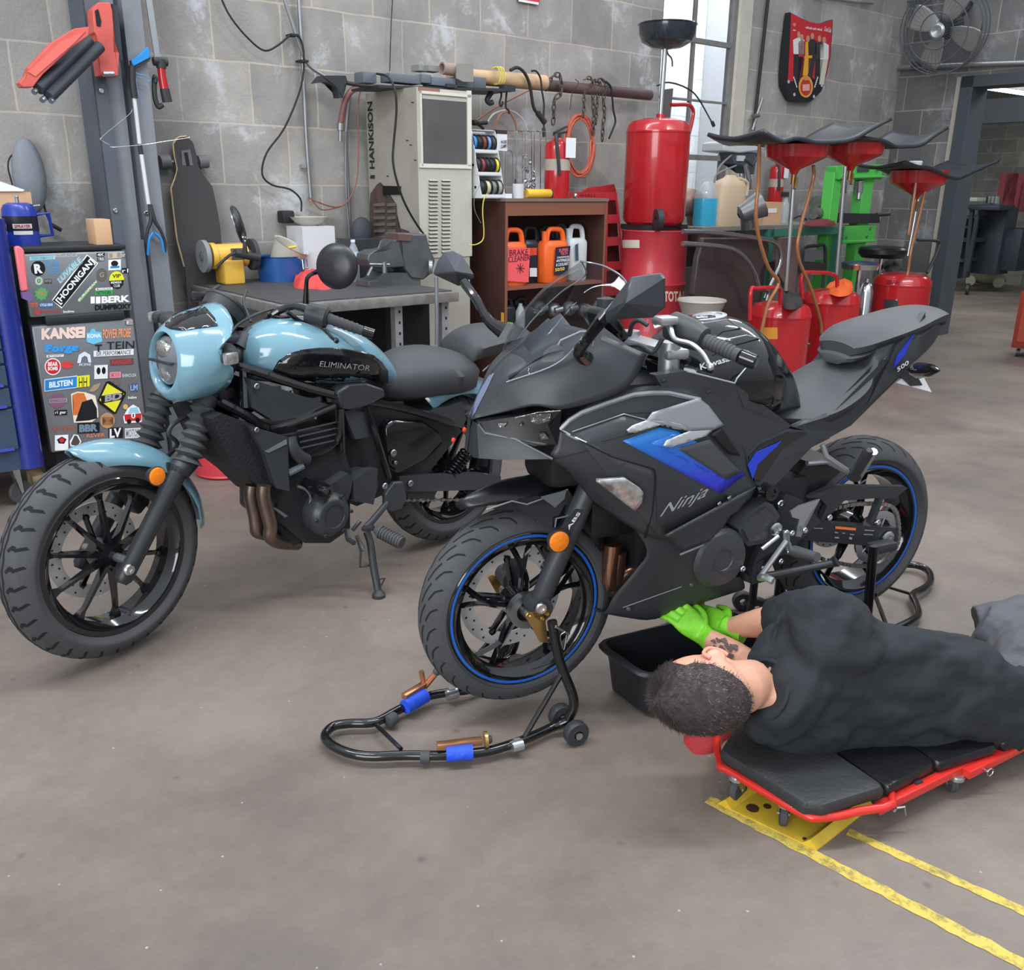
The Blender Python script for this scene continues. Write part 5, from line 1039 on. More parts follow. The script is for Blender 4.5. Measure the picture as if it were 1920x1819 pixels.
# painted floor lines: worn strips
def paint(name,a,b,w,label):
    n=70; mb=MB(); d=(b-a); L=d.length; d=d.normalized(); nv=Vector((-d.y,d.x,0)); 
    for i in range(n+1):
        p=a+d*L*i/n; e1=w/2*(1+.22*noise.noise((i*.5,1,0))+.1*R.uniform(-1,1)); e2_=w/2*(1+.22*noise.noise((i*.5,7,0))+.1*R.uniform(-1,1)); mb.v+=[p+nv*e1+Vector((0,0,.0012)),p-nv*e2_+Vector((0,0,.0012))]
    for i in range(n): mb.f.append((2*i,2*i+1,2*i+3,2*i+2)); mb.mi.append(0)
    m=bpy.data.materials.new('worn_yellow_paint'); m.use_nodes=True; q=m.node_tree.nodes; l=m.node_tree.links; p=q['Principled BSDF']; t=q.new('ShaderNodeTexCoord'); z=q.new('ShaderNodeTexNoise'); z.inputs['Scale'].default_value=30; z.inputs['Detail'].default_value=9; z.inputs['Roughness'].default_value=.7; l.new(t.outputs['Object'],z.inputs['Vector']); r=q.new('ShaderNodeValToRGB'); r.color_ramp.elements[0].position=.36; r.color_ramp.elements[0].color=(.25,.25,.25,1); r.color_ramp.elements[1].position=.52; l.new(z.outputs['Fac'],r.inputs[0]); l.new(r.outputs[0],p.inputs['Alpha']); p.inputs['Base Color'].default_value=lin((196,174,78)); p.inputs['Roughness'].default_value=.6
    o=one(name,mb,m,None,None,smooth=False); struct(o)
l1a,l1b=WORLD.z(*qU(195,465),0),WORLD.z(*qU(1920,1365),0); paint('trim_1',l1a,l1b+(l1b-l1a).normalized()*.5,.033,'')
l2a,l2b=WORLD.z(*qU(960,640),0),WORLD.z(*qU(1920,1075),0); paint('trim_2',l2a,l2b+(l2b-l2a).normalized()*.6,.026,'')
# ---------- person lying on the creeper ----------
BF=Frame((.700,1.905),math.atan2(.394,.919))
def bp(x,y,w=0): return BF.p(*qT(x,y),w)
def bs(x,y,w=0): return BF.p(*qS(x,y),w)
SKIN=mat('skin',(214,160,134),.5,var=.06,scale=14); 
PE=T('person','person in black t-shirt lying on the creeper with green gloved hands under the motorcycle','person',BF)
def body_loft(stt,n=20,sub=4):   # (top point, bottom point, half depth, w shift)
    rings=[]
    for t_,b_,hw,sh in stt:
        c=(t_+b_)/2+Vector((0,-sh,0)); up=(t_-b_)/2; h=up.length; up=up.normalized(); rings.append([c+up*math.cos(2*math.pi*k/n)*h+Vector((0,1,0))*math.sin(2*math.pi*k/n)*hw for k in range(n)])
    return rings
def remesh(vox,sm=4):
    def f(o):
        m=o.modifiers.new('remesh','REMESH'); m.mode='VOXEL'; m.voxel_size=vox; m.use_smooth_shade=True
        if sm: s=o.modifiers.new('smooth','SMOOTH'); s.iterations=sm; s.factor=.5
    return f
tor=[(bp(690,540),bp(535,815),.075,0),(bp(755,430),bp(545,895),.10,0),(bp(835,225),bp(660,952),.105,0),(bp(930,175),bp(830,994),.118,0),(bp(1060,222),bp(985,1012),.118,.005),(bp(1190,335,.03),bp(1130,1010,.03),.112,0),(bp(1360,384,.06),bp(1330,985,.06),.105,0),(bp(1560,408,.08),bp(1520,975,.08),.105,0),(bp(1740,458,.10),bp(1700,975,.10),.112,0),(bp(1855,530,.10),bp(1860,950,.10),.115,0)]
# head
hc=bs(1045,1045); hx=Vector((1,0,-.10)).normalized()
# arms
sh_=bp(850,330,-.02); el=bp(745,345,-.20); wr=bp(455,372,-.33)
sh2=bp(690,690,-.07); el2=WORLD.z(*qS(1420,760),.17); el2=BF.i@el2; wr2=BF.i@WORLD.z(*qS(1060,540),.21); hd2=BF.i@WORLD.z(*qS(885,340),.285); 
wr=BF.i@WORLD.z(*qT(450,365),.22); hd1=BF.i@WORLD.z(*qT(375,330),.235); el=BF.i@WORLD.z(*qT(720,325),.30)
body=MB()
body.loft(body_loft([(a,b,h*.5,s) for a,b,h,s in [(lerp(a,b,.28),lerp(b,a,.22),h,s) for a,b,h,s in tor]]),sub=2)
def ellip(mb,c,ax,r):   # r along ax, vertical, depth
    ax=ax.normalized(); dp=Vector((0,1,0)); upv=ax.cross(dp).normalized(); mb.ell(c,r,Matrix((ax,upv,dp)).transposed(),24,16)
ellip(body,hc+hx*.0,hx,(.112,.080,.098)); ellip(body,hc+hx*.05+Vector((0,.045,.0)),hx,(.085,.062,.062))
# neck
body.tube([hc+hx*.06,lerp(hc,(tor[1][0]+tor[1][1])/2,.6)+Vector((0,.01,0)),lerp(hc,(tor[1][0]+tor[1][1])/2,.9)+Vector((0,.03,0))],[.062,.063,.054],20)
# face on the far side: nose, brow, chin, lips
fy=Vector((0,1,0)); 
body.ell(hc+hx*.012+fy*.108,(.022,.016,.022)); body.ell(hc-hx*.02+fy*.092,(.016,.045,.012)); body.ell(hc+hx*.085+fy*.088,(.028,.03,.026)); body.ell(hc+hx*.048+fy*.104,(.012,.022,.01))
# ears (one up, one down)
for s in (1,-1):
    e=hc+hx*.035+Vector((0,.012,.079*s)); body.ell(e,(.030,.022,.010),Matrix.Rotation(.5*s,3,'X'))
    body.ell(e+Vector((0,.004,.006*s)),(.018,.012,.012))
def limb(mb,pts,rs): mb.tube(pts,rs,16,sub=4)
limb(body,[sh_+Vector((.02,.05,-.03)),lerp(sh_,el,.5)+Vector((0,.01,-.01)),el,lerp(el,wr,.3),wr],[.030,.036,.042,.044,.027])
limb(body,[sh2,lerp(sh2,el2,.6),el2,lerp(el2,wr2,.4),wr2],[.024,.032,.037,.036,.026])
ho=PE.part('body',body,SKIN,mods=remesh(.0055,3))
# ear detail and tattoo ink
mb=MB()
e=hc+hx*.035+Vector((0,.012,.088)); mb.tube([e+Vector((-.022,-.012,0)),e+Vector((-.028,.006,.004)),e+Vector((-.005,.020,.005)),e+Vector((.02,.010,0)),e+Vector((.03,-.006,-.006))],.0045,8,sub=4); PE.part('ear_rim',mb,mat('ear_skin',(222,140,125),.5),parent=ho)
INK=mat('tattoo_ink',(92,78,76),.55)
ab=el2; 
for i,(tt,sd,r_) in enumerate(((.38,.2,.013),(.45,-.5,.011),(.55,.5,.012),(.52,-.1,.010),(.62,-.4,.010),(.66,.3,.009),(.3,-.3,.014),(.3,.5,.012),(.74,0,.008))):
    c=lerp(el2,wr2,tt); d=(wr2-el2).normalized(); rad_=.0385-.010*max(0,(tt-.4))/.6+.0015
    tocam=(BF.c-c); tocam=(tocam-d*tocam.dot(d)).normalized(); sdv=d.cross(tocam); nv=(tocam*math.cos(sd)+sdv*math.sin(sd)); tv=d.cross(nv); pts=[]
    for k in range(9):
        a=2*math.pi*k/9; rr=r_*(1+.35*math.cos(3*a+i)); pts.append(c+nv*rad_*.90+d*rr*math.cos(a)+tv*rr*.6*math.sin(a))
    mb=MB(); mb.prism(pts,nv*.003); PE.part('tattoo',mb,INK,parent=ho)
# t-shirt
sh=MB(); sh.loft(body_loft(tor),sub=5)
limb(sh,[bp(900,420,0),lerp(bp(900,380,0),el,.5),lerp(sh_,el,.86)],[.115,.085,.068])
# creases
n0=len(sh.v)
def shirt_mods(o):
    remesh(.006,2)(o)
    t1=bpy.data.textures.new('creases','CLOUDS'); t1.noise_scale=.06; t1.noise_depth=2
    e=bpy.data.objects.get('x')
    d=o.modifiers.new('crease','DISPLACE'); d.texture=t1; d.strength=.016; d.mid_level=.5
    t2=bpy.data.textures.new('folds','WOOD'); t2.wood_type='BANDNOISE'; t2.noise_scale=.10; t2.turbulence=7; t2.noise_basis_2='SIN'
    d=o.modifiers.new('folds','DISPLACE'); d.texture=t2; d.strength=.017; d.mid_level=.5
    s=o.modifiers.new('smooth2','SMOOTH'); s.iterations=2
PE.part('t_shirt',sh,mat('black_cotton',(34,38,43),.85,bump=.7,bscale=11),mods=shirt_mods)
mb=MB(); nk=[bp(690,530,.0)+Vector((0,-.0,0))]; 
rg=body_loft([(bp(690,545),bp(530,815),.075,0)],n=24)[0]; mb.tube(rg,.006,8,closed=True); PE.part('collar',mb,MATS['black_cotton'])
# trousers
tr=MB(); hipt=[(bp(1700,490,.10),bp(1700,950,.10),.098,0),(bp(1850,520,.10),bp(1850,965,.10),.105,0),(bp(1960,520,.10),bp(1960,960,.10),.12,0),(bp(2060,560,.10),bp(2060,940,.10),.10,0)]
tr.loft(body_loft(hipt),sub=4)
h1=(hipt[2][0]*.72+hipt[2][1]*.28); k1_=BF.i@WORLD.z(*qT(1680,400),.22); 
limb(tr,[h1,bp(1900,470,-.10),BF.i@WORLD.z(*qT(1690,380),.14)+Vector((0,0,.02)),],[.11,.105,.075])
limb(tr,[BF.i@WORLD.z(*qT(1690,370),.13),BF.i@WORLD.z(*qT(1900,330),.16),BF.i@WORLD.z(*qT(2150,230),.12),BF.i@WORLD.z(*qT(2350,180),.08)],[.072,.075,.058,.045])
h2=(hipt[2][0]*.3+hipt[2][1]*.7); limb(tr,[h2,Vector((h2.x+.28,h2.y,.12)),Vector((h2.x+.52,h2.y+.02,.10)),Vector((h2.x+.92,h2.y+.06,.07))],[.10,.085,.065,.05])
def tm(o):
    remesh(.008,2)(o); t1=bpy.data.textures.new('cloth','CLOUDS'); t1.noise_scale=.08; d=o.modifiers.new('crease','DISPLACE'); d.texture=t1; d.strength=.018
PE.part('trousers',tr,mat('grey_twill',(84,84,90),.8,bump=.2,bscale=300),mods=tm)
mb=MB(); f=Vector((h2.x+.95,h2.y+.06,.06)); mb.ell(f+Vector((.04,.06,.0)),(.05,.13,.05)); PE.part('shoe',mb,BLK); f=BF.i@WORLD.z(*qT(2360,180),.07); mb=MB(); mb.ell(f+Vector((.04,.06,.0)),(.05,.13,.05)); PE.part('shoe',mb,BLK)
# hair: cap and short strands
HR=mat('dark_hair',(58,48,48),.7,var=.4,scale=40); GR=mat('greying_hair',(118,104,101),.7)
mb=MB(); capc=hc-hx*.010+Vector((0,-.012,.003)); ax=hx; dp=fy; upv=ax.cross(dp).normalized(); RM=Matrix((ax,upv,dp)).transposed(); RX=(.124,.0875,.102)
vs=[];st=[]
def hp(th,ph,s=1): # th from crown axis (-hx), ph around; 
    return capc+RM@Vector((-RX[0]*math.cos(th)*s,RX[1]*math.sin(th)*math.cos(ph)*s,RX[2]*math.sin(th)*math.sin(ph)*s))
def lim(ph): # how far the hair runs down: long at the back (dp negative), short at the face
    b=-math.sin(ph); return rad(92+ (42 if b>0 else 0)*max(0,b)**.7 - (22 if b<0 else 0) - 16*abs(math.cos(ph))**3)
rings=[]
for i in range(1,15):
    ring=[]
    for k in range(36): ph=2*math.pi*k/36; th=lim(ph)*i/14; s=1.0+.02*noise.noise((k*.5,i*.6,2))-(.035 if i==14 else 0); ring.append(hp(th,ph,s))
    rings.append(ring)
mb.loft(rings); hair=PE.part('hair',mb,HR,angle=80)
for kind in (0,1):
    mb=MB()
    for i in range(4200 if kind==0 else 2400):
        ph=R.uniform(0,2*math.pi); L=lim(ph); u=R.random()**.6; th=L*u*(1.0 if kind==0 else 1.03)
        if kind==1 and (u<.5 or math.sin(ph)>.1): continue
        if kind==0 and u>.9 and R.random()<.5: continue
        p=hp(th,ph,.99); q=hp(min(th+.16,L+.18),ph+R.uniform(-.25,.25),1.0); nrm=(p-capc).normalized(); ln=(.022 if kind==0 else .010)*R.uniform(.6,1.3)*(1.2-.6*u)
        dirv=((q-p).normalized()*.9+nrm*R.uniform(.1,.45 if u<.5 else .2)+Vector((R.uniform(-.3,.3),R.uniform(-.3,.3),R.uniform(-.3,.3)))).normalized(); sd=dirv.cross(nrm); sd=(sd.normalized() if sd.length>1e-4 else Vector((0,0,1)))*.0007
        m_=p+dirv*ln*.6+nrm*.001; k=len(mb.v); mb.v+=[p-sd,p+sd,m_-sd*.7,m_+sd*.7,p+dirv*ln]; mb.f+=[(k,k+1,k+3,k+2),(k+2,k+3,k+4)]; mb.mi+=[0,0]
    PE.part('hair_strands' if kind==0 else 'grey_hair_strands',mb,HR if kind==0 else GR,parent=hair,angle=180)
# gloved hands
GLV=mat('green_nitrile',(128,214,50),.42,bump=.35,bscale=60)
def hand(wr_,dirv,palm_n,curl,side,name):
    d=dirv.normalized(); n=(palm_n-d*palm_n.dot(d)).normalized(); s=d.cross(n)*side; mb=MB()
    mb.tube([wr_-d*.045,wr_-d*.04,wr_-d*.01,wr_+d*.02],[.036,.033,.0285,.031],18)
    rings=[]
    for t_,w_,h_ in ((-.01,.028,.022),(.02,.034,.022),(.055,.042,.019),(.085,.041,.015)):
        c=wr_+d*t_; rings.append([c+s*math.cos(a)*w_+n*math.sin(a)*h_ for a in [2*math.pi*k/16 for k in range(16)]])
    mb.loft(rings,sub=3)
    for i,(o,L,r_) in enumerate(((.031,.070,.0088),(.011,.080,.0092),(-.010,.074,.0090),(-.030,.058,.0080))):
        p=wr_+d*.078+s*o; pts=[p]; dd=d.copy(); seg=[L*.45,L*.32,L*.25]
        for j,sg in enumerate(seg):
            ang=curl*(.5+.35*j)+.04*i; dd=(d*math.cos(ang*(j+1)*.6)+n*math.sin(ang*(j+1)*.6)+s*(o*1.5)).normalized(); pts.append(pts[-1]+dd*sg)
        mb.tube(pts,[r_*1.1,r_,r_*.95,r_*.75],12,sub=3); mb.ell(pts[-1],(r_*.78,)*3,None,10,8)
    p=wr_+d*.022+s*.026; pts=[p,p+(d*.5+s*.75+n*.3).normalized()*.035,p+(d*.5+s*.75+n*.3).normalized()*.035+(d*.85+s*.25+n*.5).normalized()*.045]; mb.tube(pts,[.014,.0115,.008],12,sub=3); mb.ell(pts[-1],(.0085,)*3,None,10,8)
    return PE.part(name,mb,GLV,mods=remesh(.0032,2))
hand(wr2,(hd2-wr2)+Vector((-.02,.06,.01)),Vector((.1,.8,-.6)),.5,-1,'left_glove')
hand(wr,(hd1-wr)+Vector((-.01,.06,-.01)),Vector((.1,.8,-.6)),.8,-1,'right_glove')
one('oil_filter',(lambda m_:(m_.lathe([(0,0),(0,.018),(.004,.022),(.05,.022),(.06,.018),(.07,0)],Vector((0,0,0)),(0,0,1),24),m_)[1])(MB()),mat('filter_orange',(206,84,36),.4),'orange spin-on oil filter held between the two green gloves','oil filter').matrix_world=BF.m@Matrix.Translation((BF.i@WORLD.z(1316,1163,.15))+Vector((-.0,.03,0)))
# ---------- left side: column, fridge, toolbox, wall things, bench ----------
def wp(x,y,w=0): return WF.p(x,y,w)
def wb(mb,x0,y0,x1,y1,w,d,bev=0):
    p,q=WF.p(x0,y0,w),WF.p(x1,y1,w); return mb.bx(min(p.x,q.x),max(p.x,q.x),w-d,w,min(p.z,q.z),max(p.z,q.z),bev)
def wpr(mb,pts,w,th): return mb.prism([WF.p(x,y,w) for x,y in pts],(0,th,0))
def wt(mb,q,pts,r,w=None,n=8,sub=4,closed=False): return mb.tube([WF.p(*q(a[0],a[1]),a[2] if len(a)>2 else w) for a in pts],r,n,sub=sub,closed=closed)
def col(n,c,r=.5,m=0,**k): return mat(n,c,r,m,**k)
ident=lambda x,y:(x,y)
CABLE=col('cable_black',(34,35,37),.6); GALV=col('galvanised_steel',(150,154,158),.4,.7,var=.1)
# column
CG=col('column_grey',(128,133,140),.5,var=.1,scale=3); CD=col('column_dark_grey',(86,92,102),.55,var=.1,scale=3)
C_=T('lift_post','grey painted steel lift post standing between the fridge and the longboard','steel post',WF)
a0=WF.p(193,300,.30).x; a1=WF.p(296,300,.30).x; aw=a1-a0
mb=MB(); mb.bx(a0,a1,.04,.06,0,3.2); C_.part('back_plate',mb,CG)
mb=MB(); mb.bx(a0,a0+.006,.06,.30,0,3.2); mb.bx(a0,a0+aw*.22,.294,.30,0,3.2); C_.part('side_flange',mb,CD)
mb=MB(); mb.bx(a0+aw*.24,a0+aw*.56,.20,.26,0,3.2); C_.part('inner_channel',mb,CG)
mb=MB(); mb.bx(a0+aw*.56,a0+aw*.68,.22,.235,0,3.2); C_.part('channel_gap',mb,CD)
mb=MB(); mb.bx(a0+aw*.66,a1,.06,.30,0,3.2); C_.part('front_flange',mb,CG)
mb=MB(); mb.bx(a0+aw*.22,a0+aw*.6,.24,.268,0,WF.p(250,450,.27).z); C_.part('cover_plate',mb,CG)
for x,y in ((571,511),(650,1186),(822,1200)): mb=MB(); hexbolt(mb,wp(*qA(x,y),.302),.012); C_.part('bolt',mb,CHR)
# red lift pads on the column
TR=col('faded_red',(206,92,84),.5,var=.1); TK_=col('tool_black',(48,54,62),.5)
t=T('wall_tool_holder','faded red metal stand folded upright on the steel post','folding stand',WF)
mb=MB(); wpr(mb,mp(qA,[(520,50),(555,12),(620,15),(632,60),(630,180),(635,300),(672,300),(665,430),(565,425),(548,300),(560,235),(545,190),(530,180)]),.40,.09); t.part('red_shell',mb,TR,mods=bevel(.004))
mb=MB(); wpr(mb,mp(qA,[(632,20),(662,40),(690,335),(668,340),(640,200)]),.385,.08); t.part('black_side',mb,TK_)
mb=MB(); wpr(mb,mp(qA,[(535,60),(552,50),(570,120),(565,150),(545,145)]),.404,.004); t.part('slot',mb,MATS['deep_black'])
mb=MB(); mb.cyl(wp(*qA(580,415),.41),wp(*qA(640,415),.41),.012); t.part('roller',mb,CLP)
t=T('wall_tool_holder','faded red metal stand with two black bars slanting out from the steel post','folding stand',WF)
mb=MB(); wpr(mb,mp(qA,[(108,465),(160,410),(160,380),(290,240),(420,160),(500,150),(500,200),(400,270),(240,420),(185,490),(125,490)]),.62,.07); t.part('red_shell',mb,TR,mods=bevel(.004))
mb=MB(); wpr(mb,mp(qA,[(160,405),(345,235),(480,175),(420,240),(200,430)]),.625,.006); t.part('raised_rib',mb,col('faded_red_light',(218,108,98),.5))
for i,(x0,y0,x1,y1) in enumerate(((215,500,500,225),(275,545,560,262))): mb=MB(); mb.cyl(wp(*qA(x0,y0),.60),wp(*qA(x1,y1),.45),.026,n=18); t.part('black_bar',mb,TK_)
mb=MB(); mb.cyl(wp(*qA(120,475),.60),wp(*qA(175,480),.60),.010); t.part('roller',mb,CLP)
for x,y in ((190,520),(235,565),(285,570)): mb=MB(); mb.cyl(wp(*qA(x,y),.61),wp(*qA(x+14,y-12),.60),.012); t.part('bar_end_cap',mb,CLP)
# reacher grabber
t=T('reacher_grabber','reacher grabber with blue handle and blue claw tips hanging on the steel post','grabber',WF)
BLG=col('grabber_blue',(40,140,212),.4)
mb=MB(); wt(mb,qA,[(755,550),(785,810)],.0095,.335,12); t.part('shaft',mb,col('white_tube',(215,217,220),.3)); mb=MB(); wt(mb,qA,[(795,868),(835,1148)],.0095,.335,12); t.part('shaft',mb,MATS['white_tube'])
mb=MB(); wt(mb,qA,[(785,810),(795,868)],.011,.335,12,1); t.part('shaft_joint',mb,BLK); mb=MB(); wt(mb,qA,[(742,370),(745,460),(757,552)],.016,.335,12); wpr(mb,mp(qA,[(735,340),(850,320),(840,345),(760,385),(742,400)]),.345,.02); t.part('black_grip',mb,BLK)
mb=MB(); wpr(mb,mp(qA,[(738,338),(770,320),(832,262),(845,290),(842,325),(750,372)]),.352,.022); t.part('handle',mb,BLG,mods=bevel(.003))
for pts in ([(840,1150),(850,1230),(830,1300),(822,1360),(835,1425)],[(848,1150),(870,1240),(905,1300),(930,1370),(928,1420)]): mb=MB(); wt(mb,qA,pts,[.008,.010,.008,.007,.005],.335,10); t.part('claw_arm',mb,BLK)
for pts in ([(862,1310),(838,1350),(832,1435)],[(870,1310),(905,1345),(922,1425)]): mb=MB(); wt(mb,qA,pts,.0065,.34,8); t.part('claw_tip',mb,BLG)
mb=MB(); wt(mb,qA,[(765,410),(790,420),(815,425),(845,440),(835,460),(800,440),(770,430)],.002,.36,6); wt(mb,qA,[(765,440),(775,500),(800,590)],.001,.36,5); one('blue_string',mb,col('string_blue',(90,150,200),.7),'thin pale blue cord tied round the grabber shaft','cord',WF)
mb=MB(); wt(mb,qA,[(745,615,.36),(720,650,.38),(575,770,.42),(580,795,.42),(615,815,.42),(630,828,.40),(800,815,.37),(930,795,.33),(1060,775,.30),(1050,768,.30)],.0016,None,6); one('wire_hanger',mb,CLP,'bent wire coat hanger hung across the steel post','hanger',WF)
# cordless tool right of the post
t=T('cordless_ratchet','red and black cordless ratchet hanging head up beside the steel post','power tool',WF)
mb=MB(); wt(mb,qA,[(862,345),(900,345),(940,350)],.02,.28,14,1); mb.cyl(wp(*qA(905,335),.28),wp(*qA(908,385),.28),.024); t.part('tool_head',mb,BLK)
mb=MB(); mb.tube([wp(*qA(908,385),.28),wp(*qA(912,430),.28),wp(*qA(925,500),.28)],[.020,.020,.022],16); t.part('tool_body',mb,REDP)
mb=MB(); mb.tube([wp(*qA(925,500),.28),wp(*qA(942,575),.28)],[.023,.024],16); t.part('battery',mb,BLK)
mb=MB(); wt(mb,qA,[(868,440),(870,540),(890,600),(915,590)],.012,.27,10); wt(mb,qA,[(860,430),(875,440),(872,465)],.012,.28,8); t.part('holster_strap',mb,BLK)
mb=MB(); wb(mb,820,-60,890,330,.20,.012) if False else None
a_=[WF.p(*qA(x,y),.22) for x,y in ((730,-600),(770,-600),(903,330),(872,332))]; mb=MB(); mb.prism(a_,(0,.01,0)); one('aluminium_channel',mb,CLP,'thin aluminium channel strip running down beside the steel post','metal strip',WF)
# grey case on the wall
mb=MB(); mb.ell(wp(*qA(165,990),.06),(.075,.05,.175)); one('headphone_case',mb,col('grey_case',(128,134,142),.6,bump=.3,bscale=40),'long grey rounded cover hanging on the wall at far left','cover',WF)
mb=MB(); wt(mb,qA,[(110,850),(60,880),(45,940),(70,1040)],.004,.06,6); wt(mb,qA,[(205,910),(240,960),(255,1040),(245,1130),(260,1200),(290,1260),(330,1290)],.005,.06,6); mb.cyl(wp(*qA(285,1262),.06),wp(*qA(345,1295),.06),.010); one('wall_cable',mb,CABLE,'black cord with small plug hanging on wall above the fridge','cord',WF)
# longboard
LB=T('longboard','black longboard standing on end against the wall beside the steel post','skateboard',WF)
o=[(1050,768),(1085,800),(1105,870),(1120,940),(1150,990),(1195,1050),(1215,1140),(1240,1280),(1250,1400),(1275,1700),(1060,1750),(1040,1500),(1000,1350),(985,1230),(970,1100),(966,1060),(985,1010),(1000,950),(985,880),(978,810),(1005,775)]
a_=[WF.p(*qA(x,y),.05+.10*(y-768)/900) for x,y in o]; mb=MB(); mb.prism(a_,(0,.012,0)); LB.part('deck',mb,col('grip_tape',(62,60,62),.85,bump=.2,bscale=300))
mb=MB(); mb.tube(cr([a_[i]+Vector((0,.006,0)) for i in (0,20,19,18,17,16,15,14,13,12,11)],3),.006,6); LB.part('deck_edge',mb,col('maple_edge',(196,172,130),.6))
mb=MB(); wpr(mb,mp(qA,[(1020,850),(1070,840),(1090,950),(1055,960),(1025,930)]),.068,.004); LB.part('deck_cutout',mb,col('cutout_grey',(100,102,108),.6)); mb=MB(); wpr(mb,mp(qA,[(1035,860),(1055,855),(1068,930),(1050,935)]),.070,.003); LB.part('deck_slot',mb,MATS['deep_black'])
mb=MB(); mb.cyl(wp(*qA(905,912),.04),wp(*qA(1160,905),.04),.010); LB.part('truck_axle',mb,STE)
for x0,x1 in ((900,955),(1115,1165)): mb=MB(); mb.cyl(wp(*qA(x0,912),.045),wp(*qA(x1,908),.045),.034,n=24); LB.part('wheel',mb,col('wheel_grey',(96,96,100),.6))
# conduits and cables
mb=MB(); wt(mb,qA,[(1655,-700),(1680,-40),(1700,300),(1725,800),(1750,1130)],.012,.03,12); t=T('conduit','straight galvanised conduit running down the block wall','conduit',WF); t.part('pipe',mb,GALV); mb=MB(); wb(mb,*qA(1700,922),*qA(1725,945),.04,.03); t.part('pipe_clip',mb,CLP)
mb=MB(); wt(mb,qA,[(1440,-600),(1590,-40),(1640,120),(1690,270),(1740,370),(1830,432)],.010,.05,12); one('conduit',mb,GALV,'flexible metal conduit curving down to the black bracket','conduit',WF)
t=T('conduit','pair of galvanised conduits beside the tall grey dryer cabinet','conduit',WF)
mb=MB(); wt(mb,qB,[(285,540),(265,800),(280,1100),(295,1450)],.012,.03,12); t.part('pipe',mb,GALV); mb=MB(); wt(mb,qB,[(262,740),(268,1100),(285,1330),(262,1400)],.006,.05,10); t.part('pipe',mb,GALV)
t=T('hanging_cable','black cable looping down the block wall to the bench adapter','cable',WF)
mb=MB(); wt(mb,qA,[(1100,-600),(1170,-200),(1240,-20),(1300,100),(1400,220),(1490,285),(1570,250),(1640,195),(1690,220),(1710,330),(1690,500),(1600,720),(1500,860),(1475,980),(1530,1040),(1630,1065),(1690,1120),(1695,1190)],.0055,.07,8); t.part('cord',mb,CABLE)
for x,y in ((1660,195),(1715,342)): mb=MB(); wb(mb,*qA(x-22,y-8),*qA(x+22,y+8),.085,.07); t.part('cable_tie',mb,CABLE)
mb=MB(); wt(mb,qB,[(560,-600),(530,-40),(520,150),(512,400)],.003,.03,6); one('thin_wire',mb,CABLE,'thin dark wire hanging straight above the dryer cabinet','wire',WF)
mb=MB(); wt(mb,qB,[(55,1110),(90,1130),(200,1165),(270,1140),(320,1040),(335,900),(335,600),(350,500)],.004,.09,6); wt(mb,qB,[(70,1120),(130,1180),(230,1165)],.004,.09,6); one('copper_wire',mb,col('copper_wire',(150,96,80),.5,.3),'thin copper coloured wires trailing from the socket to the cabinet','wire',WF)
mb=MB(); wb(mb,*qF(700,130),*qF(790,215),.10,.08,.01); one('power_adapter',mb,CABLE,'black plug-in power adapter on the wall behind the white bowl','adapter',WF)
# toolbox
TBX=T('rolling_toolbox','dark blue rolling toolbox with many drawers at the left edge','toolbox',WF)
TW=.78; NVY=col('toolbox_slate',(58,72,92),.4); NV2=col('toolbox_blue',(34,48,128),.25,coat=.4)
e0=WF.p(*qE(0,700),TW).x-.5; e1=WF.p(*qE(60,700),TW).x; e2_=WF.p(*qE(265,1400),TW).x; zt=WF.p(*qE(30,50),TW).z; zb=WF.p(*qE(200,1555),TW).z
mb=MB(); mb.bx(e0,e2_-.03,.2,TW-.02,zb,zt); TBX.part('cabinet_body',mb,NVY)
cx_=(e1+e2_)/2; mb=MB(); mb.tube([Vector((e2_-.055,-TW+.05,zb)),Vector((e2_-.055,-TW+.05,zt+.01))],.055,20); TBX.part('corner_post',mb,NV2)
ys=[(455),(550),(640),(735),(835),(925),(1065),(1195),(1460)]
zs=[WF.p(*qE(10,y),TW).z for y in [60]+ys]
for i in range(len(zs)-1):
    mb=MB(); mb.bx(e0,e2_-.10,TW-.02,TW,zs[i+1]+.006,zs[i]-.004); dr=TBX.part('drawer',mb,NVY,mods=bevel(.003)); mb=MB(); mb.bx(e0,e2_-.12,TW,TW+.012,zs[i+1]+.006,zs[i+1]+.016); TBX.part('drawer_pull',mb,col('blue_trim',(70,84,190),.25,.2),parent=dr)
for s in (0,1): caster(Vector((e2_-.12-.35*s,-TW+.1,0)),.4,zb,.055,TBX)
mb=MB(); mb.bx(WF.p(*qE(190,1600),.6).x,WF.p(*qE(275,1600),.6).x,.5,.62,.0,.1); one('wood_block',mb,col('pine',(170,146,112),.7),'short wooden block on the floor beneath the fridge front corner','wood block',WF)
# fridge
FW=.70; FR=T('mini_fridge','grey two-door mini fridge covered in stickers','fridge',WF)
FSI=col('fridge_silver',(140,144,149),.33,.55,bump=.05,bscale=200); FBK=col('fridge_black',(40,42,46),.4)
fa0=WF.p(*qE(150,700),FW).x; fa0=WF.p(*qE(215,850),FW).x; fa1=WF.p(*qE(840,850),FW).x; fz1=WF.p(*qE(150,240),FW).z; fz0=WF.p(*qE(300,1465),FW).z; fm=WF.p(*qE(300,655),FW).z
mb=MB(); mb.bx(fa0,fa1,.33,FW-.05,fz0,fz1); FR.part('cabinet',mb,FBK)
mb=MB(); mb.bx(fa0-.004,fa1+.004,.33,FW,fz1,fz1+.022,.004); FR.part('top_panel',mb,FBK)
mb=MB(); mb.bx(fa0,fa1,FW-.045,FW,fm+.018,fz1-.004,.012); d1=FR.part('freezer_door',mb,FSI)
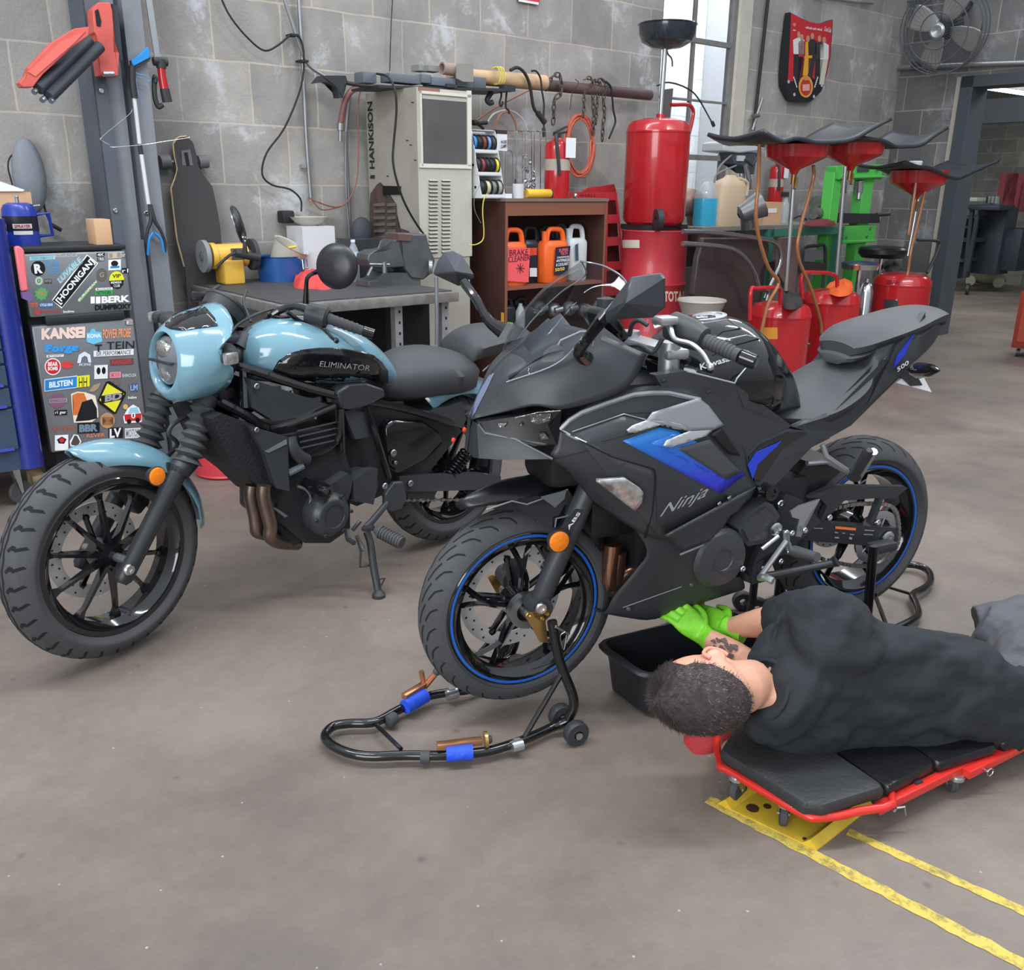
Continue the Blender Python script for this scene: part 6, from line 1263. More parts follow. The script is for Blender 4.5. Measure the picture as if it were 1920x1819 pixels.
mb=MB(); mb.bx(fa0,fa1,FW-.045,FW,fz0,fm-.018,.012); d2=FR.part('fridge_door',mb,FSI)
mb=MB(); mb.bx(fa0+.06,fa1-.04,FW-.03,FW+.012,fm-.018,fm+.022,.008); FR.part('door_handle',mb,FBK); mb=MB(); mb.bx(fa0+.03,fa1-.03,.36,FW-.06,0,fz0); FR.part('base',mb,FBK)
SK=[0]
def sticker(pts,bg,parent,texts=(),q=qE,round_=0):
    SK[0]+=1; mb=MB(); w=FW+.0008+.00005*SK[0]; P_=[WF.p(*q(x,y),w) for x,y in pts]; mats=[mat('sticker_%d_%d_%d'%bg,bg,.4)]; mb.prism([v+Vector((0,0,0)) for v in P_],(0,.00003,0))
    for (s,a,b,c,fg,bo) in texts:
        mats.append(mat('sticker_%d_%d_%d'%fg,fg,.4)); mb.m=len(mats)-1; mb.text(s,WF.p(*q(*a),w),WF.p(*q(*b),w),WF.p(*q(*c),w),off=.00003,bold=bo)
    return FR.part('sticker',mb,mats,parent=parent,smooth=False)
def quad(x0,y0,x1,y1,sl=-.05): d=(x1-x0)*sl; return [(x0,y0),(x1,y0+d),(x1,y1+d),(x0,y1)]
def oval(x,y,rx,ry,n=20): return [(x+rx*math.cos(2*math.pi*k/n),y+ry*math.sin(2*math.pi*k/n)) for k in range(n)]
def lab(x0,y0,x1,y1,bg,fg,s,parent,sl=-.05,pad=.12,bo=.01):
    d=(x1-x0)*sl; mx,my=(x1-x0)*pad*.6,(y1-y0)*pad; return sticker(quad(x0,y0,x1,y1,sl),bg,parent,[(s,(x0+mx,y1-my+sl*mx),(x1-mx,y1-my+d-sl*mx),(x0+mx,y0+my+sl*mx),fg,bo)])
def word(s,x0,y0,x1,y1,fg,parent,sl=-.05,bo=.02,dx=0):
    SK[0]+=1; d=(x1-x0)*sl; w=FW+.0008+.00005*SK[0]; mb=MB(); mb.text(s,WF.p(*qE(x0,y1),w),WF.p(*qE(x1,y1+d),w),WF.p(*qE(x0+dx,y0),w),off=.0004,bold=bo); return FR.part('sticker',mb,mat('sticker_%d_%d_%d'%fg,fg,.4),parent=parent,smooth=False)
Wh,Bk,Gy,Rd,Yl,Bu,Or=(235,236,238),(24,24,26),(120,124,130),(196,44,48),(222,220,50),(40,130,200),(222,120,70)
sticker([(316,528),(530,250),(598,305),(375,580)],Wh,d1); sticker([(322,532),(532,258),(590,306),(378,572)],Bk,d1,[('[HOONIGAN]',(372,560),(585,305),(335,528),Wh,.03)])
sticker(oval(232,336,44,46),Bk,d1,[('R',(212,368),(262,364),(205,310),Wh,.05)]); word('Knife',272,290,358,325,(70,150,210),d1); word('US',300,330,360,372,(70,150,210),d1)
lab(180,264,336,288,(150,206,220),(96,150,170),'PERFORMANCE',d1); lab(336,246,470,270,(170,172,176),(110,112,118),'H HYUNDAI',d1)
sticker([(345,400),(440,290),(500,270),(505,300),(370,432)],(128,150,160),d1,[('LUVABLE',(366,428),(500,292),(348,400),(170,206,220),.02)]); sticker(oval(237,412,24,26),(176,200,180),d1,[('o',(226,424),(248,423),(226,400),(60,110,70),.02)]); lab(270,402,316,430,(70,72,76),(150,152,156),'amp',d1)
sticker([(252+ (44 if k%2 else 34)*math.cos(k*math.pi/10),490+(44 if k%2 else 34)*math.sin(k*math.pi/10)) for k in range(20)],(90,170,110),d1,[('TOO',(228,502),(278,500),(226,476),Or,.03)]); 
sticker([(470,532),(588,406),(594,420),(486,542)],(120,168,88),d1,[('EUROPEAN',(482,536),(588,420),(476,524),Wh,.01)])
lab(588,242,638,264,Bk,Wh,'4K',d1); lab(594,268,638,292,Bk,Wh,'TIRES',d1); lab(658,240,740,276,(190,178,160),(150,140,130),'- -',d1); sticker(quad(660,284,736,348),Wh,d1); sticker(oval(698,306,22,18),Bk,d1); sticker(quad(672,322,728,336),Bu,d1)
lab(738,246,764,270,(70,72,76),Wh,'DOT',d1); lab(742,334,784,366,Bk,Wh,'r1',d1); sticker(oval(620,374,32,40),(96,92,84),d1,[('G',(606,390),(634,388),(606,360),(150,144,128),.02)])
sticker(oval(710,407,46,54),Yl,d1,[('VIP',(684,394),(736,391),(684,372),Bk,.03)]); sticker([(664,412),(756,406),(750,436),(730,458),(710,461),(690,456),(672,440)],Bk,d1,[('MEMBER',(676,430),(742,426),(675,416),Wh,.01),('CLUB',(692,450),(730,448),(692,434),Wh,.01)])
lab(582,456,686,470,Wh,Bk,'MULHOLLAND',d1); lab(580,472,686,500,(60,160,80),Bk,'NETWORK',d1); word('BERK',618,506,790,548,Wh,d1,bo=.05); sticker(quad(552,508,578,550),Wh,d1); sticker(quad(584,508,612,550),Wh,d1); word('DUMPBOXY',578,558,800,592,Bk,d1,bo=.05)
lab(182,546,232,572,(186,110,90),(150,70,60),'cb',d1); sticker(oval(283,558,48,18),(70,106,160),d1,[('CYCLE GEAR',(244,566),(322,563),(244,551),Wh,.02)]); sticker(oval(228,602,20,18),(176,70,74),d1); word('brymax',250,590,370,612,(176,70,74),d1); word('Indigo',386,592,452,612,Wh,d1)
word('KANSEI',252,700,518,772,(236,206,196),d2,bo=.06); sticker([(526,730),(548,725),(556,705),(576,702),(584,720),(618,724),(624,780),(570,798),(528,784)],(110,190,224),d2,[('KONA',(532,760),(614,756),(532,736),Wh,.03)]); word('POWER PROBE',626,706,796,764,(226,150,110),d2,bo=.03)
word('Forge',274,800,480,862,(60,150,216),d2,bo=.08); lab(284,864,388,878,Wh,Bk,'MOTORSPORT',d2); word('TEIN',650,784,818,830,(34,34,36),d2,bo=.0); word('T',578,800,622,846,(34,34,36),d2)
sticker([(470,912),(480,862),(515,842),(550,862),(556,908),(538,908),(532,876),(515,868),(498,880),(492,912)],(214,220,232),d2); word('MOPAR',482,914,556,932,(200,206,220),d2)
lab(570,838,814,874,(222,224,228),(60,62,66),'ISR PERFORMANCE',d2); sticker(oval(322,934,50,52),Wh,d2); sticker(oval(322,934,44,46),Rd,d2,[('BEAR',(292,932),(352,930),(292,906),Wh,.03),('BOMB',(292,958),(352,956),(292,936),Wh,.03)]); sticker([(368,916),(400,900),(458,914),(430,924),(452,934),(404,948),(370,934)],(204,66,64),d2)
lab(672,890,812,926,(120,60,60),(176,70,66),'RANGER',d2); sticker(quad(574,926,656,1010),(222,226,226),d2); sticker(oval(600,960,12,22),Bk,d2); sticker(oval(632,958,12,22),Bk,d2)
lab(668,968,736,1004,(216,150,160),(190,60,80),'SMOKER',d2); word('RHINOUSA',744,978,830,1000,(190,200,196),d2)
sticker(quad(270,1012,470,1086,-.12),(236,236,236),d2); lab(274,1016,468,1082,Bu,Wh,'BILSTEIN',d2,sl=-.12,pad=.22,bo=.03); sticker(quad(468,992,546,1062,-.1),Yl,d2); word('HH',480,1000,530,1058,Bk,d2,bo=.0)
sticker([(540,1084),(570,1046),(614,1032),(600,1066),(570,1088)],(160,140,110),d2); sticker([(594,1140),(646,1026),(668,1022),(768,1090),(764,1110),(706,1222),(690,1222),(604,1160)],Bk,d2); sticker([(606,1138),(654,1036),(756,1098),(700,1212)],Yl,d2); sticker([(612,1112),(752,1092),(748,1134),(618,1160)],Bk,d2,[('BD',(638,1150),(742,1132),(640,1106),(150,152,156),.05)])
sticker([(786,1050),(800,1040),(838,1034),(842,1082),(800,1086)],(70,90,130),d2,[('LM',(794,1080),(838,1076),(794,1046),(150,170,210),.02)]); word('Indigo',780,1114,832,1136,Wh,d2); sticker(oval(712,1030,20,18),(110,96,92),d2)
sticker(oval(348,1142,50,44),(126,84,112),d2); lab(300,1130,410,1156,(150,140,150),(90,40,60),'RHINOUSA',d2); lab(332,1200,408,1232,Bk,Wh,'r1 gear',d2)
sticker([(432,1100),(470,1086),(520,1090),(580,1110),(596,1180),(600,1240),(560,1272),(450,1276),(440,1200)],(226,214,196),d2); sticker([(440,1108),(470,1094),(512,1096),(530,1140),(500,1170),(490,1230),(444,1230),(452,1160)],(206,112,58),d2); sticker([(500,1150),(560,1130),(590,1190),(592,1250),(540,1262),(460,1268),(490,1210)],(28,30,36),d2)
sticker(oval(654,1262,46,48),(176,138,96),d2); sticker([(624,1240),(690,1240),(664,1262),(690,1290),(624,1290),(648,1264)],(150,104,66),d2)
sticker([(750,1240),(776,1190),(810,1164),(846,1184),(864,1230),(864,1272),(758,1280)],Wh,d2); sticker([(756,1226),(862,1218),(860,1262),(762,1268)],Rd,d2); sticker([(780,1222),(792,1186),(836,1180),(852,1218)],(150,200,220),d2); sticker(oval(786,1268,14,15),Bk,d2); sticker(oval(838,1260,14,15),Bk,d2); sticker(oval(812,1232,13,17),Wh,d2,[('1',(808,1242),(816,1242),(808,1222),Bk,.02)]); sticker(oval(764,1178,15,16),(206,176,96),d2)
word('LAB TIGER',310,1302,458,1330,(170,96,70),d2); lab(472,1280,606,1342,Bk,(110,130,150),'BBR',d2,bo=.06); word('REVER',528,1344,640,1366,(214,130,110),d2); sticker(quad(662,1308,748,1372),Bk,d2,[('LV',(668,1370),(738,1362),(668,1314),Wh,.04)]); lab(760,1310,856,1372,(206,208,212),(120,122,128),'MOTOR',d2)
sticker(quad(334,1352,416,1446),Wh,d2); sticker([(346,1378),(376,1360),(406,1376),(390,1404),(358,1402)],Bk,d2); sticker(oval(377,1382,16,14),Rd,d2); sticker([(424,1390),(450,1346),(476,1350),(496,1390),(480,1420),(430,1420)],Wh,d2); sticker([(432,1400),(454,1352),(470,1356),(488,1392),(474,1416),(436,1412)],(80,70,66),d2)
lab(768,650,812,680,(130,100,100),(200,200,200),'E',d2)
# things on and by the fridge
ztop=fz1+.022
mb=MB(); 
p0=WF.z(*qE(590,193),ztop); p1=WF.z(*qE(722,197),ztop); an=.12; hb=WF.p(*qE(590,37),-p0.y).z-ztop
mb.bx(p0.x,p1.x+.005,-p0.y-.13,-p0.y,ztop,ztop+hb,.002); one('cardboard_box',mb,col('cardboard',(200,162,128),.75,var=.06,scale=4),'small plain cardboard box on top of the fridge','box',WF)
SPR=T('pressure_sprayer','blue metal pressure sprayer can with handle standing behind the toolbox top','sprayer',WF)
SB=col('sprayer_blue',(30,52,150),.3,coat=.3); c=WF.p(*qA(118,1270),.50); r_=.070; zt_=WF.p(*qA(105,1140),.5).z; zb_=ztop-.02
mb=MB(); mb.lathe([(0,0),(0,r_),(zt_-zb_-.03,r_),(zt_-zb_-.008,r_*.85),(zt_-zb_,r_*.6),(zt_-zb_,0)],Vector((c.x,c.y,zb_)),(0,0,1),32); SPR.part('can',mb,SB)
mb=MB(); mb.lathe([(.40*(zt_-zb_),r_+.001),(.72*(zt_-zb_),r_+.001)],Vector((c.x,c.y,zb_)),(0,0,1),32); SPR.part('dark_label',mb,col('label_navy',(24,26,46),.4))
def curved_label(z0,z1,bg,text,fg): 
    mb=MB(); r2=r_+.0025; vs=[]
    for k in range(9): a=-math.pi/2+(-.55+1.1*k/8)-.12; vs.append([Vector((c.x+r2*math.cos(a),c.y+r2*math.sin(a),z)) for z in (z0,z1)])
    mb.grid(vs); mm=[mat('lbl_%d_%d_%d'%bg,bg,.5)]
    if text:
        mm.append(mat('lbl_%d_%d_%d'%fg,fg,.5)); mb.m=1; v2,f2=glyphs(text,.03,0); x0=min(v[0] for v in v2);x1=max(v[0] for v in v2);y0=min(v[1] for v in v2);y1=max(v[1] for v in v2)
        mb.add([Vector((c.x+(r2+.0008)*math.cos(-math.pi/2-.12+(-.45+.9*(v[0]-x0)/(x1-x0))),c.y+(r2+.0008)*math.sin(-math.pi/2-.12+(-.45+.9*(v[0]-x0)/(x1-x0))),z0+(z1-z0)*(.15+.7*(v[1]-y0)/(y1-y0)))) for v in v2],f2)
    SPR.part('paper_label',mb,mm)
H_=zt_-zb_; curved_label(zb_+.46*H_,zb_+.56*H_,(206,196,196),'SPRAYER',(150,60,60)); curved_label(zb_+.33*H_,zb_+.41*H_,(214,216,220),None,(0,0,0)); 
mb=MB(); o=Vector((c.x+r_,c.y,0)); mb.tube([o+Vector((0,0,zb_+.75*H_)),o+Vector((.05,0,zb_+.77*H_)),o+Vector((.055,0,zb_+.30*H_)),o+Vector((0,0,zb_+.28*H_))],.008,10); SPR.part('handle',mb,SB)
mb=MB(); mb.cyl((c.x,c.y,zt_),(c.x,c.y,zt_+.02),.008); mb.ell((c.x,c.y,zt_+.024),(.009,.009,.009)); mb.cyl((c.x+.03,c.y,zt_-.02),(c.x+r_+.02,c.y,zt_-.012),.006); SPR.part('valve',mb,GALV)
mb=MB(); wpr(mb,mp(qE,[(90,205),(118,198),(148,225),(176,470),(132,478)]),.84,.03); one('shop_towel_roll',mb,col('pink_plastic',(222,112,120),.5),'pink plastic sleeve hanging at the corner of the toolbox','sleeve',WF,mods=bevel(.006))
mb=MB(); wpr(mb,mp(qE,[(134,480),(178,476),(200,520),(186,540),(140,520)]),.84,.03); one('purple_cloth',mb,col('purple_cloth',(110,84,140),.6),'purple cloth scrap hanging below the pink sleeve','cloth',WF)
q_=[WF.p(*qA(x,y),.45) for x,y in ((-60,1030),(0,1020),(138,1068),(130,1076),(-60,1076))]; mb=MB(); mb.prism(q_,(0,.14,.0)); one('paper_stack',mb,WHT,'white paper sheets on the toolbox at the left edge','papers',WF)
mb=MB(); wb(mb,*qA(-60,1080),*qA(190,1200),.44,.10); one('cardboard_box',mb,MATS['cardboard'],'tan cardboard box behind the blue sprayer can','box',WF)
# ---- bench
BZ=.88; BN=T('workbench','steel legged workbench with dark ribbed mat against the block wall','workbench',WF)
bA,bB,bC=WF.z(525,573,BZ),WF.z(841,544,BZ),WF.z(349,536,BZ); bw=-bA.y
mb=MB(); mb.bx(bA.x,bB.x,.02,bw,BZ-.05,BZ-.002,.003); BN.part('bench_top',mb,col('bench_steel',(132,128,124),.5,.4,var=.25,scale=12,bump=.3))
mb=MB(); mb.bx(bA.x+.03,bB.x-.01,.03,bw-.05,BZ-.002,BZ+.004); BN.part('rubber_mat',mb,col('ribbed_mat',(70,69,72),.6,bump=.8,bscale=80))
for a_,w_ in ((bA.x+.04,bw-.05),(bB.x-.05,bw-.06),(bA.x+.04,.06),(bB.x-.05,.06),(bB.x-.34,bw-.06)):
    mb=MB(); mb.bx(a_-.022,a_+.022,w_,w_+.004,0,BZ-.05); mb.bx(a_-.022,a_-.018,w_-.04,w_,0,BZ-.05); lg=BN.part('leg',mb,col('perforated_leg',(156,158,160),.45,.5,var=.15))
    mb=MB()
    for k in range(14): mb.box((a_+.004,-w_-.0045,.08+k*.055),(.010,.002,.014))
    if k: 
        pass
    BN.part('leg_slots',mb,MATS['deep_black'],parent=lg)['kind']='stuff'
mb=MB(); mb.bx(bA.x+.04,bB.x-.05,.1,bw-.1,.22,.25); BN.part('lower_shelf',mb,col('shelf_grey',(110,110,110),.6,var=.2))
mb=MB(); mb.bx(bB.x-.30,bB.x-.02,.05,bw-.25,.26,.80); one('black_cabinet',mb,MATS['deep_black'],'black cabinet stored under the right end of the workbench','cabinet',WF)
mb=MB(); o=WF.z(*qF(1765,560),.0+.3); x_=WF.p(*qF(1765,800),bw+.03); mb.tube([WF.p(*qF(1765,590),bw+.03),WF.p(*qF(1770,860),bw+.03),WF.p(*qF(1768,1060),bw+.03)],.010,12); one('steel_bar',mb,GALV,'upright steel bar standing at the right corner of the workbench','bar',WF)
def at(q,x,y,z=BZ+.004): return WF.z(*q(x,y),z)
def hgt(q,x,y,y0,base=BZ+.004): # height of picture point (x,y) above base, standing at base point (x,y0)
    b=WF.z(*q(x,y0),base); return WF.p(*q(x,y),-b.y).z-base
# grinder
G_=T('bench_grinder','yellow bench grinder with grey grinding wheels on the workbench','grinder',WF)
YG=col('grinder_yellow',(224,178,72),.4); o=WF.p(*qF(300,440),.22); o.z=WF.p(*qF(300,440),-o.y).z; gx=WF.p(*qF(155,440),-o.y).x; gx2=WF.p(*qF(490,420),-o.y).x; rw=.085
mb=MB(); mb.cyl((gx+.05,o.y,o.z),(gx2-.04,o.y,o.z),.062,n=28); mb.bx(gx+.08,gx2-.08,-o.y-.07,-o.y+.07,BZ+.004,o.z-.02,.01); mb.lathe([(0,.07),(.03,.07)],(gx+.03,o.y,o.z),(1,0,0),24,True); G_.part('motor_housing',mb,YG,mods=bevel(.003))
for x_,s in ((gx,1),(gx2,-1)):
    mb=MB(); mb.lathe([(-.012,.012),(-.012,rw),(.012,rw),(.012,.012)],(x_,o.y,o.z),(1,0,0),36); w_=G_.part('grinding_wheel',mb,col('stone_grey',(134,138,142),.8) if s>0 else col('wire_brush',(60,62,66),.8)); mb=MB(); mb.lathe([(-.02,0),(-.02,.012),(-.015,.024),(-.012,.028)],(x_,o.y,o.z),(1,0,0),20); G_.part('wheel_nut',mb,CLP,parent=w_)
mb=MB(); mb.bx(gx+.13,gx+.20,-o.y+.055,-o.y+.066,o.z-.02,o.z+.04); G_.part('name_plate',mb,col('plate_grey',(90,88,84),.5))
mb=MB(); mb.tube([(gx+.03,o.y-.09,o.z-.05),(gx+.12,o.y-.13,o.z+.02),(gx+.26,o.y-.12,o.z-.01)],.008,8,sub=4); mb.tube([(gx+.12,o.y-.13,o.z+.02),(gx+.26,o.y-.12,o.z-.01)],.022,12); one('angle_grinder_lead',mb,BLK,'black cable connector lying in front of the yellow bench grinder','connector',WF)
# blue pot with clear tub inside, white box, bowl, bottle, rag
o=WF.p(*qF(690,520),.20); rp=abs(WF.p(*qF(850,500),-o.y).x-WF.p(*qF(540,500),-o.y).x)*.5; hp_=WF.p(*qF(690,452),.20).z-BZ
PT=T('blue_pot','blue enamel pot with wire handle on the workbench','pot',WF)
mb=MB(); mb.lathe([(0,0),(0,rp*.92),(hp_,rp),(hp_+.006,rp+.006),(hp_,rp-.006),(.01,rp*.9),(.01,0)],Vector((o.x,o.y,BZ+.004)),(0,0,1),32); PT.part('pot_body',mb,col('enamel_blue',(34,84,148),.35,coat=.3)); mb=MB(); z_=BZ+hp_-.01; mb.tube([(o.x+rp*.55,o.y-rp*.85,z_),(o.x+rp*.5,o.y-rp*1.0,z_-.05),(o.x+rp*.85,o.y-rp*.75,z_-.05),(o.x+rp*.9,o.y-rp*.55,z_)],.003,6); PT.part('wire_handle',mb,CLP)
CLRP=col('cloudy_plastic',(198,194,180),.4,alpha=.9)
TB2=T('plastic_tub','cloudy plastic tub with yellow brush tilted inside the blue pot','tub',WF)
ax=Vector((.35,-.35,.86)).normalized(); oo=Vector((o.x-.01,o.y,BZ+hp_*.45)); mb=MB(); mb.lathe([(0,0),(0,rp*.5),(.16,rp*.72),(.165,rp*.76),(.16,rp*.70),(.01,rp*.48),(.01,0)],oo,ax,32); TB2.part('tub_body',mb,CLRP); mb=MB(); p=oo+ax*.13; mb.tube([p+Vector((-.04,-.02,.01)),p+Vector((.03,-.02,.02))],.008,8); mb.tube([p+Vector((-.01,-.02,.0)),p+Vector((-.03,0,-.08))],.006,8); TB2.part('yellow_brush',mb,col('brush_yellow',(232,190,70),.5))
y_=.26; mb=MB(); x0=WF.p(*qF(742,400),y_-.15).x; x1=WF.p(*qF(1068,400),y_).x; zt_=WF.p(*qF(868,240),y_).z; 
mb.bx(x0+.02,x1,y_-.20,y_,BZ+.004,zt_); one('white_box',mb,col('white_card',(206,208,212),.7),'open white cardboard box on the workbench behind the round mirror','box',WF)
mb=MB(); cb=Vector(((x0+x1)/2+.015,-(y_-.12),zt_)); mb.lathe([(.0,.05),(.004,.055),(.02,.085),(.045,.108),(.05,.112),(.046,.106),(.02,.08),(.006,.05),(.006,0)],cb,(0,0,1),36); one('plastic_bowl',mb,CLRP,'cloudy plastic bowl sitting on top of the white box','bowl',WF)
WBt=T('water_bottle','clear plastic water bottle with pale label on the workbench','bottle',WF)
o=at(qF,1200,620); hb_=hgt(qF,1195,330,620); CLB=col('clear_bottle',(205,214,222),.08,alpha=.45,coat=.5)
mb=MB(); mb.lathe([(0,0),(0,.028),(.01,.032),(hb_*.6,.032),(hb_*.78,.026),(hb_*.92,.011),(hb_*.94,.011)],o,(0,0,1),24); WBt.part('bottle_body',mb,CLB); mb=MB(); mb.lathe([(hb_*.94,.013),(hb_,.013),(hb_,0)],o,(0,0,1),16); WBt.part('cap',mb,WHT); mb=MB(); mb.lathe([(hb_*.5,.0328),(hb_*.72,.0328)],o,(0,0,1),24); WBt.part('label_band',mb,col('pale_label',(190,214,230),.5))
rag('shop_rag',qF,[(775,640),(800,612),(850,606),(930,610),(990,612),(1060,655),(990,678),(900,670),(800,668)],.10,col('red_cloth_bright',(214,72,70),.8,bump=.3,bscale=120),'bright red rag lying on the workbench below the white box',z=BZ+.004,seed=4)
mb=MB(); p=at(qF,925,540); wpr(mb,mp(qF,[(890,468),(965,490),(945,560),(900,545)]),-p.y+.02,.03); one('blue_clamp',mb,col('clamp_blue',(30,60,120),.4),'small dark blue plastic clip beside the red rag on the bench','clip',WF)
# vise
V_=T('bench_vise','grey cast iron bench vise bolted to the workbench corner','vise',WF)
VM=col('vise_iron',(92,96,100),.5,.5,var=.2,scale=10,bump=.2); o=at(qF,1480,650); vw=-o.y
mb=MB(); wpr(mb,mp(qF,[(1295,660),(1300,620),(1370,600),(1400,560),(1580,560),(1600,600),(1655,620),(1650,660)]),vw-.02,.14); V_.part('vise_base',mb,VM,mods=bevel(.008))
mb=MB(); wpr(mb,mp(qF,[(1530,370),(1500,350),(1500,285),(1700,290),(1720,380),(1760,470),(1740,560),(1680,610),(1600,600),(1540,520)]),vw-.01,.15); V_.part('fixed_jaw',mb,VM,mods=bevel(.012))
mb=MB(); wpr(mb,mp(qF,[(1290,470),(1300,430),(1350,405),(1450,400),(1480,330),(1530,330),(1545,520),(1400,530),(1310,520)]),vw-.01,.13); V_.part('moving_jaw',mb,VM,mods=bevel(.012))
mb=MB(); wpr(mb,mp(qF,[(1500,290),(1600,296),(1595,340),(1500,335)]),vw,.10); V_.part('jaw_plate',mb,col('rusty_jaw',(96,70,62),.6))
mb=MB(); mb.tube([wp(*qF(1300,500),vw+.03),wp(*qF(1440,502),vw+.03)],.006,8); mb.tube([wp(*qF(1405,485),vw+.03),wp(*qF(1408,560),vw+.03)],.013,12); mb.tube([wp(*qF(1320,520),vw+.02),wp(*qF(1290,580),vw+.02)],.009,8); V_.part('lock_handle',mb,STE)
mb=MB(); o2=wp(*qF(1725,520),vw); mb.ring([(-.01,.02),(.01,.02),(.01,.038),(-.01,.038)],o2,(.8,-.5,0),24); V_.part('screw_collar',mb,GALV)
mb=MB(); mb.bx(WF.p(*qF(1200,400),.5).x,WF.p(*qF(1460,400),.5).x,.3,.5,BZ+.004,WF.p(*qF(1300,330),.5).z); one('black_bin',mb,BLK,'black box standing behind the vise and the water bottle','bin',WF)
mb=MB(); mb.ell(WF.p(*qF(1250,280),.2)+Vector((0,0,0)),(.07,.05,.09)); one('dark_pad',mb,col('slate_grey',(66,70,78),.7),'dark grey rounded pad leaning on the wall behind the bottle','pad',WF)
# ---------- centre: dryer cabinet, pipe rack, brown shelf ----------
DY=T('air_dryer_cabinet','tall beige metal dryer cabinet with louvres and dark window','cabinet',WF)
da=WF.p(690,300,.05).x; dw=-WF.x(783,300,da).y; db=WF.p(*qB(958,700),dw).x; dzt=WF.p(*qB(655,487),dw).z
BGE=col('beige_paint',(162,158,146),.5,var=.1,scale=4); BG2=col('cream_paint',(184,181,168),.45,var=.05)
mb=MB(); mb.bx(da,db,.05,dw,0,dzt); DY.part('cabinet_body',mb,BGE)
def fp(x,y,e=0): v=WF.p(*qB(x,y),dw+e); return v
def frect(mb,x0,y0,x1,y1,e0,e1): a,b=fp(x0,y0),fp(x1,y1); mb.bx(a.x,b.x,dw+e0,dw+e1,b.z,a.z)
mb=MB(); frect(mb,660,492,972,1440,0,.006); DY.part('front_panel',mb,BG2)
mb=MB(); 
for r_ in ((675,510,960,550),(675,510,692,935),(940,510,965,935),(675,920,965,950)): frect(mb,*r_,.006,.016)
DY.part('window_frame',mb,col('cream_trim',(214,212,200),.4))
mb=MB(); frect(mb,692,555,940,925,.006,.010); DY.part('dark_window',mb,col('window_grey',(86,84,84),.35,var=.15,scale=5))
for x0,x1 in ((728,778),(800,848)):
    mb=MB()
    for k in range(20): a,b=fp(x0,1010+k*21),fp(x1,1018+k*21); mb.add([Vector((a.x,-dw-.007,a.z)),Vector((b.x,-dw-.007,a.z)),Vector((b.x,-dw-.018,b.z)),Vector((a.x,-dw-.018,b.z))],[(0,1,2,3)]); mb.m=1; mb.bx(a.x,b.x,dw+.006,dw+.008,b.z-.006,b.z+.003); mb.m=0
    DY.part('louvre_vent',mb,[BG2,col('vent_shadow',(96,92,84),.7)])['kind']='stuff'
def sd(x,y,e=.002): v=WF.x(*qB(x,y),da-e); return v
mb=MB(); mb.text('HANKiSON',sd(428,950),sd(414,570),sd(400,950),off=.001,bold=.03); DY.part('lettering',mb,col('letter_dark',(40,42,46),.5))
mb=MB(); mb.prism([sd(405,985),sd(428,985),sd(428,1005),sd(402,1005)],(-.001,0,0)); DY.part('logo_mark',mb,MATS['letter_dark'])
RUS=col('rusty_inside',(84,70,66),.8,var=.3,scale=14)
mb=MB(); mb.prism([sd(x,y) for x,y in ((405,1090),(440,1040),(460,1025),(478,1045),(476,1100),(520,1130),(550,1150),(555,1210),(560,1280),(620,1300),(640,1340),(600,1400),(410,1400),(400,1200))],(-.003,0,0)); DY.part('torn_panel',mb,RUS)
for x0,x1 in ((425,485),(500,545)):
    for k in range(6):
        mb=MB(); y0=1145+k*37; mb.prism([sd(x0,y0,.005),sd(x1,y0-4,.005),sd(x1,y0+14,.008),sd(x0,y0+16,.008)],(-.004,0,0)); DY.part('inner_louvre',mb,col('inner_louvre_grey',(120,112,108),.5,.3))
mb=MB(); mb.prism([sd(x,y,.004) for x,y in ((475,1045),(575,1048),(572,1095),(480,1095))],(-.006,0,0)); DY.part('black_handle_recess',mb,MATS['deep_black'])
mb=MB(); frect(mb,668,490,790,520,.006,.008); DY.part('rust_patch',mb,col('rust_brown',(140,104,90),.8))
for x,y in ((640,575),(500,990),(655,900),(610,790),(630,815)): mb=MB(); mb.prism([sd(x-7,y-3),sd(x+7,y-1),sd(x+5,y+4),sd(x-5,y+3)],(-.001,0,0)); DY.part('paint_chip',mb,MATS['letter_dark'])
mb=MB(); wt(mb,qB,[(440,415,.45),(500,430,.62),(540,500,.70),(550,620,.70),(535,800,.68),(530,900,.68),(550,1010,.68),(600,1150,.66),(690,1300,.60),(800,1420,.55)],.0065,None,8); one('hanging_cable',mb,CABLE,'thick black cable draped down in front of the beige dryer cabinet','cable',WF)
mb=MB(); wt(mb,qB,[(345,490,.10),(300,510,.12),(265,560,.13),(245,640,.13),(235,700,.13)],.017,None,14); t=T('air_hose','short brown air hose with metal end hanging beside the dryer cabinet','hose',WF); t.part('hose',mb,col('hose_brown',(120,82,78),.55)); mb=MB(); wt(mb,qB,[(236,695),(235,735)],.022,.13,12,1); wt(mb,qB,[(235,735),(234,795)],.013,.13,12,1); t.part('hose_fitting',mb,GALV)
mb=MB(); wpr(mb,mp(qB,[(95,468),(130,425),(265,425),(275,455),(260,480),(250,550),(225,550),(212,485),(150,460)]),.16,.06); wt(mb,qB,[(265,465),(350,480),(480,490)],.012,.12,8,1); one('wall_bracket',mb,BLK,'black steel bracket on the wall left of the dryer cabinet','bracket',WF)
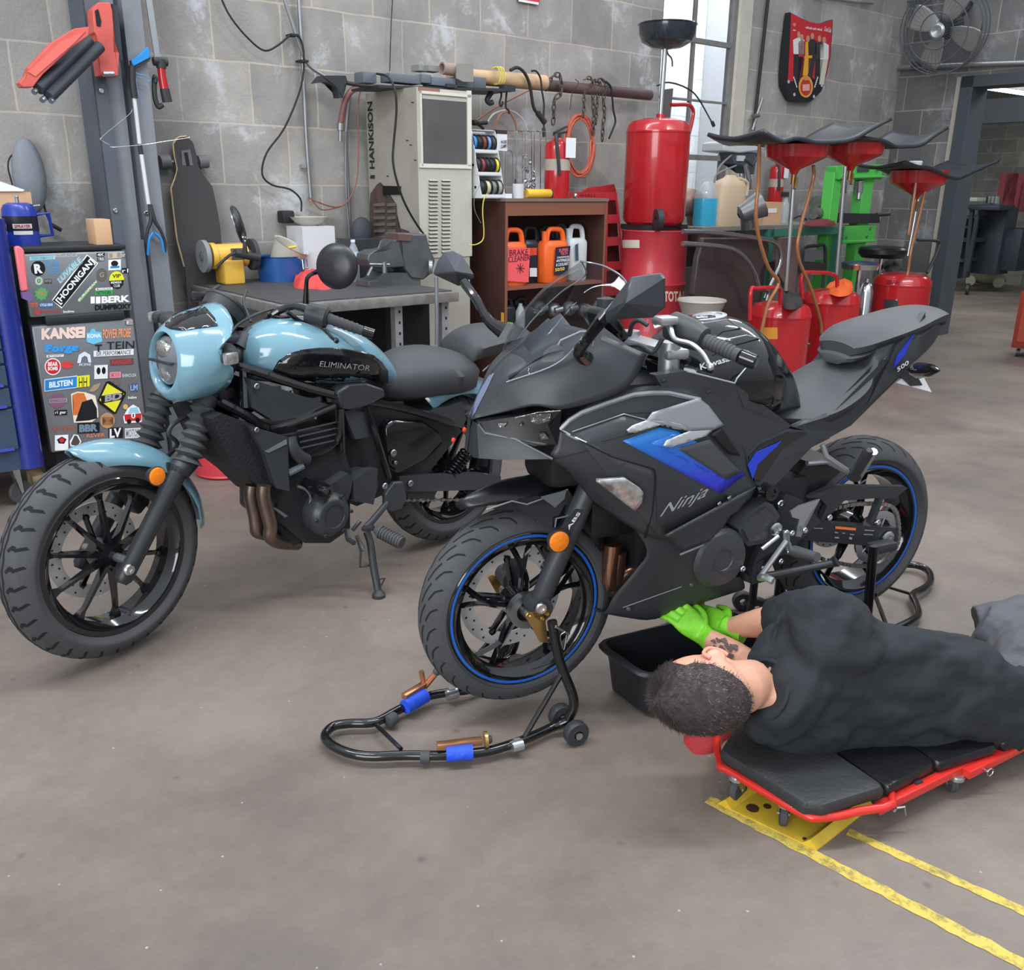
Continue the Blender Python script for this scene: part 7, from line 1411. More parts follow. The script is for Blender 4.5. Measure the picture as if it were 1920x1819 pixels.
# pipe rack
mb=MB(); mb.tube([wp(*qB(980,440),.28),wp(*qB(1975,535),.12)],.036,20); one('rusty_pipe',mb,col('rust_pipe',(104,86,86),.6,.3,var=.2,scale=9),'long rusty steel pipe hung across the block wall carrying chains','pipe',WF)
mb=MB(); mb.tube([wp(*qB(850,420),.36),wp(*qB(1380,465),.30)],[.040,.046],24); mb.ring([(0,.034),(.004,.034),(.004,.046),(0,.046)],wp(*qB(1380,465),.30),(1,0,0)); one('cardboard_tube',mb,col('tube_tan',(198,166,130),.7),'tan cardboard tube sleeved over the left end of the rusty pipe','tube',WF)
mb=MB(); mb.ring([(0,.026),(.15,.026),(.15,.034),(0,.034)],wp(*qB(805,383),.45),Vector((1,0,-.02)),24); one('cardboard_core',mb,col('core_brown',(150,132,120),.7),'short brown cardboard core lying above the grey trays','tube',WF)
TG=col('tray_grey',(96,104,114),.55)
for i,(x0,y0,x1,y1,w_) in enumerate(((362,400,440,470,.44),(510,408,690,475,.46),(690,415,750,470,.47),(750,430,885,490,.48),(890,430,985,495,.46),(985,430,1055,500,.42))):
    mb=MB(); wb(mb,*qB(x0,y0),*qB(x1,y1),w_,.10,.004); one('grey_tray',mb,TG,['grey plastic tray at the far left end of the rack','longest grey plastic tray on the rack above the dryer','narrow grey tray right of the longest tray on the rack','grey tray with black latch on the rack above the dryer window','grey tray between the latched tray and the last tray','rightmost grey tray below the cardboard tube'][i],'tray',WF,'grey trays on the rack above the dryer cabinet')
mb=MB(); wpr(mb,mp(qB,[(450,478),(880,490),(1220,500),(1220,515),(880,505),(450,492)]),.47,.3); one('rack_shelf',mb,BLK,'thin black rack shelf under the grey trays','shelf',WF)
mb=MB(); wb(mb,*qB(835,470),*qB(893,495),.50,.03); wb(mb,*qB(1155,475),*qB(1220,508),.46,.05); one('black_latch',mb,BLK,'black plastic latches under the grey trays','latch',WF)
mb=MB(); wpr(mb,mp(qB,[(890,360),(982,355),(984,460),(925,460),(888,440)]),.50,.008); one('grey_card',mb,col('card_grey',(140,136,130),.7),'square grey card standing on the rack beside the cardboard tube','card',WF)
mb=MB(); wb(mb,*qB(730,365),*qB(800,405),.42,.08); wb(mb,*qB(675,362),*qB(730,402),.38,.08); one('grey_box',mb,col('box_grey',(136,136,134),.7),'pair of low grey boxes behind the trays on the rack','box',WF)
def coil(name,q,cx,cy,rx,ry,n,r,m,label,cat,w0=.1,jit=6,turn=1):
    t=T(name,label,cat,WF); mb=MB(); pts=[]
    for k in range(n*18):
        a=2*math.pi*k/18; lo=k//18; j=math.sin(lo*2.3+a*.5)*jit; pts.append(WF.p(*q(cx+(rx+j)*math.cos(a)+lo*2,cy+(ry+j*1.5)*math.sin(a)),w0+.02*math.sin(lo*1.7+a)))
    mb.tube(pts,r,6); t.part('loop',mb,m); return t
YLW=col('cord_yellow',(206,190,90),.6)
mb=MB()
for dx in (0,14,26): wt(mb,qB,[(1090+dx,385,.36),(1120+dx,380,.42),(1135+dx,430,.43),(1125+dx,470,.42),(1100+dx,475,.36)],.005,None,6)
wt(mb,qB,[(1050,505,.36),(1080,520,.38),(1130,500,.38)],.003,None,6); one('yellow_rope',mb,YLW,'yellow cord looped round the tan cardboard tube','cord',WF)
hk=[([(1190,395),(1230,380),(1270,410),(1300,480),(1320,600),(1345,640)],.010,'thick black cable with pendant end hooked over the cardboard tube',((1345,635),(1385,690),.019)),
([(1310,400),(1335,400),(1360,440),(1368,510),(1380,580),(1378,640),(1380,720)],.006,'thin black cord with inline plug hung right of the cardboard tube',((1378,720),(1382,770),.012)),
([(1735,465),(1755,490),(1765,560),(1770,620),(1782,680),(1770,720),(1745,780)],.007,'black rubber cord hanging at the right end of the pipe',None)]
for p_,r_,lb,end in hk:
    t=T('hanging_cable',lb,'cord',WF); mb=MB(); wt(mb,qB,p_,r_,.38 if p_[0][0]<1600 else .2,8); t.part('cord',mb,CABLE)
    if end: mb=MB(); wt(mb,qB,[end[0],end[1]],end[2],.38,12,1); t.part('cord_end',mb,BLK)
for i,(p_,lb) in enumerate((([(1135,500),(1140,540),(1130,580),(1140,598),(1148,570)],'small dark S hook hanging under the black latch'),([(1170,510),(1165,600),(1180,620),(1185,640)],'long thin hook holding the hose loops'))): mb=MB(); wt(mb,qB,p_,.006,.42,8); one('steel_hook',mb,CABLE,lb,'hook',WF)
mb=MB(); wt(mb,qB,[(1085,520),(1060,560),(1075,580),(1090,575)],.016,.4,12); one('black_clamp',mb,BLK,'curved black clamp hanging under the rack near the yellow cord','clamp',WF)
CHN=col('rusty_chain',(92,80,78),.55,.5,var=.3,scale=30)
def chain(pts,r,label,w=.2):
    t=T('chain',label,'chain',WF); P_=cr([WF.p(*qB(x,y),w) for x,y in pts],6); L=0; step=r*2.3; nxt=0; k=0; mb=MB()
    for a,b in zip(P_,P_[1:]):
        d=(b-a); s=d.length
        while nxt<=L+s:
            p=a+d*((nxt-L)/s if s else 0); tv=d.normalized(); sv=Vector((1,0,0)) if k%2 else Vector((.3,1,0)); sv=(sv-tv*sv.dot(tv)).normalized(); loop=[p+tv*math.cos(2*math.pi*j/12)*r*1.55+sv*math.sin(2*math.pi*j/12)*r*.8 for j in range(12)]; mb.tube(loop,r*.30,6,closed=True); nxt+=step; k+=1
        L+=s
    t.part('chain_links',mb,CHN); return t
chain([(1400,490),(1430,430),(1470,430),(1475,520),(1440,560),(1435,640),(1430,700)],.018,'rusty chain knotted over the pipe left of the others',.28)
chain([(1615,445),(1640,440),(1650,470),(1608,520),(1605,600),(1600,665)],.014,'shortest of the rusty chains hanging from the pipe',.22)
chain([(1680,450),(1660,470),(1655,560),(1660,650),(1655,740)],.017,'rusty chain on the pipe beside the orange hose',.2)
chain([(1680,460),(1695,480),(1680,560),(1675,640),(1670,700)],.015,'rusty chain close behind its neighbour on the pipe',.2)
chain([(1715,455),(1730,480),(1715,560),(1720,640),(1712,700),(1708,775)],.017,'rightmost rusty chain hanging from the pipe',.2)
mb=MB(); wt(mb,qB,[(1555,445),(1575,470),(1540,520),(1525,620)],.0025,.25,6); one('thin_wire',mb,CABLE,'thin wire loop over the pipe between the chains','wire',WF)
ORH=col('hose_orange',(204,106,84),.5)
coil('air_hose',qB,1575,820,72,165,9,.0065,ORH,'orange air hose coiled on the wall behind the fire extinguisher','hose',.16,10)
mb=MB(); wt(mb,qB,[(985,690,.06),(1100,610,.06),(1300,505,.08)],.006,None,6); one('air_hose',mb,col('hose_brown2',(160,110,92),.6),'brown hose running diagonally up the wall behind the rack','hose',WF)
mb=MB(); wt(mb,qB,[(1060,690),(1100,640),(1180,620),(1250,660),(1290,740)],.006,.1,6); one('clear_tube',mb,col('tube_clear',(206,204,198),.4),'pale plastic tube arched on the wall above the wire display','tube',WF)
mb=MB(); wt(mb,qB,[(1100,730),(1130,650),(1180,630),(1215,680),(1228,740)],.007,.12,6); one('air_hose',mb,col('hose_tan',(172,124,96),.6),'tan hose arched on the wall above the spool rack','hose',WF)
mb=MB(); wt(mb,qB,[(980,690),(1010,700),(1040,725)],.010,.12,8,2); wt(mb,qB,[(1010,695),(1060,690)],.012,.12,8,1); wt(mb,qB,[(980,690),(1000,690)],.018,.12,10,1); one('valve',mb,BLK,'black pipe valve on the wall right of the dryer cabinet','valve',WF)
mb=MB(); wb(mb,*qB(1235,-40),*qB(1355,18),.02,.02); t=T('wall_sign','red wall sign cut off at the top edge of the picture','sign',WF); t.part('sign_board',mb,col('sign_red',(200,56,60),.5)); mb=MB(); wb(mb,*qB(1238,8),*qB(1350,14),.022,.002); t.part('white_line',mb,WHT)
# brown shelf unit
SH=T('shelf_unit','dark brown wood shelf unit holding fluid jugs','shelf',WF)
sa=WF.p(868,450,.26).x; sw_=-WF.x(947,450,sa).y; sb=WF.p(*qG(1165,400),sw_).x; szt=WF.p(*qG(470,140),sw_).z
WD=col('walnut_dark',(78,50,44),.5,var=.15,scale=3); WD2=col('walnut_edge',(128,82,66),.5); 
mb=MB(); mb.bx(sa,sa+.02,.26,sw_,0,szt); SH.part('side_panel',mb,WD); mb=MB(); mb.bx(sa,sa+.02,sw_,sw_+.002,0,szt); SH.part('panel_edge',mb,WD2)
mb=MB(); mb.bx(sb-.02,sb,.26,sw_,0,szt); SH.part('side_panel',mb,WD); mb=MB(); mb.bx(sb-.02,sb,sw_,sw_+.002,0,szt); SH.part('panel_edge',mb,WD2)
mb=MB(); mb.bx(sa-.005,sb+.005,.26,sw_+.01,szt,szt+.018); SH.part('top_board',mb,col('top_board',(120,104,96),.5,var=.1))
mb=MB(); z_=WF.p(*qG(480,240),sw_).z; mb.bx(sa+.02,sb-.02,sw_-.02,sw_,z_,szt); SH.part('top_rail',mb,WD2)
mb=MB(); mb.bx(sa+.02,sb-.02,.26,.27,0,szt); SH.part('back_panel',mb,WD)
s1=WF.p(*qG(480,735),sw_).z; mb=MB(); mb.bx(sa+.02,sb-.02,.27,sw_,s1-.02,s1); SH.part('shelf_board',mb,WD2)
mb=MB(); mb.bx(sa+.02,sb-.02,.27,sw_,.30,.32); SH.part('shelf_board',mb,WD2)
def jug(name,x0,x1,yt,w,colr,label,handle=True,lab_=None,z0=None,cap=None,q=qG,group=None,yb=None):
    z0=s1 if z0 is None else z0; a=WF.p(*q(x0,500),w).x; b=WF.p(*q(x1,500),w).x; zt_=WF.p(*q((x0+x1)/2,yt),w).z; H=zt_-z0; c=Vector(((a+b)/2,-(w-.065),z0)); hw=(b-a)/2; hd=.06
    t=T(name,label,'jug',WF,group); mb=MB(); rs=[]
    def rg(fx,fd,z,dx=0): return [Vector((c.x+dx+hw*fx*math.copysign(abs(math.cos(k*math.pi/12))**.5,math.cos(k*math.pi/12)),c.y+hd*fd*math.copysign(abs(math.sin(k*math.pi/12))**.5,math.sin(k*math.pi/12)),z)) for k in range(24)]
    mb.loft([rg(.9,.9,z0),rg(1,1,z0+.01*1),rg(1,1,z0+H*.66),rg(.96,.96,z0+H*.70),rg(.8,.7,z0+H*.76)]); 
    m=colr; t.part('jug_body',mb,m,angle=50)
    mb=MB(); zz=z0+H*.74; mb.tube([Vector((c.x-hw*.55,c.y,zz-.02)),Vector((c.x-hw*.35,c.y,z0+H*.93)),Vector((c.x+hw*.1,c.y,z0+H*.965)),Vector((c.x+hw*.7,c.y,z0+H*.93)),Vector((c.x+hw*.88,c.y,z0+H*.75)),Vector((c.x+hw*.85,c.y,zz-.03))],[.02,.017,.016,.017,.018,.02],12,sub=4); t.part('jug_handle',mb,m)
    mb=MB(); mb.cyl(Vector((c.x-hw*.62,c.y,zz-.01)),Vector((c.x-hw*.62,c.y,z0+H*.93)),.020,n=16); t.part('jug_cap',mb,cap or m)
    return t,w
ORJ=col('orange_plastic',(238,104,42),.4)
t,w_=jug('fluid_jug',472,640,325,sw_-.02,ORJ,'orange jug with handwritten brake cleaner on a pink label')
def front(t,pts,m,e=.006,q=qG,name='paper_label',w=None): mb=MB(); mb.prism([WF.p(*q(x,y),(w or sw_-.02)+e) for x,y in pts],(0,.001,0)); return t.part(name,mb,m)
front(t,[(478,462),(642,462),(632,700),(475,690)],col('pink_label',(236,92,96),.5))
INKD=col('marker_ink',(90,28,40),.6)
for s,a,b,c_ in (('BRAKE',(500,515),(628,508),(500,475)),('CLEANER',(492,562),(640,545),(492,522))): mb=MB(); P3=[WF.p(*qG(*k),sw_-.0125) for k in (a,b,c_)]; mb.text(s,*P3,off=.001); t.part('lettering',mb,INKD)
for k in range(4): a_=k*math.pi/4; mb=MB(); mb.tube([WF.p(*qG(575+28*math.cos(a_),602+36*math.sin(a_)),sw_-.012),WF.p(*qG(575-28*math.cos(a_),602-36*math.sin(a_)),sw_-.012)],.002,5); t.part('drawn_star_stroke',mb,INKD)
t,w_=jug('fluid_jug',605,740,310,sw_-.10,col('jug_black',(36,38,44),.35),'black oil jug with white and red label behind the first orange jug')
front(t,[(640,465),(690,460),(692,660),(640,655)],col('label_dark',(30,34,50),.5),.006,w=sw_-.1); front(t,[(640,462),(690,460),(690,510),(640,515)],col('label_red',(214,70,50),.5),.008,w=sw_-.1); front(t,[(640,600),(690,600),(690,660),(640,660)],WHT,.008,w=sw_-.1); front(t,[(724,455),(745,455),(745,520),(724,520)],col('label_yellow',(236,190,60),.5),.008,w=sw_-.1)
t,w_=jug('fluid_jug',755,925,320,sw_-.02,ORJ,'orange antifreeze jug with dark blue label on the upper shelf')
front(t,[(820,458),(922,446),(900,650),(808,650)],col('label_navy2',(34,36,62),.5)); 
for s,a,b,c_,fg in (('SUPER',(840,490),(905,484),(842,468),(236,110,110)),('TECH',(852,512),(900,506),(852,492),(236,110,110)),('CONCENTRATED',(828,535),(912,528),(828,522),(230,230,232)),('ANTIFREEZE',(822,560),(912,552),(824,542),(230,230,232)),('& COOLANT',(820,590),(905,580),(822,568),(230,230,232)),('50/50',(815,625),(880,615),(815,602),(236,206,60))): mb=MB(); P3=[WF.p(*qG(*k),sw_-.0125) for k in (a,b,c_)]; mb.text(s,*P3,off=.001,bold=.02); t.part('lettering',mb,mat('lbl2_%d%d%d'%fg,fg,.5))
t,w_=jug('fluid_jug',925,1055,300,sw_-.06,col('jug_white',(206,212,212),.35),'white jug with dark level strip at the right of the shelf'); front(t,[(955,440),(975,430),(978,550),(958,550)],col('liquid_dark',(60,84,104),.4),.006,w=sw_-.06)
t,w_=jug('fluid_jug',735,850,305,sw_-.20,MATS['jug_black'],'black jug at the back between the two orange jugs'); t,w_=jug('fluid_jug',850,930,295,sw_-.22,col('jug_grey',(70,74,80),.4),'dark grey jug at the back of the upper shelf')
for i,(x0,x1,lb) in enumerate(((480,560,'black bottle at the left of the lower shelf'),(575,665,'black bottle beside the clear one on the lower shelf'))): jug('oil_bottle',x0,x1,815,sw_-.05-.04*i,MATS['jug_black'],lb,z0=s1-.26)
mb=MB(); p=WF.p(*qG(575,900),sw_-.04); mb.lathe([(-.12,.03),(.0,.032),(.04,.012),(.05,.012)],p,(0,0,1),16,True); one('clear_bottle',mb,CLB,'clear plastic bottle standing on the lower shelf','bottle',WF)
mb=MB(); wb(mb,*qG(470,985),*qG(525,1000),sw_-.01,.06); one('green_strip_box',mb,col('green_strip',(110,190,90),.5),'small green strip package on the lower shelf','package',WF)
mb=MB(); wb(mb,*qG(462,910),*qG(478,985),sw_-.005,.03); one('yellow_bottle',mb,col('bottle_yellow',(230,180,60),.5),'narrow yellow bottle at the left end of the lower shelf','bottle',WF)
for i in range(4): 
    mb=MB(); o=WF.p(*qG(700+105*i,880+10*(i%2)),sw_-.08-.03*(i%2)); mb.ell(o,(.055,.05,.05)); mb.cyl(o+Vector((-.03,-.04,0)),o+Vector((.03,-.05,.01)),.02); one('engine_part',mb,[VM,STE][i%2],['dark metal engine part behind the windscreen, leftmost of four','small steel engine part second from left on the lower shelf','dark metal engine part third from left on the lower shelf','small steel engine part at the right of the lower shelf'][i],'engine part',WF,'engine parts on the lower shelf')
# spool rack
zt=szt+.018; SR=T('spool_rack','white metal rack holding spools of coloured wire on the shelf unit','rack',WF)
ra=WF.p(*qB(1030,1110),sw_-.03).x; rb=WF.p(*qB(1160,1110),sw_-.03).x; rt=0
SPW=col('rack_white',(214,216,218),.4)
wF=sw_-.03; L1=[WF.p(*qB(*p),wF) for p in ((1030,1118),(1160,1110))]; ztop2=WF.p(*qB(992,733),wF-.09).z
mb=MB(); A_=Vector((ra,-wF,zt)); Bk_=Vector((ra,-(wF-.20),zt)); Tf=Vector((ra,-(wF-.10),ztop2)); Tb=Vector((ra,-(wF-.20),ztop2)); mb.prism([A_,Bk_,Tb,Tf],(.004,0,0)); SR.part('side_plate',mb,SPW); mb=MB(); dx=rb-ra; mb.prism([v+Vector((dx,0,0)) for v in (A_,Bk_,Tb,Tf)],(.004,0,0)); SR.part('side_plate',mb,SPW)
mb=MB(); mb.prism([Bk_,Tb,Tb+Vector((dx,0,0)),Bk_+Vector((dx,0,0))],(0,-.003,0)); SR.part('back_plate',mb,SPW)
H3=(ztop2-zt)
for k in range(4):
    f=k/3; y_=-(wF-.10*f); z_=zt+H3*f; mb=MB(); mb.bx(ra,rb,-y_-.10 if k<3 else -y_-.08,-y_,z_,z_+.006 if k<3 else z_+.004); mb.bx(ra,rb,-y_-.006,-y_,z_,z_+(.022 if k<3 else .006)); SR.part('rack_tray',mb,SPW)
for x,y in ((968,800),(982,928),(995,1053)): mb=MB(); v=WF.x(*qB(x,y),ra-.001); mb.cyl(v,v+Vector((-.003,0,0)),.008,n=12); SR.part('side_hole',mb,MATS['deep_black'])
cols_=[[(60,140,210),(40,42,46),(130,60,54),(110,150,210),(60,62,70)],[(60,50,52),(150,60,60),(40,42,46),(36,38,42),(232,206,50)],[(44,46,50),(200,190,150),(120,120,116),(160,160,158)]]
nm={0:'top',1:'middle',2:'bottom'}; cname={(60,140,210):'bright blue',(40,42,46):'black',(130,60,54):'brown',(110,150,210):'pale blue',(60,62,70):'slate',(60,50,52):'dark brown',(150,60,60):'red',(36,38,42):'jet black',(232,206,50):'yellow',(44,46,50):'charcoal',(200,190,150):'cream',(120,120,116):'grey',(160,160,158):'light grey'}
for r_,row in enumerate(cols_):
    f=(2-r_)/3; y_=-(wF-.10*f)+.055; z_=zt+H3*f+.05+.010
    for k,cc in enumerate(row):
        n=len(row); x_=ra+dx*(k+.5)/n; wd=dx/n*.36; t=T('wire_spool',cname[cc]+' wire spool in the '+nm[r_]+' row of the white rack','spool',WF,'wire spools in the white rack')
        mb=MB(); mb.cyl((x_-wd,y_,z_),(x_+wd,y_,z_),.040,n=24); t.part('wire_winding',mb,mat('wire_%d_%d_%d'%cc,cc,.5))
        mb=MB(); mb.cyl((x_-wd-.003,y_,z_),(x_-wd,y_,z_),.047,n=24); mb.cyl((x_+wd,y_,z_),(x_+wd+.003,y_,z_),.047,n=24); t.part('spool_flange',mb,col('flange_black',(40,41,44),.5))
mb=MB(); wt(mb,qB,[(1060,1090),(1040,1130),(1035,1200),(1042,1300),(1035,1350),(1000,1375),(955,1378)],.0035,sw_+.02,6); one('yellow_wire',mb,YLW,'loose yellow wire end hanging down the side of the shelf unit','wire',WF)
mb=MB(); wt(mb,qB,[(1020,1040),(990,1100),(990,1180),(1025,1255)],.002,sw_+.03,6); one('thin_wire',mb,GALV,'thin grey wire end hanging from the spool rack','wire',WF)
t=T('hose_clamp_box','black and white cardboard box marked hose clamps behind the spool rack','box',WF); mb=MB(); wb(mb,*qB(1115,730),*qB(1172,850),sw_-.24,.12); t.part('box',mb,WHT); mb=MB(); wb(mb,*qB(1115,730),*qB(1173,755),sw_-.238,.122); t.part('black_top',mb,BLK)
for s,a,b,c_ in (('HOSE',(1138,808),(1170,806),(1138,790)),('CLAMPS',(1136,835),(1170,830),(1136,815))): mb=MB(); P3=[WF.p(*qB(*k),sw_-.2365) for k in (a,b,c_)]; mb.text(s,*P3,off=.001,bold=.02); t.part('lettering',mb,MATS['letter_dark'])
t=T('wire_display_rack','thin chrome wire display rack with hose clamps on the shelf unit','rack',WF)
for x0,x1,yt in ((1165,1205,850),(1225,1260,740),(1275,1310,740),(1325,1360,740)): mb=MB(); wt(mb,qB,[(x0,1100),(x0,yt+40),(x0+10,yt),(x1-10,yt),(x1,yt+40),(x1,1100)],.003,sw_-.25,6,2); t.part('wire_loop',mb,CHR)
mb=MB(); wt(mb,qB,[(1165,735),(1390,740),(1395,1000)],.003,sw_-.26,6,1); t.part('wire_frame',mb,CHR)
for i in range(22):
    x,y=1250+R.random()*80,860+R.random()*220
    mb=MB(); mb.ring([(-.005,.010),(.005,.010),(.005,.013),(-.005,.013)],WF.p(*qB(x,y),sw_-.23),Vector((R.uniform(-1,1),R.uniform(-1,1),R.uniform(-.5,.5))),14); t.part('hose_clamp',mb,CHR)
mb=MB(); o=WF.p(*qB(1235,1080),sw_-.05); mb.lathe([(0,.0),(0,.034),(.085,.036),(.085,.032),(.004,.030),(.004,0)],Vector((o.x,o.y,zt)),(0,0,1),24); t=T('plastic_cup','small clear plastic cup with pen on the shelf unit','cup',WF); t.part('cup',mb,col('cup_clear',(214,216,220),.3,alpha=.8)); mb=MB(); mb.tube([(o.x-.02,o.y,zt+.02),(o.x-.025,o.y,zt+.11)],.005,8); t.part('pen',mb,BLK)
mb=MB(); a_,b_=WF.p(*qB(1280,1105),sw_-.05),WF.p(*qB(1440,1103),sw_-.05); a_.z=b_.z=zt+.028; mb.tube([a_,lerp(a_,b_,.1),lerp(a_,b_,.92),b_],[.024,.027,.027,.014],20); mb.m=1; mb.ring([(0,.027),(.008,.027),(.008,.029),(0,.029)],lerp(a_,b_,.82),(1,0,0),20); one('yellow_tube',mb,[col('tube_yellow',(232,182,62),.45),BLK],'yellow rounded tube with black band lying on the shelf unit','tube',WF)
mb=MB(); o=WF.p(*qB(1555,1110),sw_-.05); o.z=zt+.016; mb.ell(o,(.016,.016,.016)); one('steel_ball',mb,CHR,'small shiny steel ball on the shelf unit edge','ball',WF); mb=MB(); o2=WF.p(*qB(1520,1110),sw_-.04); o2.z=zt+.006; mb.tube([o2,o2+Vector((-.04,0,.0))],.006,8); one('small_screwdriver',mb,BLK,'short black driver lying beside the steel ball','tool',WF)
mb=MB(); wb(mb,*qB(1165,1090),*qB(1200,1115),sw_-.02,.04); one('small_white_box',mb,WHT,'tiny white box left of the plastic cup','box',WF)
# extinguisher on the shelf unit
def extinguisher(name,c,r,H,label,tag=True,frame=WF):
    t=T(name,label,'fire extinguisher',frame); mb=MB(); mb.lathe([(0,0),(0,r*.95),(.008,r),(H*.74,r),(H*.80,r*.85),(H*.84,r*.4),(H*.86,r*.35)],c,(0,0,1),28); t.part('cylinder',mb,REDP)
    mb=MB(); mb.box(c+Vector((0,0,H*.89)),(.03,.03,.03)); mb.box(c+Vector((.02,0,H*.93)),(.11,.02,.012),(0,rad(-10),0)); mb.box(c+Vector((.02,0,H*.98)),(.11,.02,.010),(0,rad(-22),0)); t.part('valve_handle',mb,BLK)
    mb=MB(); mb.tube([c+Vector((-.02,-.01,H*.9)),c+Vector((-r*.8,-r*.7,H*.86)),c+Vector((-r*.75,-r*.9,H*.6)),c+Vector((-r*.6,-r*.95,H*.33))],.011,10,sub=4); t.part('hose',mb,BLK)
    if tag: mb=MB(); mb.box(c+Vector((r*.35,-r-.012,H*.72)),(r*1.05,.002,H*.28)); t.part('inspection_tag',mb,WHT); mb=MB(); mb.lathe([(H*.40,r+.001),(H*.56,r+.001)],c,(0,0,1),28,arc=1); t.part('instruction_label',mb,col('ext_label',(170,160,150),.5))
    return t
o=WF.p(*qB(1450,1115),sw_-.07); ez=WF.p(*qB(1445,720),sw_-.07).z-zt; er=abs(WF.p(*qB(1505,1000),sw_-.07).x-WF.p(*qB(1400,1000),sw_-.07).x)/2
extinguisher('fire_extinguisher',Vector((o.x,o.y,zt)),er,ez,'red fire extinguisher with white tag standing on the shelf unit')
# red slotted rack beside shelf
RR=T('red_tool_rack','red metal slotted tool rack between the shelf unit and the drum','rack',WF)
RM=col('rack_red',(170,46,52),.4,var=.1); rw0=.48
mb=MB(); wpr(mb,mp(qG,[(885,75),(1235,75),(1235,130),(1170,130),(890,118)]),rw0,.02); RR.part('header',mb,RM)
mb=MB(); wpr(mb,mp(qG,[(1050,45),(1225,20),(1240,75),(1000,75)]),rw0-.1,.02); RR.part('back_flap',mb,RM)
mb=MB(); wt(mb,qG,[(1235,75),(1262,320),(1278,640),(1290,860)],.010,rw0,6,1); RR.part('side_rail',mb,RM); mb=MB(); wt(mb,qG,[(1172,130),(1168,400),(1160,700),(1150,860)],.012,rw0,6,1); RR.part('side_rail',mb,RM)
for i,y in enumerate((235,390,560,735,850)): mb=MB(); wpr(mb,mp(qG,[(1165,y),(1255+i*8,y-5),(1258+i*8,y+52),(1165,y+60)]),rw0,.05); RR.part('slot_tray',mb,RM)
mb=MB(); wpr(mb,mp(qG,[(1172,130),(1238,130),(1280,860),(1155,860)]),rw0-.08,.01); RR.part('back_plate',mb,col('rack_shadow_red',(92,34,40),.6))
mb=MB(); P3=[WF.p(*qG(*k),rw0+.001) for k in ((985,108),(1100,106),(985,90))]; mb.text('SMALL',*P3,off=.001); RR.part('lettering',mb,INKD)
# ---------- right side ----------
def dep(x,y,D): return CP+ray(x,y)*D
area('next_room_light',RF.m@Vector((2.2,2.6,3.9)),RF.m@Vector((2.2,2.6,0)),3,1.2,130,(.93,1,.97))
# window
WN=T('window_1','tall steel framed window','window',WF); del WN.o['label']; del WN.o['category']; struct(WN.o)
WFR=col('window_frame_grey',(120,118,116),.6,var=.15); 
mb=MB(); mb.bx(winR-.05,winR,-.08,-.02,winZ,3.6); mb.bx(winL,winL+.03,-.08,-.02,winZ,3.6); mb.bx(winL,winR,-.08,-.02,winZ,winZ+.05); WN.part('window_frame',mb,WFR)
mx=WF.p(1288,120,-.1).x; mb=MB(); mb.bx(mx-.012,mx+.012,-.065,-.035,winZ,3.6); WN.part('mullion',mb,WFR)
for y,th in ((83,.035),(193,.014),(297,.04),): z_=WF.p(1330,y,-.1).z; mb=MB(); mb.bx(winL,winR,-.07,-.03,z_-th/2,z_+th/2); WN.part('mullion',mb,WFR)
mb=MB(); mb.bx(winL,winR,-.052,-.049,winZ,3.6); WN.part('glass_pane',mb,GM)
mb=MB(); mb.bx(winR-.006,winR,-.02,0,winZ,3.6); WN.part('window_reveal',mb,col('reveal_cream',(206,200,186),.8,var=.06,scale=9))
OWM=block_mat('white_painted_blocks',(226,229,232),(236,238,240),(206,208,212),.4,.2,0,0,.1,(240,240,240)); OG=col('outside_grey_wall',(190,192,194),.8)
mb=MB(); mb.bx(-7,2.5,-2.3,-2.2,0,6); me=mesh('wall_outside',mb,OWM,smooth=False); o=bpy.data.objects.new('wall_outside',me); COL.objects.link(o); o.matrix_world=WF.m; struct(o)
ax_=WF.p(1345,120,-2.0).x; mb=MB(); mb.bx(ax_,2.4,-2.19,-1.9,0,6); me=mesh('wall_outside_corner',mb,OG,smooth=False); o=bpy.data.objects.new('wall_outside_corner',me); COL.objects.link(o); o.matrix_world=WF.m; struct(o)
p_=WF.m@Vector((-1.2,.75,5.0)); q_=WF.m@Vector((-1.2,2.2,1.6)); area('outdoor_daylight',p_,q_,4,1.6,420,(.95,.98,1))
mb=MB(); mb.bx(winR+.0,winR+.12,0,.03,0,WT); me=mesh('trim_3',mb,col('pilaster_cream',(186,182,170),.85,var=.08,scale=6),smooth=False); 
o=bpy.data.objects.new('trim_3',me); COL.objects.link(o); o.matrix_world=WF.m; struct(o)
mb=MB(); mb.tube([WF.p(1462,-200,.03),WF.p(1418,200,.03),WF.p(1412,245,.03)],.014,10); one('conduit',mb,CABLE,'dark thin pipe running down the wall left of the shield sign','pipe',WF)
mb=MB(); mb.tube([WF.p(*qX(420,1120),.05),WF.p(*qX(350,1330),.05),WF.p(*qX(310,1480),.05)],.012,10); mb.tube([WF.p(*qX(310,1320),.06),WF.p(*qX(380,1315),.06)],.016,8); one('steel_rod',mb,STE,'bent steel rod clipped to the wall above the drill press','rod',WF)
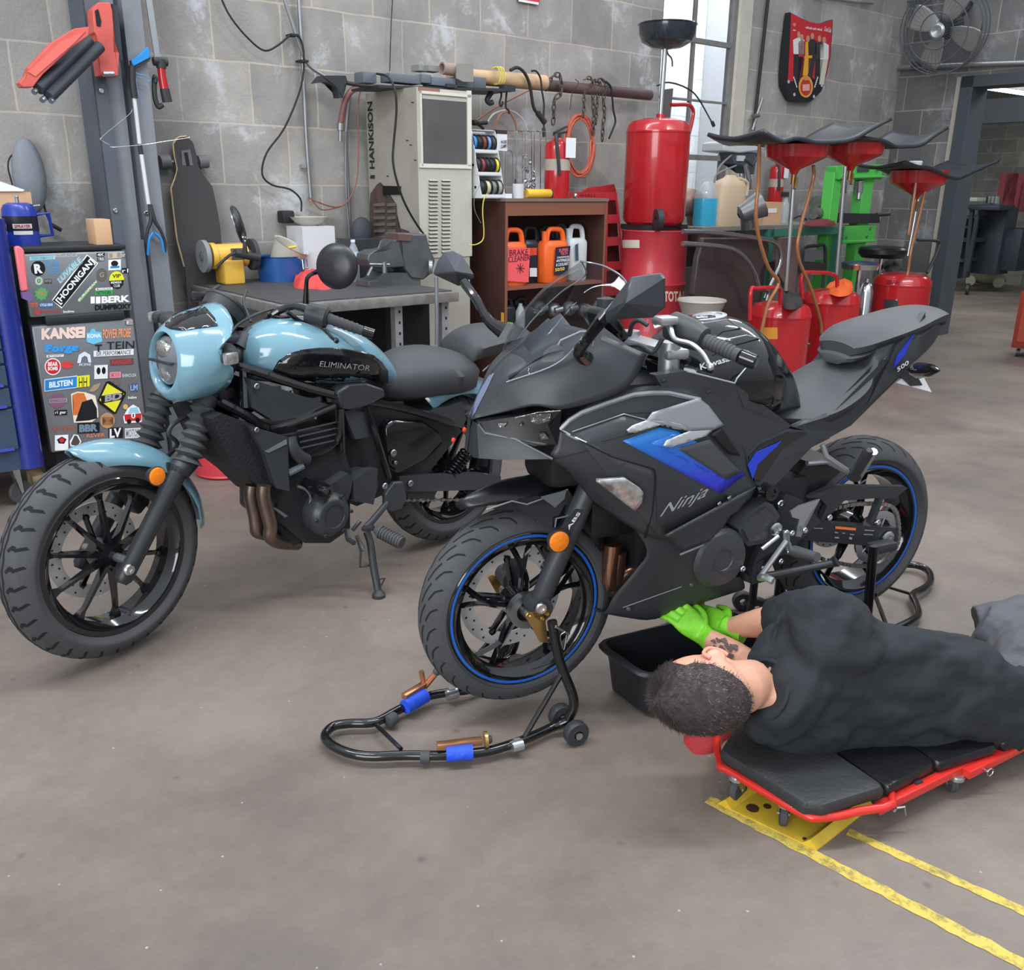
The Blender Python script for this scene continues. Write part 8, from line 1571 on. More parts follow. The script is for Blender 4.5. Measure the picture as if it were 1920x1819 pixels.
# shield sign
SG=T('shield_sign','red shield shaped racing sign hung high on the block wall','sign',WF)
o_=[(735,140),(860,205),(970,250),(1060,270),(1140,255),(1222,222),(1215,400),(1195,640),(1160,820),(1120,960),(1090,1040),(990,1140),(960,1160),(760,1150),(725,1110),(665,980),(660,850),(690,500)]
mb=MB(); mb.prism([WF.p(*qX(x,y),.06) for x,y in o_],(0,.05,0)); SG.part('sign_board',mb,col('sign_black',(36,38,42),.4))
rd=[(748,150),(860,205),(970,250),(1060,270),(1140,255),(1216,226),(1210,400),(1190,640),(1155,820),(1110,970),(1030,920),(980,870),(930,855),(860,865),(790,930),(710,920),(730,600)]
def sg(pts,m,e,name,parent=None): mb=MB(); mb.prism([WF.p(*qX(x,y),.06+e) for x,y in pts],(0,.0008,0)); return SG.part(name,mb,m,smooth=False)
sg(rd,col('sign_red2',(190,44,52),.4),.001,'red_field')
mb=MB(); P3=[WF.p(*qX(*k),.0635) for k in ((912,325),(1098,352),(912,295))]; mb.text('refresh and refuel',*P3,off=.0005,bold=.02); SG.part('lettering',mb,WHT)
mb=MB(); P3=[WF.p(*qX(*k),.0635) for k in ((1122,352),(1198,372),(1130,298))]; mb.text('Coca-Cola',*P3,off=.0005,bold=.01,shear=.3); SG.part('lettering',mb,WHT)
sg([(768,262),(805,262),(800,290),(786,305),(772,290)],col('pale_red',(214,120,124),.4),.003,'small_mark'); sg([(772,338),(802,342),(802,350),(772,348)],WHT,.003,'small_mark')
# generic group of standing figures on the poster
sk=col('poster_skin',(190,140,116),.5)
def fig(x,yh,top,legs,w,fa,fb):
    sg([(x-20,yh),(x-12,yh-34),(x+12,yh-34),(x+20,yh),(x+12,yh+34),(x-12,yh+34)],sk,.0035,'poster_head'); sg([(x-w,yh+60),(x-12,yh+32),(x+12,yh+32),(x+w,yh+60),(x+w*.9,yh+220),(x-w*.9,yh+220)],fa,.0028,'poster_torso'); sg([(x-w*.85,yh+220),(x+w*.85,yh+220),(x+w*.3-20,legs),(x-w*.5-30,legs)],fb,.0026,'poster_legs')
c_=lambda n,rgb:col(n,rgb,.5)
fig(870,425,0,930,41,c_('p_red',(170,50,56)),c_('p_maroon',(96,34,40))); fig(835,395,0,930,65,c_('p_white',(214,214,210)),c_('p_dark',(44,44,50))); fig(1070,440,0,960,52,c_('p_dark2',(56,56,60)),c_('p_dark',(44,44,50))); fig(1125,455,0,960,52,c_('p_white',(214,214,210)),c_('p_pale',(196,196,176))); fig(990,410,0,900,49,c_('p_charc',(52,46,54)),c_('p_purple',(60,44,56))); fig(940,440,0,860,52,c_('p_yellow',(222,160,50)),c_('p_yellow',(222,160,50)))
def ov(x,y,rx,ry,n=20): return [(x+rx*math.cos(2*math.pi*k/n),y+ry*math.sin(2*math.pi*k/n)) for k in range(n)]
sg(ov(915,985,82,125),c_('p_gold',(214,160,70)),.004,'badge_ring'); sg(ov(915,990,62,98),c_('p_badge',(180,58,46)),.005,'badge_centre'); sg(ov(917,890,36,24),c_('p_badge2',(206,140,70)),.006,'badge_top'); sg([(880,960),(960,955),(960,1030),(880,1035)],c_('p_pink',(220,160,150)),.0062,'badge_mark')
for s in (-1,1):
    for k in range(5): sg([(915+s*(98+8*k),1000-k*25),(915+s*(112+8*k),985-k*25),(915+s*(100+8*k),965-k*25)],WHT,.004,'laurel_mark')
for x,y in ((720,930),(1098,970),(785,1075),(1008,1098)): sg(ov(x,y,13,20,12),c_('p_bolt',(180,182,186)),.004,'sign_bolt')
# right wall: trim, pipe, fan, door post
mb=MB(); mb.tube([RF.p(1719,0,.05)+Vector((0,0,0)),RF.p(1719,0,.05)],.01) if False else None
z_=WF.p(1500,-28,.05).z
mb=MB(); mb.tube([WF.p(1530,-6,.04),WF.p(1600,4,.04),WF.p(1636,6,.04)],.012,8); one('conduit',mb,GALV,'thin pale conduit at the top of the wall above the shield sign','pipe',WF); mb=MB(); mb.tube([RF.p(1642,6,.04),RF.p(1960,-20,.04)],.012,8); one('conduit',mb,GALV,'thin pale conduit at the top corner left of the fan','pipe',RF)
mb=MB(); a_=RF.p(*qY(108,770),.05); mb.tube([RF.p(*qY(60,1260),.05),RF.p(*qY(100,840),.05),RF.p(*qY(112,775),.05),RF.p(*qY(160,750),.05),RF.p(*qY(700,712),.05),RF.p(*qY(1900,668),.05)],.024,14,sub=3); t=T('wall_pipe','grey pipe running along the right wall above the doorway','pipe',RF); t.part('pipe',mb,GALV)
for x,y in ((165,750),(365,738)): mb=MB(); o=RF.p(*qY(x,y),.05); mb.cyl(o+Vector((-.02,0,0)),o+Vector((.02,0,0)),.030,n=16); t.part('pipe_coupling',mb,GALV)
FN=T('wall_fan','large grey caged fan mounted on the right wall','fan',RF)
fc=RF.p(*qY(965,305),.42); fr=abs(RF.p(*qY(1390,305),.42).x-RF.p(*qY(540,305),.42).x)/2; fax=(CP-(RF.m@fc)); fax=(RF.i.to_3x3()@fax).normalized(); fax=Vector((fax.x*.3-.1,-1,-.25)).normalized()
FG=col('fan_grey',(96,100,106),.5,.2)
u_=fax.orthogonal().normalized(); v_=fax.cross(u_)
for k,(rr,hh) in enumerate(((1,0),(1,.12),(1,-.12),(.72,.20),(.4,.235))): mb=MB(); mb.tube([fc+fax*hh*fr*1.6+(u_*math.cos(2*math.pi*j/48)+v_*math.sin(2*math.pi*j/48))*fr*rr for j in range(48)],.006,6,closed=True); FN.part('cage_ring',mb,FG)
mb=MB()
for k in range(44):
    a=2*math.pi*k/44; d=u_*math.cos(a)+v_*math.sin(a); mb.tube([fc+fax*.38*fr+d*fr*.12,fc+fax*.32*fr+d*fr*.6,fc+fax*.19*fr+d*fr*1.0,fc-fax*.19*fr+d*fr],.0014,4)
FN.part('cage_wires',mb,FG)['kind']='stuff'
mb=MB(); mb.lathe([(.34*fr,0),(.39*fr,.05),(.36*fr,.07),(.34*fr,.07)],fc,fax,24); FN.part('hub_badge',mb,col('badge_silver',(186,188,192),.3,.6))
mb=MB(); mb.cyl(fc-fax*.16*fr,fc+fax*.06*fr,.06); FN.part('blade_hub',mb,BLK); mb=MB(); mb.cyl(fc-fax*.5*fr,fc-fax*.16*fr,.10,n=24); FN.part('motor',mb,col('motor_dark',(60,62,66),.5))
for k in range(4):
    a=2*math.pi*k/4+.35; d=u_*math.cos(a)+v_*math.sin(a); s_=fax.cross(d); rows=[]
    for r_,w0,w1 in ((.16,-.10,.10),(.4,-.22,.20),(.7,-.30,.26),(.90,-.26,.24)): rows.append([fc+d*r_*fr+s_*lerp(w0,w1,j/4)*fr+fax*(.10*fr*(j/4-.5)) for j in range(5)])
    mb=MB(); mb.patch(rows,3,2); FN.part('fan_blade',mb,col('blade_grey',(160,160,158),.35,.5),angle=60,mods=solid(.003))
mb=MB(); mb.tube([fc+u_*0+Vector((.25*fr,0,.9*fr))+fax*.3*fr,fc+Vector((.03,0,.35*fr))+fax*.36*fr,fc+Vector((.02,0,.15*fr))+fax*.36*fr],.06,14) if False else None
mb=MB(); mb.tube([fc-fax*.4*fr,Vector((fc.x,-.0,fc.z+.25)),],.03,10); FN.part('wall_arm',mb,BLK)
mb=MB(); mb.tube([RF.p(*qY(1345,420),.02),RF.p(*qY(1355,360),.3),RF.p(*qY(1380,250),.4)],.006,6); FN.part('power_cord',mb,CABLE)
mb=MB(); mb.box(RF.p(*qY(690,690),.06),(.10,.08,.05)); one('black_clip',mb,BLK,'black bracket on the grey pipe below the fan','bracket',RF)
DP=col('door_steel',(70,76,84),.45); 
mb=MB(); mb.bx(dx0,dx0+.12,-.28,.03,0,DH,.003); mb.bx(dx0+.0,dx0+DW,-.28,.03,DH-.10,DH,.003); me=mesh('trim_4',mb,DP,smooth=False); o=bpy.data.objects.new('trim_4',me); COL.objects.link(o); o.matrix_world=RF.m; struct(o)
mb=MB(); mb.bx(dx0-.05,dx0,0,.012,0,DH); me=mesh('trim_5',mb,col('mortar_strip',(170,164,152),.8),smooth=False); o=bpy.data.objects.new('trim_5',me); COL.objects.link(o); o.matrix_world=RF.m; struct(o)
# next room
NB=block_mat('concrete_block_next',(112,112,108),(128,127,122),(150,148,140),.4,.2,0,0,.8,(150,150,140))
mb=MB(); mb.bx(-6,9,-6.4,-6.3,0,4.2); me=mesh('wall_next_room',mb,NB,smooth=False); o=bpy.data.objects.new('wall_next_room',me); COL.objects.link(o); o.matrix_world=RF.m; struct(o)
mb=MB(); mb.bx(-6.1,-6,-6.3,-.25,0,4.2); me=mesh('wall_next_side',mb,NB,smooth=False); o=bpy.data.objects.new('wall_next_side',me); COL.objects.link(o); o.matrix_world=RF.m; struct(o)
mb=MB(); mb.bx(-6,9,-6.4,-.25,4.1,4.2); me=mesh('ceiling',mb,col('next_ceiling',(96,98,100),.8),smooth=False); o=bpy.data.objects.new('ceiling',me); COL.objects.link(o); o.matrix_world=RF.m; struct(o)
tb_=T('ceiling_light','long glowing tube light on the ceiling of the next room','light',RF); a_,b_=RF.p(*qY(1385,930),-2.2),RF.p(*qY(1860,1000),-2.2); b_=a_+(b_-a_)*2
mb=MB(); mb.tube([a_,b_],.022,10); tb_.part('tube_lamp',mb,mat('lamp_glow',(240,250,255),.5,emit=9)); mb=MB(); mb.tube([a_+Vector((0,0,.05)),b_+Vector((0,0,.05))],.03,4); tb_.part('fixture',mb,WHT)
mb=MB(); p0,p1=RF.p(*qY(1390,1060),-3.0),RF.p(*qY(1500,1310),-3.0); mb.bx(p0.x,p0.x+4,-3.1,-3.0,p1.z,p0.z); me=mesh('trim_6',mb,col('beam_dark',(52,56,62),.6),smooth=False); o=bpy.data.objects.new('trim_6',me); COL.objects.link(o); o.matrix_world=RF.m; struct(o)
DK=col('machine_dark',(48,54,64),.45); DRD=col('dark_red_seat',(140,60,64),.6)
def rbox(name,q,x0,y0,x1,y1,w,d,m,label,cat,bev=.01):
    p,s=RF.p(*q(x0,y0),w),RF.p(*q(x1,y1),w); mb=MB(); mb.bx(p.x,s.x,w-d,w,max(0,s.z),p.z,bev); return one(name,mb,m,label,cat,RF)
t=T('steel_rack','black open steel rack on casters just inside the next room','rack',RF); w_=-4.2
for (x0,y0,x1,y1) in ((690,500,700,1000),(790,470,880,480),(680,660,840,690),(680,840,760,860),(700,560,810,570)): 
    mb=MB(); p,s=RF.p(*qZ(x0,y0),w_),RF.p(*qZ(x1,y1),w_); mb.bx(p.x,max(s.x,p.x+.03),w_-.4,w_,max(.05,s.z-.02),p.z); t.part('rack_rail',mb,DK)
for (x0,y0,x1,y1) in ((835,400,770,1000),(880,470,790,950)): mb=MB(); mb.tube([RF.p(*qZ(x0,y0),w_),RF.p(*qZ(x1,y1),w_)],.035,4); t.part('rack_post',mb,DK)
mb=MB(); o=RF.p(*qZ(805,1030),w_); o.z=.08; mb.ring([(-.02,.02),(.02,.02),(.02,.08),(-.02,.08)],o,(1,.3,0),20); t.part('caster_wheel',mb,BLK)
rbox('dark_locker',qZ,885,400,1030,980,-4.6,.4,DK,'dark steel locker in the next room beside the rack','locker')
rbox('steel_box',qZ,760,380,1060,430,-4.1,.5,DK,'long dark tool tray on top of the black rack','tray')
rbox('black_bin',qZ,1030,580,1200,950,-4.7,.5,col('bin_navy',(40,44,56),.5),'dark square bin in the next room','bin')
mb=MB(); p=RF.z(*qZ(960,1000),.0); p2=RF.z(*qZ(1090,1020),0); mb.bx(p.x-.25,p2.x,-p.y-.3,-p.y,.01,.22,.05); one('black_bag',mb,BLK,'black sack slumped on the floor of the next room','bag',RF)
for i,(x0,x1,y0,y1) in enumerate(((1090,1150,110,460),(1140,1200,120,470),(1200,1250,120,400),(1235,1275,200,440))):
    mb=MB(); a_,b_=RF.p(*qZ(x1,y0),-5.4),RF.p(*qZ(x0,y1),-5.4); mb.tube([a_,b_],.12,4); one('folded_chair',mb,[DRD,col('chair_maroon',(110,50,56),.6)][i%2],['leftmost dark red folded chair leaning in the next room','second dark red folded chair leaning in the next room','third dark red folded chair leaning in the next room','rightmost dark red folded chair leaning in the next room'][i],'chair',RF,'dark red folded chairs in the next room')
mb=MB(); 
for k in range(3): o=RF.p(*qZ(975+30*k,385),-4.75); mb.cyl(o,o+Vector((0,0,.12)),.05,n=10); mb.box(o,(.12,.1,.06))
one('engine_part',mb,STE,'small cast engine part on top of the dark locker','engine part',RF)
rbox('grey_filing_box',qZ,775,318,865,355,-4.3,.3,col('box_pale',(176,178,170),.6),'pale flat box on the tray in the next room','box')
mb=MB(); o=RF.z(*qZ(1140,990),.12); o.y=-.0+5.7; mb.ell(o,(.28,.12,.10)); mb.m=1
for s in (-.2,.22): mb.cyl(o+Vector((s,-.12,-.04)),o+Vector((s,-.16,-.04)),.075,n=20)
one('lawn_mower',mb,[col('mower_tan',(120,116,92),.6),col('wheel_pale',(176,172,150),.6)],'tan lawn mower deck with pale wheels in the next room','mower',RF)
t=T('red_tool_cart','red steel tool cart on casters at the right edge','cart',RF); cz=RF.z(1892,668,0.0); cw=-cz.y; RC=col('cart_red',(150,62,48),.4)
ct=RF.p(1914,585,cw); mb=MB(); mb.bx(cz.x,cz.x+.7,cw-.45,cw,.08,RF.p(1910,545,cw).z,.006); t.part('cart_body',mb,RC); mb=MB(); mb.bx(cz.x+.04,cz.x+.66,cw,cw+.004,.14,.50); t.part('cart_door',mb,col('cart_red2',(166,74,56),.4)); mb=MB(); mb.ring([(-.015,.01),(.015,.01),(.015,.035),(-.015,.035)],Vector((cz.x+.05,-cw+.05,.036)),(1,.4,0),20); t.part('caster_wheel',mb,BLK)
for x_ in (.6,): mb=MB(); mb.ring([(-.015,.01),(.015,.01),(.015,.035),(-.015,.035)],Vector((cz.x+x_,-cw+.05,.036)),(1,.4,0),20); t.part('caster_wheel',mb,BLK)
# drum and tall tank
dc=WF.p(1226,470,.62); dD=(WF.m@dc-CP).length; dr_=61/FPX*((WF.m@dc-CP)@Vector((0,0,0)) if False else ((CM.transposed()@(WF.m@dc-CP)).z*-1)); dzt_=WF.p(1226,430,.62+dr_*.0).z
t=T('oil_drum','red steel oil drum with white label by the window','drum',WF); DRM=col('drum_red',(190,56,66),.35,coat=.2,var=.12,scale=2.5)
H=dzt_; mb=MB(); pr=[(0,0),(0,dr_),(.012,dr_+.006),(.02,dr_)]
for f in (.34,.67): pr+=[(H*f-.02,dr_),(H*f,dr_+.012),(H*f+.02,dr_)]
pr+=[(H-.02,dr_),(H-.008,dr_+.007),(H,dr_+.004),(H-.004,dr_-.008),(H-.02,dr_-.012),(H-.02,0)]
dcc=Vector((dc.x,dc.y,0)); mb.lathe(pr,dcc,(0,0,1),48); t.part('drum_body',mb,DRM)
tocam=(WF.c-dcc); tocam.z=0; base=math.atan2(tocam.y,tocam.x)
def cyl_pt(c,r,px_,py_):   # picture point on a standing cylinder
    d=WF.r(px_,py_); ox,oy=WF.c.x-c.x,WF.c.y-c.y; A_=d.x**2+d.y**2; B_=2*(ox*d.x+oy*d.y); C2=ox*ox+oy*oy-r*r; D_=max(0,B_*B_-4*A_*C2); tt=(-B_-math.sqrt(D_))/(2*A_); return WF.c+d*tt
def cyl_quad(c,r,x0,y0,x1,y1,n=8): return [[cyl_pt(c,r,x0+(x1-x0)*k/n,y) for k in range(n+1)] for y in (y0,y1)]
mb=MB(); mb.grid(cyl_quad(dcc,dr_+.002,1164,450,1199,465)); t.part('paper_label',mb,col('label_cream',(214,202,190),.6))
def cyl_text(t,c,r,s,x0,y0,x1,y1,m,bold=.02):
    vs,fs=glyphs(s,bold,0); a0=min(v[0] for v in vs);a1=max(v[0] for v in vs);b0=min(v[1] for v in vs);b1=max(v[1] for v in vs); mb=MB(); mb.add([cyl_pt(c,r,x0+(x1-x0)*(v[0]-a0)/(a1-a0),y1+(y0-y1)*(v[1]-b0)/(b1-b0)) for v in vs],fs); t.part('lettering',mb,m,smooth=False)
cyl_text(t,dcc,dr_+.003,'TOTAL',1245,546,1286,566,col('letter_cream',(230,206,180),.5),.04)
def tank(name,cx,w,ytop,ybot,pxw,label,zbase=None):
    c=WF.p(cx,(ytop+ybot)/2,w); dp=-(CM.transposed()@(WF.m@c-CP)).z; r=pxw/2/FPX*dp; zt=WF.p(cx,ytop,w).z; zb=WF.p(cx,ybot,w).z if zbase is None else zbase
    t=T(name,label,'oil drain tank',WF); mb=MB(); mb.lathe([(zb,0),(zb,r*.8),(zb+.02,r*.95),(zb+.05,r),(zt-.10,r),(zt-.095,r*1.015),(zt-.085,r*1.015),(zt-.08,r),(zt-.05,r*.97),(zt-.02,r*.85),(zt,r*.5),(zt+.004,0)],Vector((c.x,c.y,0)),(0,0,1),44); t.part('tank_body',mb,REDP,angle=30); return t,Vector((c.x,c.y,0)),r,zt,zb
t,c,r,zt,zb=tank('oil_drain_tank',1231,.60,222,404,118,'tall glossy red drain tank standing on the red drum',zbase=dzt_+.03)
ptop=WF.p(1247,82,.60); ctr=Vector((c.x+.02,c.y,0)); pt=WF.p(1247,80,.60)
mb=MB(); mb.tube([WF.p(1238,222,.60),WF.p(1247,90,.60)],.017,12); t.part('pole',mb,CLP)
pc=WF.p(1251,62,.60); dp=-(CM.transposed()@(WF.m@pc-CP)).z; pr_=55/FPX*dp; mb=MB(); mb.lathe([(-.10,.02),(-.09,pr_*.5),(-.055,pr_*.85),(-.01,pr_*.95),(.045,pr_*.98),(.05,pr_*1.02),(.055,pr_*1.0),(.045,pr_*.95),(-.02,pr_*.9),(-.1,0)],pc,(0,0,1),44); t.part('drain_pan',mb,col('pan_dark',(38,46,54),.2,coat=.5))
mb=MB(); mb.tube([WF.p(*qC(575,715),.5),WF.p(*qC(690,715),.5),WF.p(*qC(725,750),.5),WF.p(*qC(720,820),.5),WF.p(*qC(690,940),.5)],.014,10,sub=3); t.part('handle',mb,REDP)
mb=MB(); mb.cyl(WF.p(*qC(505,815),.6),WF.p(*qC(508,780),.6),.035,n=14); t.part('pole_socket',mb,REDP)
for x,y in ((488,1500),): mb=MB(); o=WF.p(*qC(x,y),.60+r*.9); mb.ring([(-.02,.02),(.02,.02),(.02,.072),(-.02,.072)],o,(.9,-.5,0),28); w_=t.part('wheel',mb,BLK); mb=MB(); mb.lathe([(-.022,.0),(-.022,.045),(-.01,.05)],o,(-.9,.5,0),20); t.part('wheel_cap',mb,STE,parent=w_)
mb=MB(); mb.bx(c.x-r*.8,c.x+r*.9,.45,.75,dzt_,dzt_+.035); t.part('base_bracket',mb,BLK)
mb=MB(); o=WF.p(*qC(640,1505),.60+r*.7); mb.ring([(0,.045),(.14,.045),(.14,.056),(0,.056)],o,Vector((-.8,.6,.0)),28); mb.m=1; mb.lathe([(.02,.044),(.02,0)],o,Vector((-.8,.6,0)),28); one('black_pipe_end',mb,[col('pipe_navy',(34,38,46),.4),MATS['deep_black']],'short dark pipe end lying on the drum lid','pipe',WF)
mb=MB(); mb.tube([WF.p(*qC(545,330),.58),WF.p(*qC(555,370),.56),WF.p(*qC(580,400),.56),WF.p(*qC(585,455),.56)],.006,6,sub=3); one('brown_string',mb,col('string_brown',(96,84,74),.7),'short dark string tied below the black drain pan','string',WF)
mb=MB(); mb.tube([WF.p(*qC(480,585),.2),WF.p(*qC(560,562),.2),WF.p(*qC(680,600),.2),WF.p(*qC(760,670),.2),WF.p(*qC(865,855),.2)],.006,6,sub=4); mb.tube([WF.p(*qC(855,830),.2),WF.p(*qC(868,860),.2)],.014,8); one('hanging_cable',mb,CABLE,'thin cable curving in front of the window with black tip','cable',WF)
mb=MB(); wpr(mb,mp(qC,[(530,610),(592,602),(570,812),(528,800)]),.32,.03); one('steel_plate',mb,col('plate_steel',(110,106,104),.5,.4),'flat grey steel plate at the right end of the rusty pipe','plate',WF)
mb=MB(); pts=[WF.p(*qC(600,1400),.25),WF.p(*qC(700,1380),.30),WF.p(*qC(765,1430),.32),WF.p(*qC(775,1560),.32),WF.p(*qC(770,1640),.32)]; 
mb.tube(pts,.105,20,sub=3); one('elbow_duct',mb,col('rusty_duct',(142,118,104),.5,.4,var=.2,scale=8),'rusty round duct elbow behind the tall red tank','duct',WF,angle=25)
mb=MB(); wpr(mb,mp(qC,[(640,1660),(700,1650),(760,1700),(770,1819),(640,1819)]),.35,.15); one('black_crate',mb,BLK,'dark crate on the floor between drum and brown panels','crate',WF)
# three drain tanks with funnels and mats
MAT_=col('drain_mat',(50,54,60),.4)
def drainer(label,cx,w,ytop,pxw,fx,fy0,fy1,fw,pole,matpts,hose,handle,hose_d=.02):
    c0=WF.p(cx,ytop,w); zt0=c0.z
    t,c,r,zt,zb=tank('oil_drain_tank',cx,w,ytop,ytop+60,pxw,label,zbase=.09)
    mb=MB(); mb.tube([WF.p(pole[0],pole[1],w),WF.p(pole[2],pole[3],w)],.014,14); t.part('pole',mb,CLP)
    fc_=WF.p(fx,(fy0+fy1)/2,w); dp=-(CM.transposed()@(WF.m@fc_-CP)).z; fr_=fw/2/FPX*dp; z0=WF.p(fx,fy1,w).z; z1=WF.p(fx,fy0,w).z
    mb=MB(); mb.lathe([(z0-.03,.02),(z0,.035),(z0+(z1-z0)*.40,fr_*.82),(z0+(z1-z0)*.5,fr_*.95),(z1,fr_),(z1-.01,fr_*.94),(z0+(z1-z0)*.5,fr_*.85),(z0+.02,0)],Vector((fc_.x,fc_.y,0)),(0,0,1),40); t.part('funnel',mb,REDP,angle=50)
    mb=MB(); mb.cyl(Vector((fc_.x,fc_.y,z0-.02)),Vector((fc_.x,fc_.y,z0-.09)),.018); mb.tube([Vector((fc_.x,fc_.y-.02,z0-.05)),Vector((fc_.x-.02,fc_.y-.03,z0-.12))],.012,8); t.part('valve',mb,col('brass',(150,116,70),.35,.8))
    for hp in hose: mb=MB(); mb.tube([WF.p(x,y,w+.08) for x,y in hp],.012,10,sub=4); t.part('drain_hose',mb,col('hose_amber',(150,98,62),.35,coat=.3))
    for hn in handle: mb=MB(); mb.tube([WF.p(x,y,w+.06) for x,y in hn],.014,10,sub=4); t.part('handle',mb,REDP if hn is not BH else BLK)
    for s in (-1,1): mb=MB(); o=Vector((c.x+s*r*.9,c.y-.0,.075)); mb.ring([(-.02,.02),(.02,.02),(.02,.075),(-.02,.075)],o,(1,0,0),24); t.part('wheel',mb,BLK)
    # rubber splash mat: a curved sheet lying on the funnel
    rows=[]; n=13
    for j in range(7):
        v=j/6*2-1; row=[]
        for i in range(n):
            u=i/(n-1); X=matpts[0]+(matpts[1]-matpts[0])*u; kk=[matpts[2+int(u*(len(matpts)-3))],matpts[2+min(len(matpts)-3,int(u*(len(matpts)-3))+1)]]; ff=u*(len(matpts)-3)-int(u*(len(matpts)-3)); Y=kk[0]+(kk[1]-kk[0])*ff
            p=WF.p(X,Y+13,w); lift=.035*abs(v)**2*math.cos(u*5+1); row.append(Vector((p.x+.05*v,p.y+.24*v,p.z+lift+.015*abs(v))))
        rows.append(row)
    mb=MB(); mb.patch(rows,2,2); m_=one('splash_mat',mb,MAT_,label_mat[0],'mat',WF,angle=60,mods=solid(.022)); label_mat.pop(0)
    return t,c,r,zt
label_mat=['black rubber mat draped over the leftmost red funnel','black rubber mat draped over the middle red funnel','grey black rubber mat with white cup on the rightmost funnel']
BH=[(1720,450),(1757,452),(1760,465),(1738,512)]
tA,cA,rA,ztA=drainer('red wheeled drain tank with yellow sticker, front left of three',1462,1.5,566,113,1492,272,318,117,(1473,545,1490,318),(1377,1615,243,256,240,248,250,252,238,225),[[(1424,268),(1422,340),(1418,420),(1440,500),(1460,530),(1440,570),(1426,630)],[]][:1],[[(1406,600),(1408,545),(1420,541),(1460,541),(1463,560),(1463,590)]])
mb=MB(); mb.grid(cyl_quad(cA,rA+.002,1430,614,1458,636)); tA.part('sticker',mb,col('sticker_yellow',(206,140,50),.6))
tB,cB,rB,ztB=drainer('red wheeled drain tank with orange rag, behind the front left one',1556,1.45,543,107,1598,268,312,112,(1568,515,1585,312),(1560,1722,254,250,246,256,258,262,250,240),[[(1525,310),(1524,340),(1500,430),(1496,480),(1520,540),(1538,600),(1540,625)]],[[(1504,560),(1504,516),(1530,511),(1565,516),(1570,540),(1568,590)]])
tC,cC,rC,ztC=drainer('red wheeled drain tank with black handle at the right of three',1690,1.3,512,103,1721,320,366,104,(1702,480,1723,366),(1645,1822,298,300,296,306,318,312,306,298),[[(1742,325),(1725,400),(1708,470),(1700,520),(1680,565)],[(1718,340),(1712,380),(1703,440)]],[BH])
mb=MB(); mb.grid(cyl_quad(cC,rC+.002,1657,562,1684,578)); tC.part('dark_label',mb,BLK); cyl_text(tC,cC,rC+.003,'DRAIN',1663,525,1686,533,INKD,.0)
mb=MB(); o=WF.p(1717,307,1.3); mb.lathe([(-.02,.045),(.015,.05),(.02,.045),(.02,0)],o,(0,0,1),24); one('white_cup',mb,WHT,'small white cap lying on the rightmost rubber mat','cap',WF)
rag('shop_rag',ident,[(1548,545),(1556,535),(1590,528),(1600,538),(1594,552),(1570,556)],.07,col('orange_cloth',(226,96,40),.8,bump=.3,bscale=100),'orange rag on top of the middle red drain tank',z=ztB-.015,seed=8)
rag('dirty_rag',ident,[(1466,566),(1480,552),(1500,556),(1505,570),(1490,580),(1470,578)],.06,col('black_cloth',(48,44,44),.8),'dirty black rag on top of the front left drain tank',z=ztA-.01,seed=5)
rag('dirty_rag',ident,[(1655,500),(1668,490),(1690,496),(1690,508),(1668,512)],.07,MATS['black_cloth'],'dirty black glove on top of the right drain tank',z=ztC-.01,seed=3)
# brown panels with chrome tube frame
t=T('upholstered_panel','dark brown upholstered panel with bent chrome tube frame','seat back',WF); PW_=1.05
CHT=col('chrome_tube',(176,182,188),.2,.9)
mb=MB(); wpr(mb,mp(qH,[(120,800),(480,800),(490,850),(430,1000),(440,1180),(380,1300),(240,1250),(60,1120),(90,900)]),PW_,.05); t.part('panel',mb,col('brown_vinyl',(70,60,60),.45,var=.1,scale=3),mods=bevel(.01))
mb=MB(); wt(mb,qH,[(0,762),(180,770),(420,800),(520,825),(550,880),(545,950),(500,1050),(460,1140)],.016,PW_+.05,12); t.part('chrome_tube',mb,CHT); mb=MB(); wt(mb,qH,[(0,830),(140,840),(280,862),(360,920),(410,1010),(430,1080),(480,1100),(470,1160)],.016,PW_+.12,12); t.part('chrome_tube',mb,CHT)
mb=MB(); wpr(mb,mp(qH,[(560,800),(640,790),(670,900),(700,1120),(640,1180),(540,1000)]),.9,.04); one('brown_board',mb,col('brown_board',(118,98,94),.6),'pale brown board leaning behind the chrome tube frame','board',WF)
mb=MB(); c_=WF.p(1315,575,1.2); mb.lathe([(-.12,.0),(-.12,.10),(.03,.155),(.04,.165),(.05,.16),(.03,.145),(-.10,.09)],c_,(0,0,1),32); one('grey_basin',mb,col('basin_grey',(176,170,162),.6),'dirty pale grey plastic basin in front of the brown panel','basin',WF); mb=MB(); mb.box((c_.x,c_.y,(c_.z-.12)/2),(.24,.24,c_.z-.125)); one('black_crate',mb,BLK,'black crate carrying the pale grey basin','crate',WF)
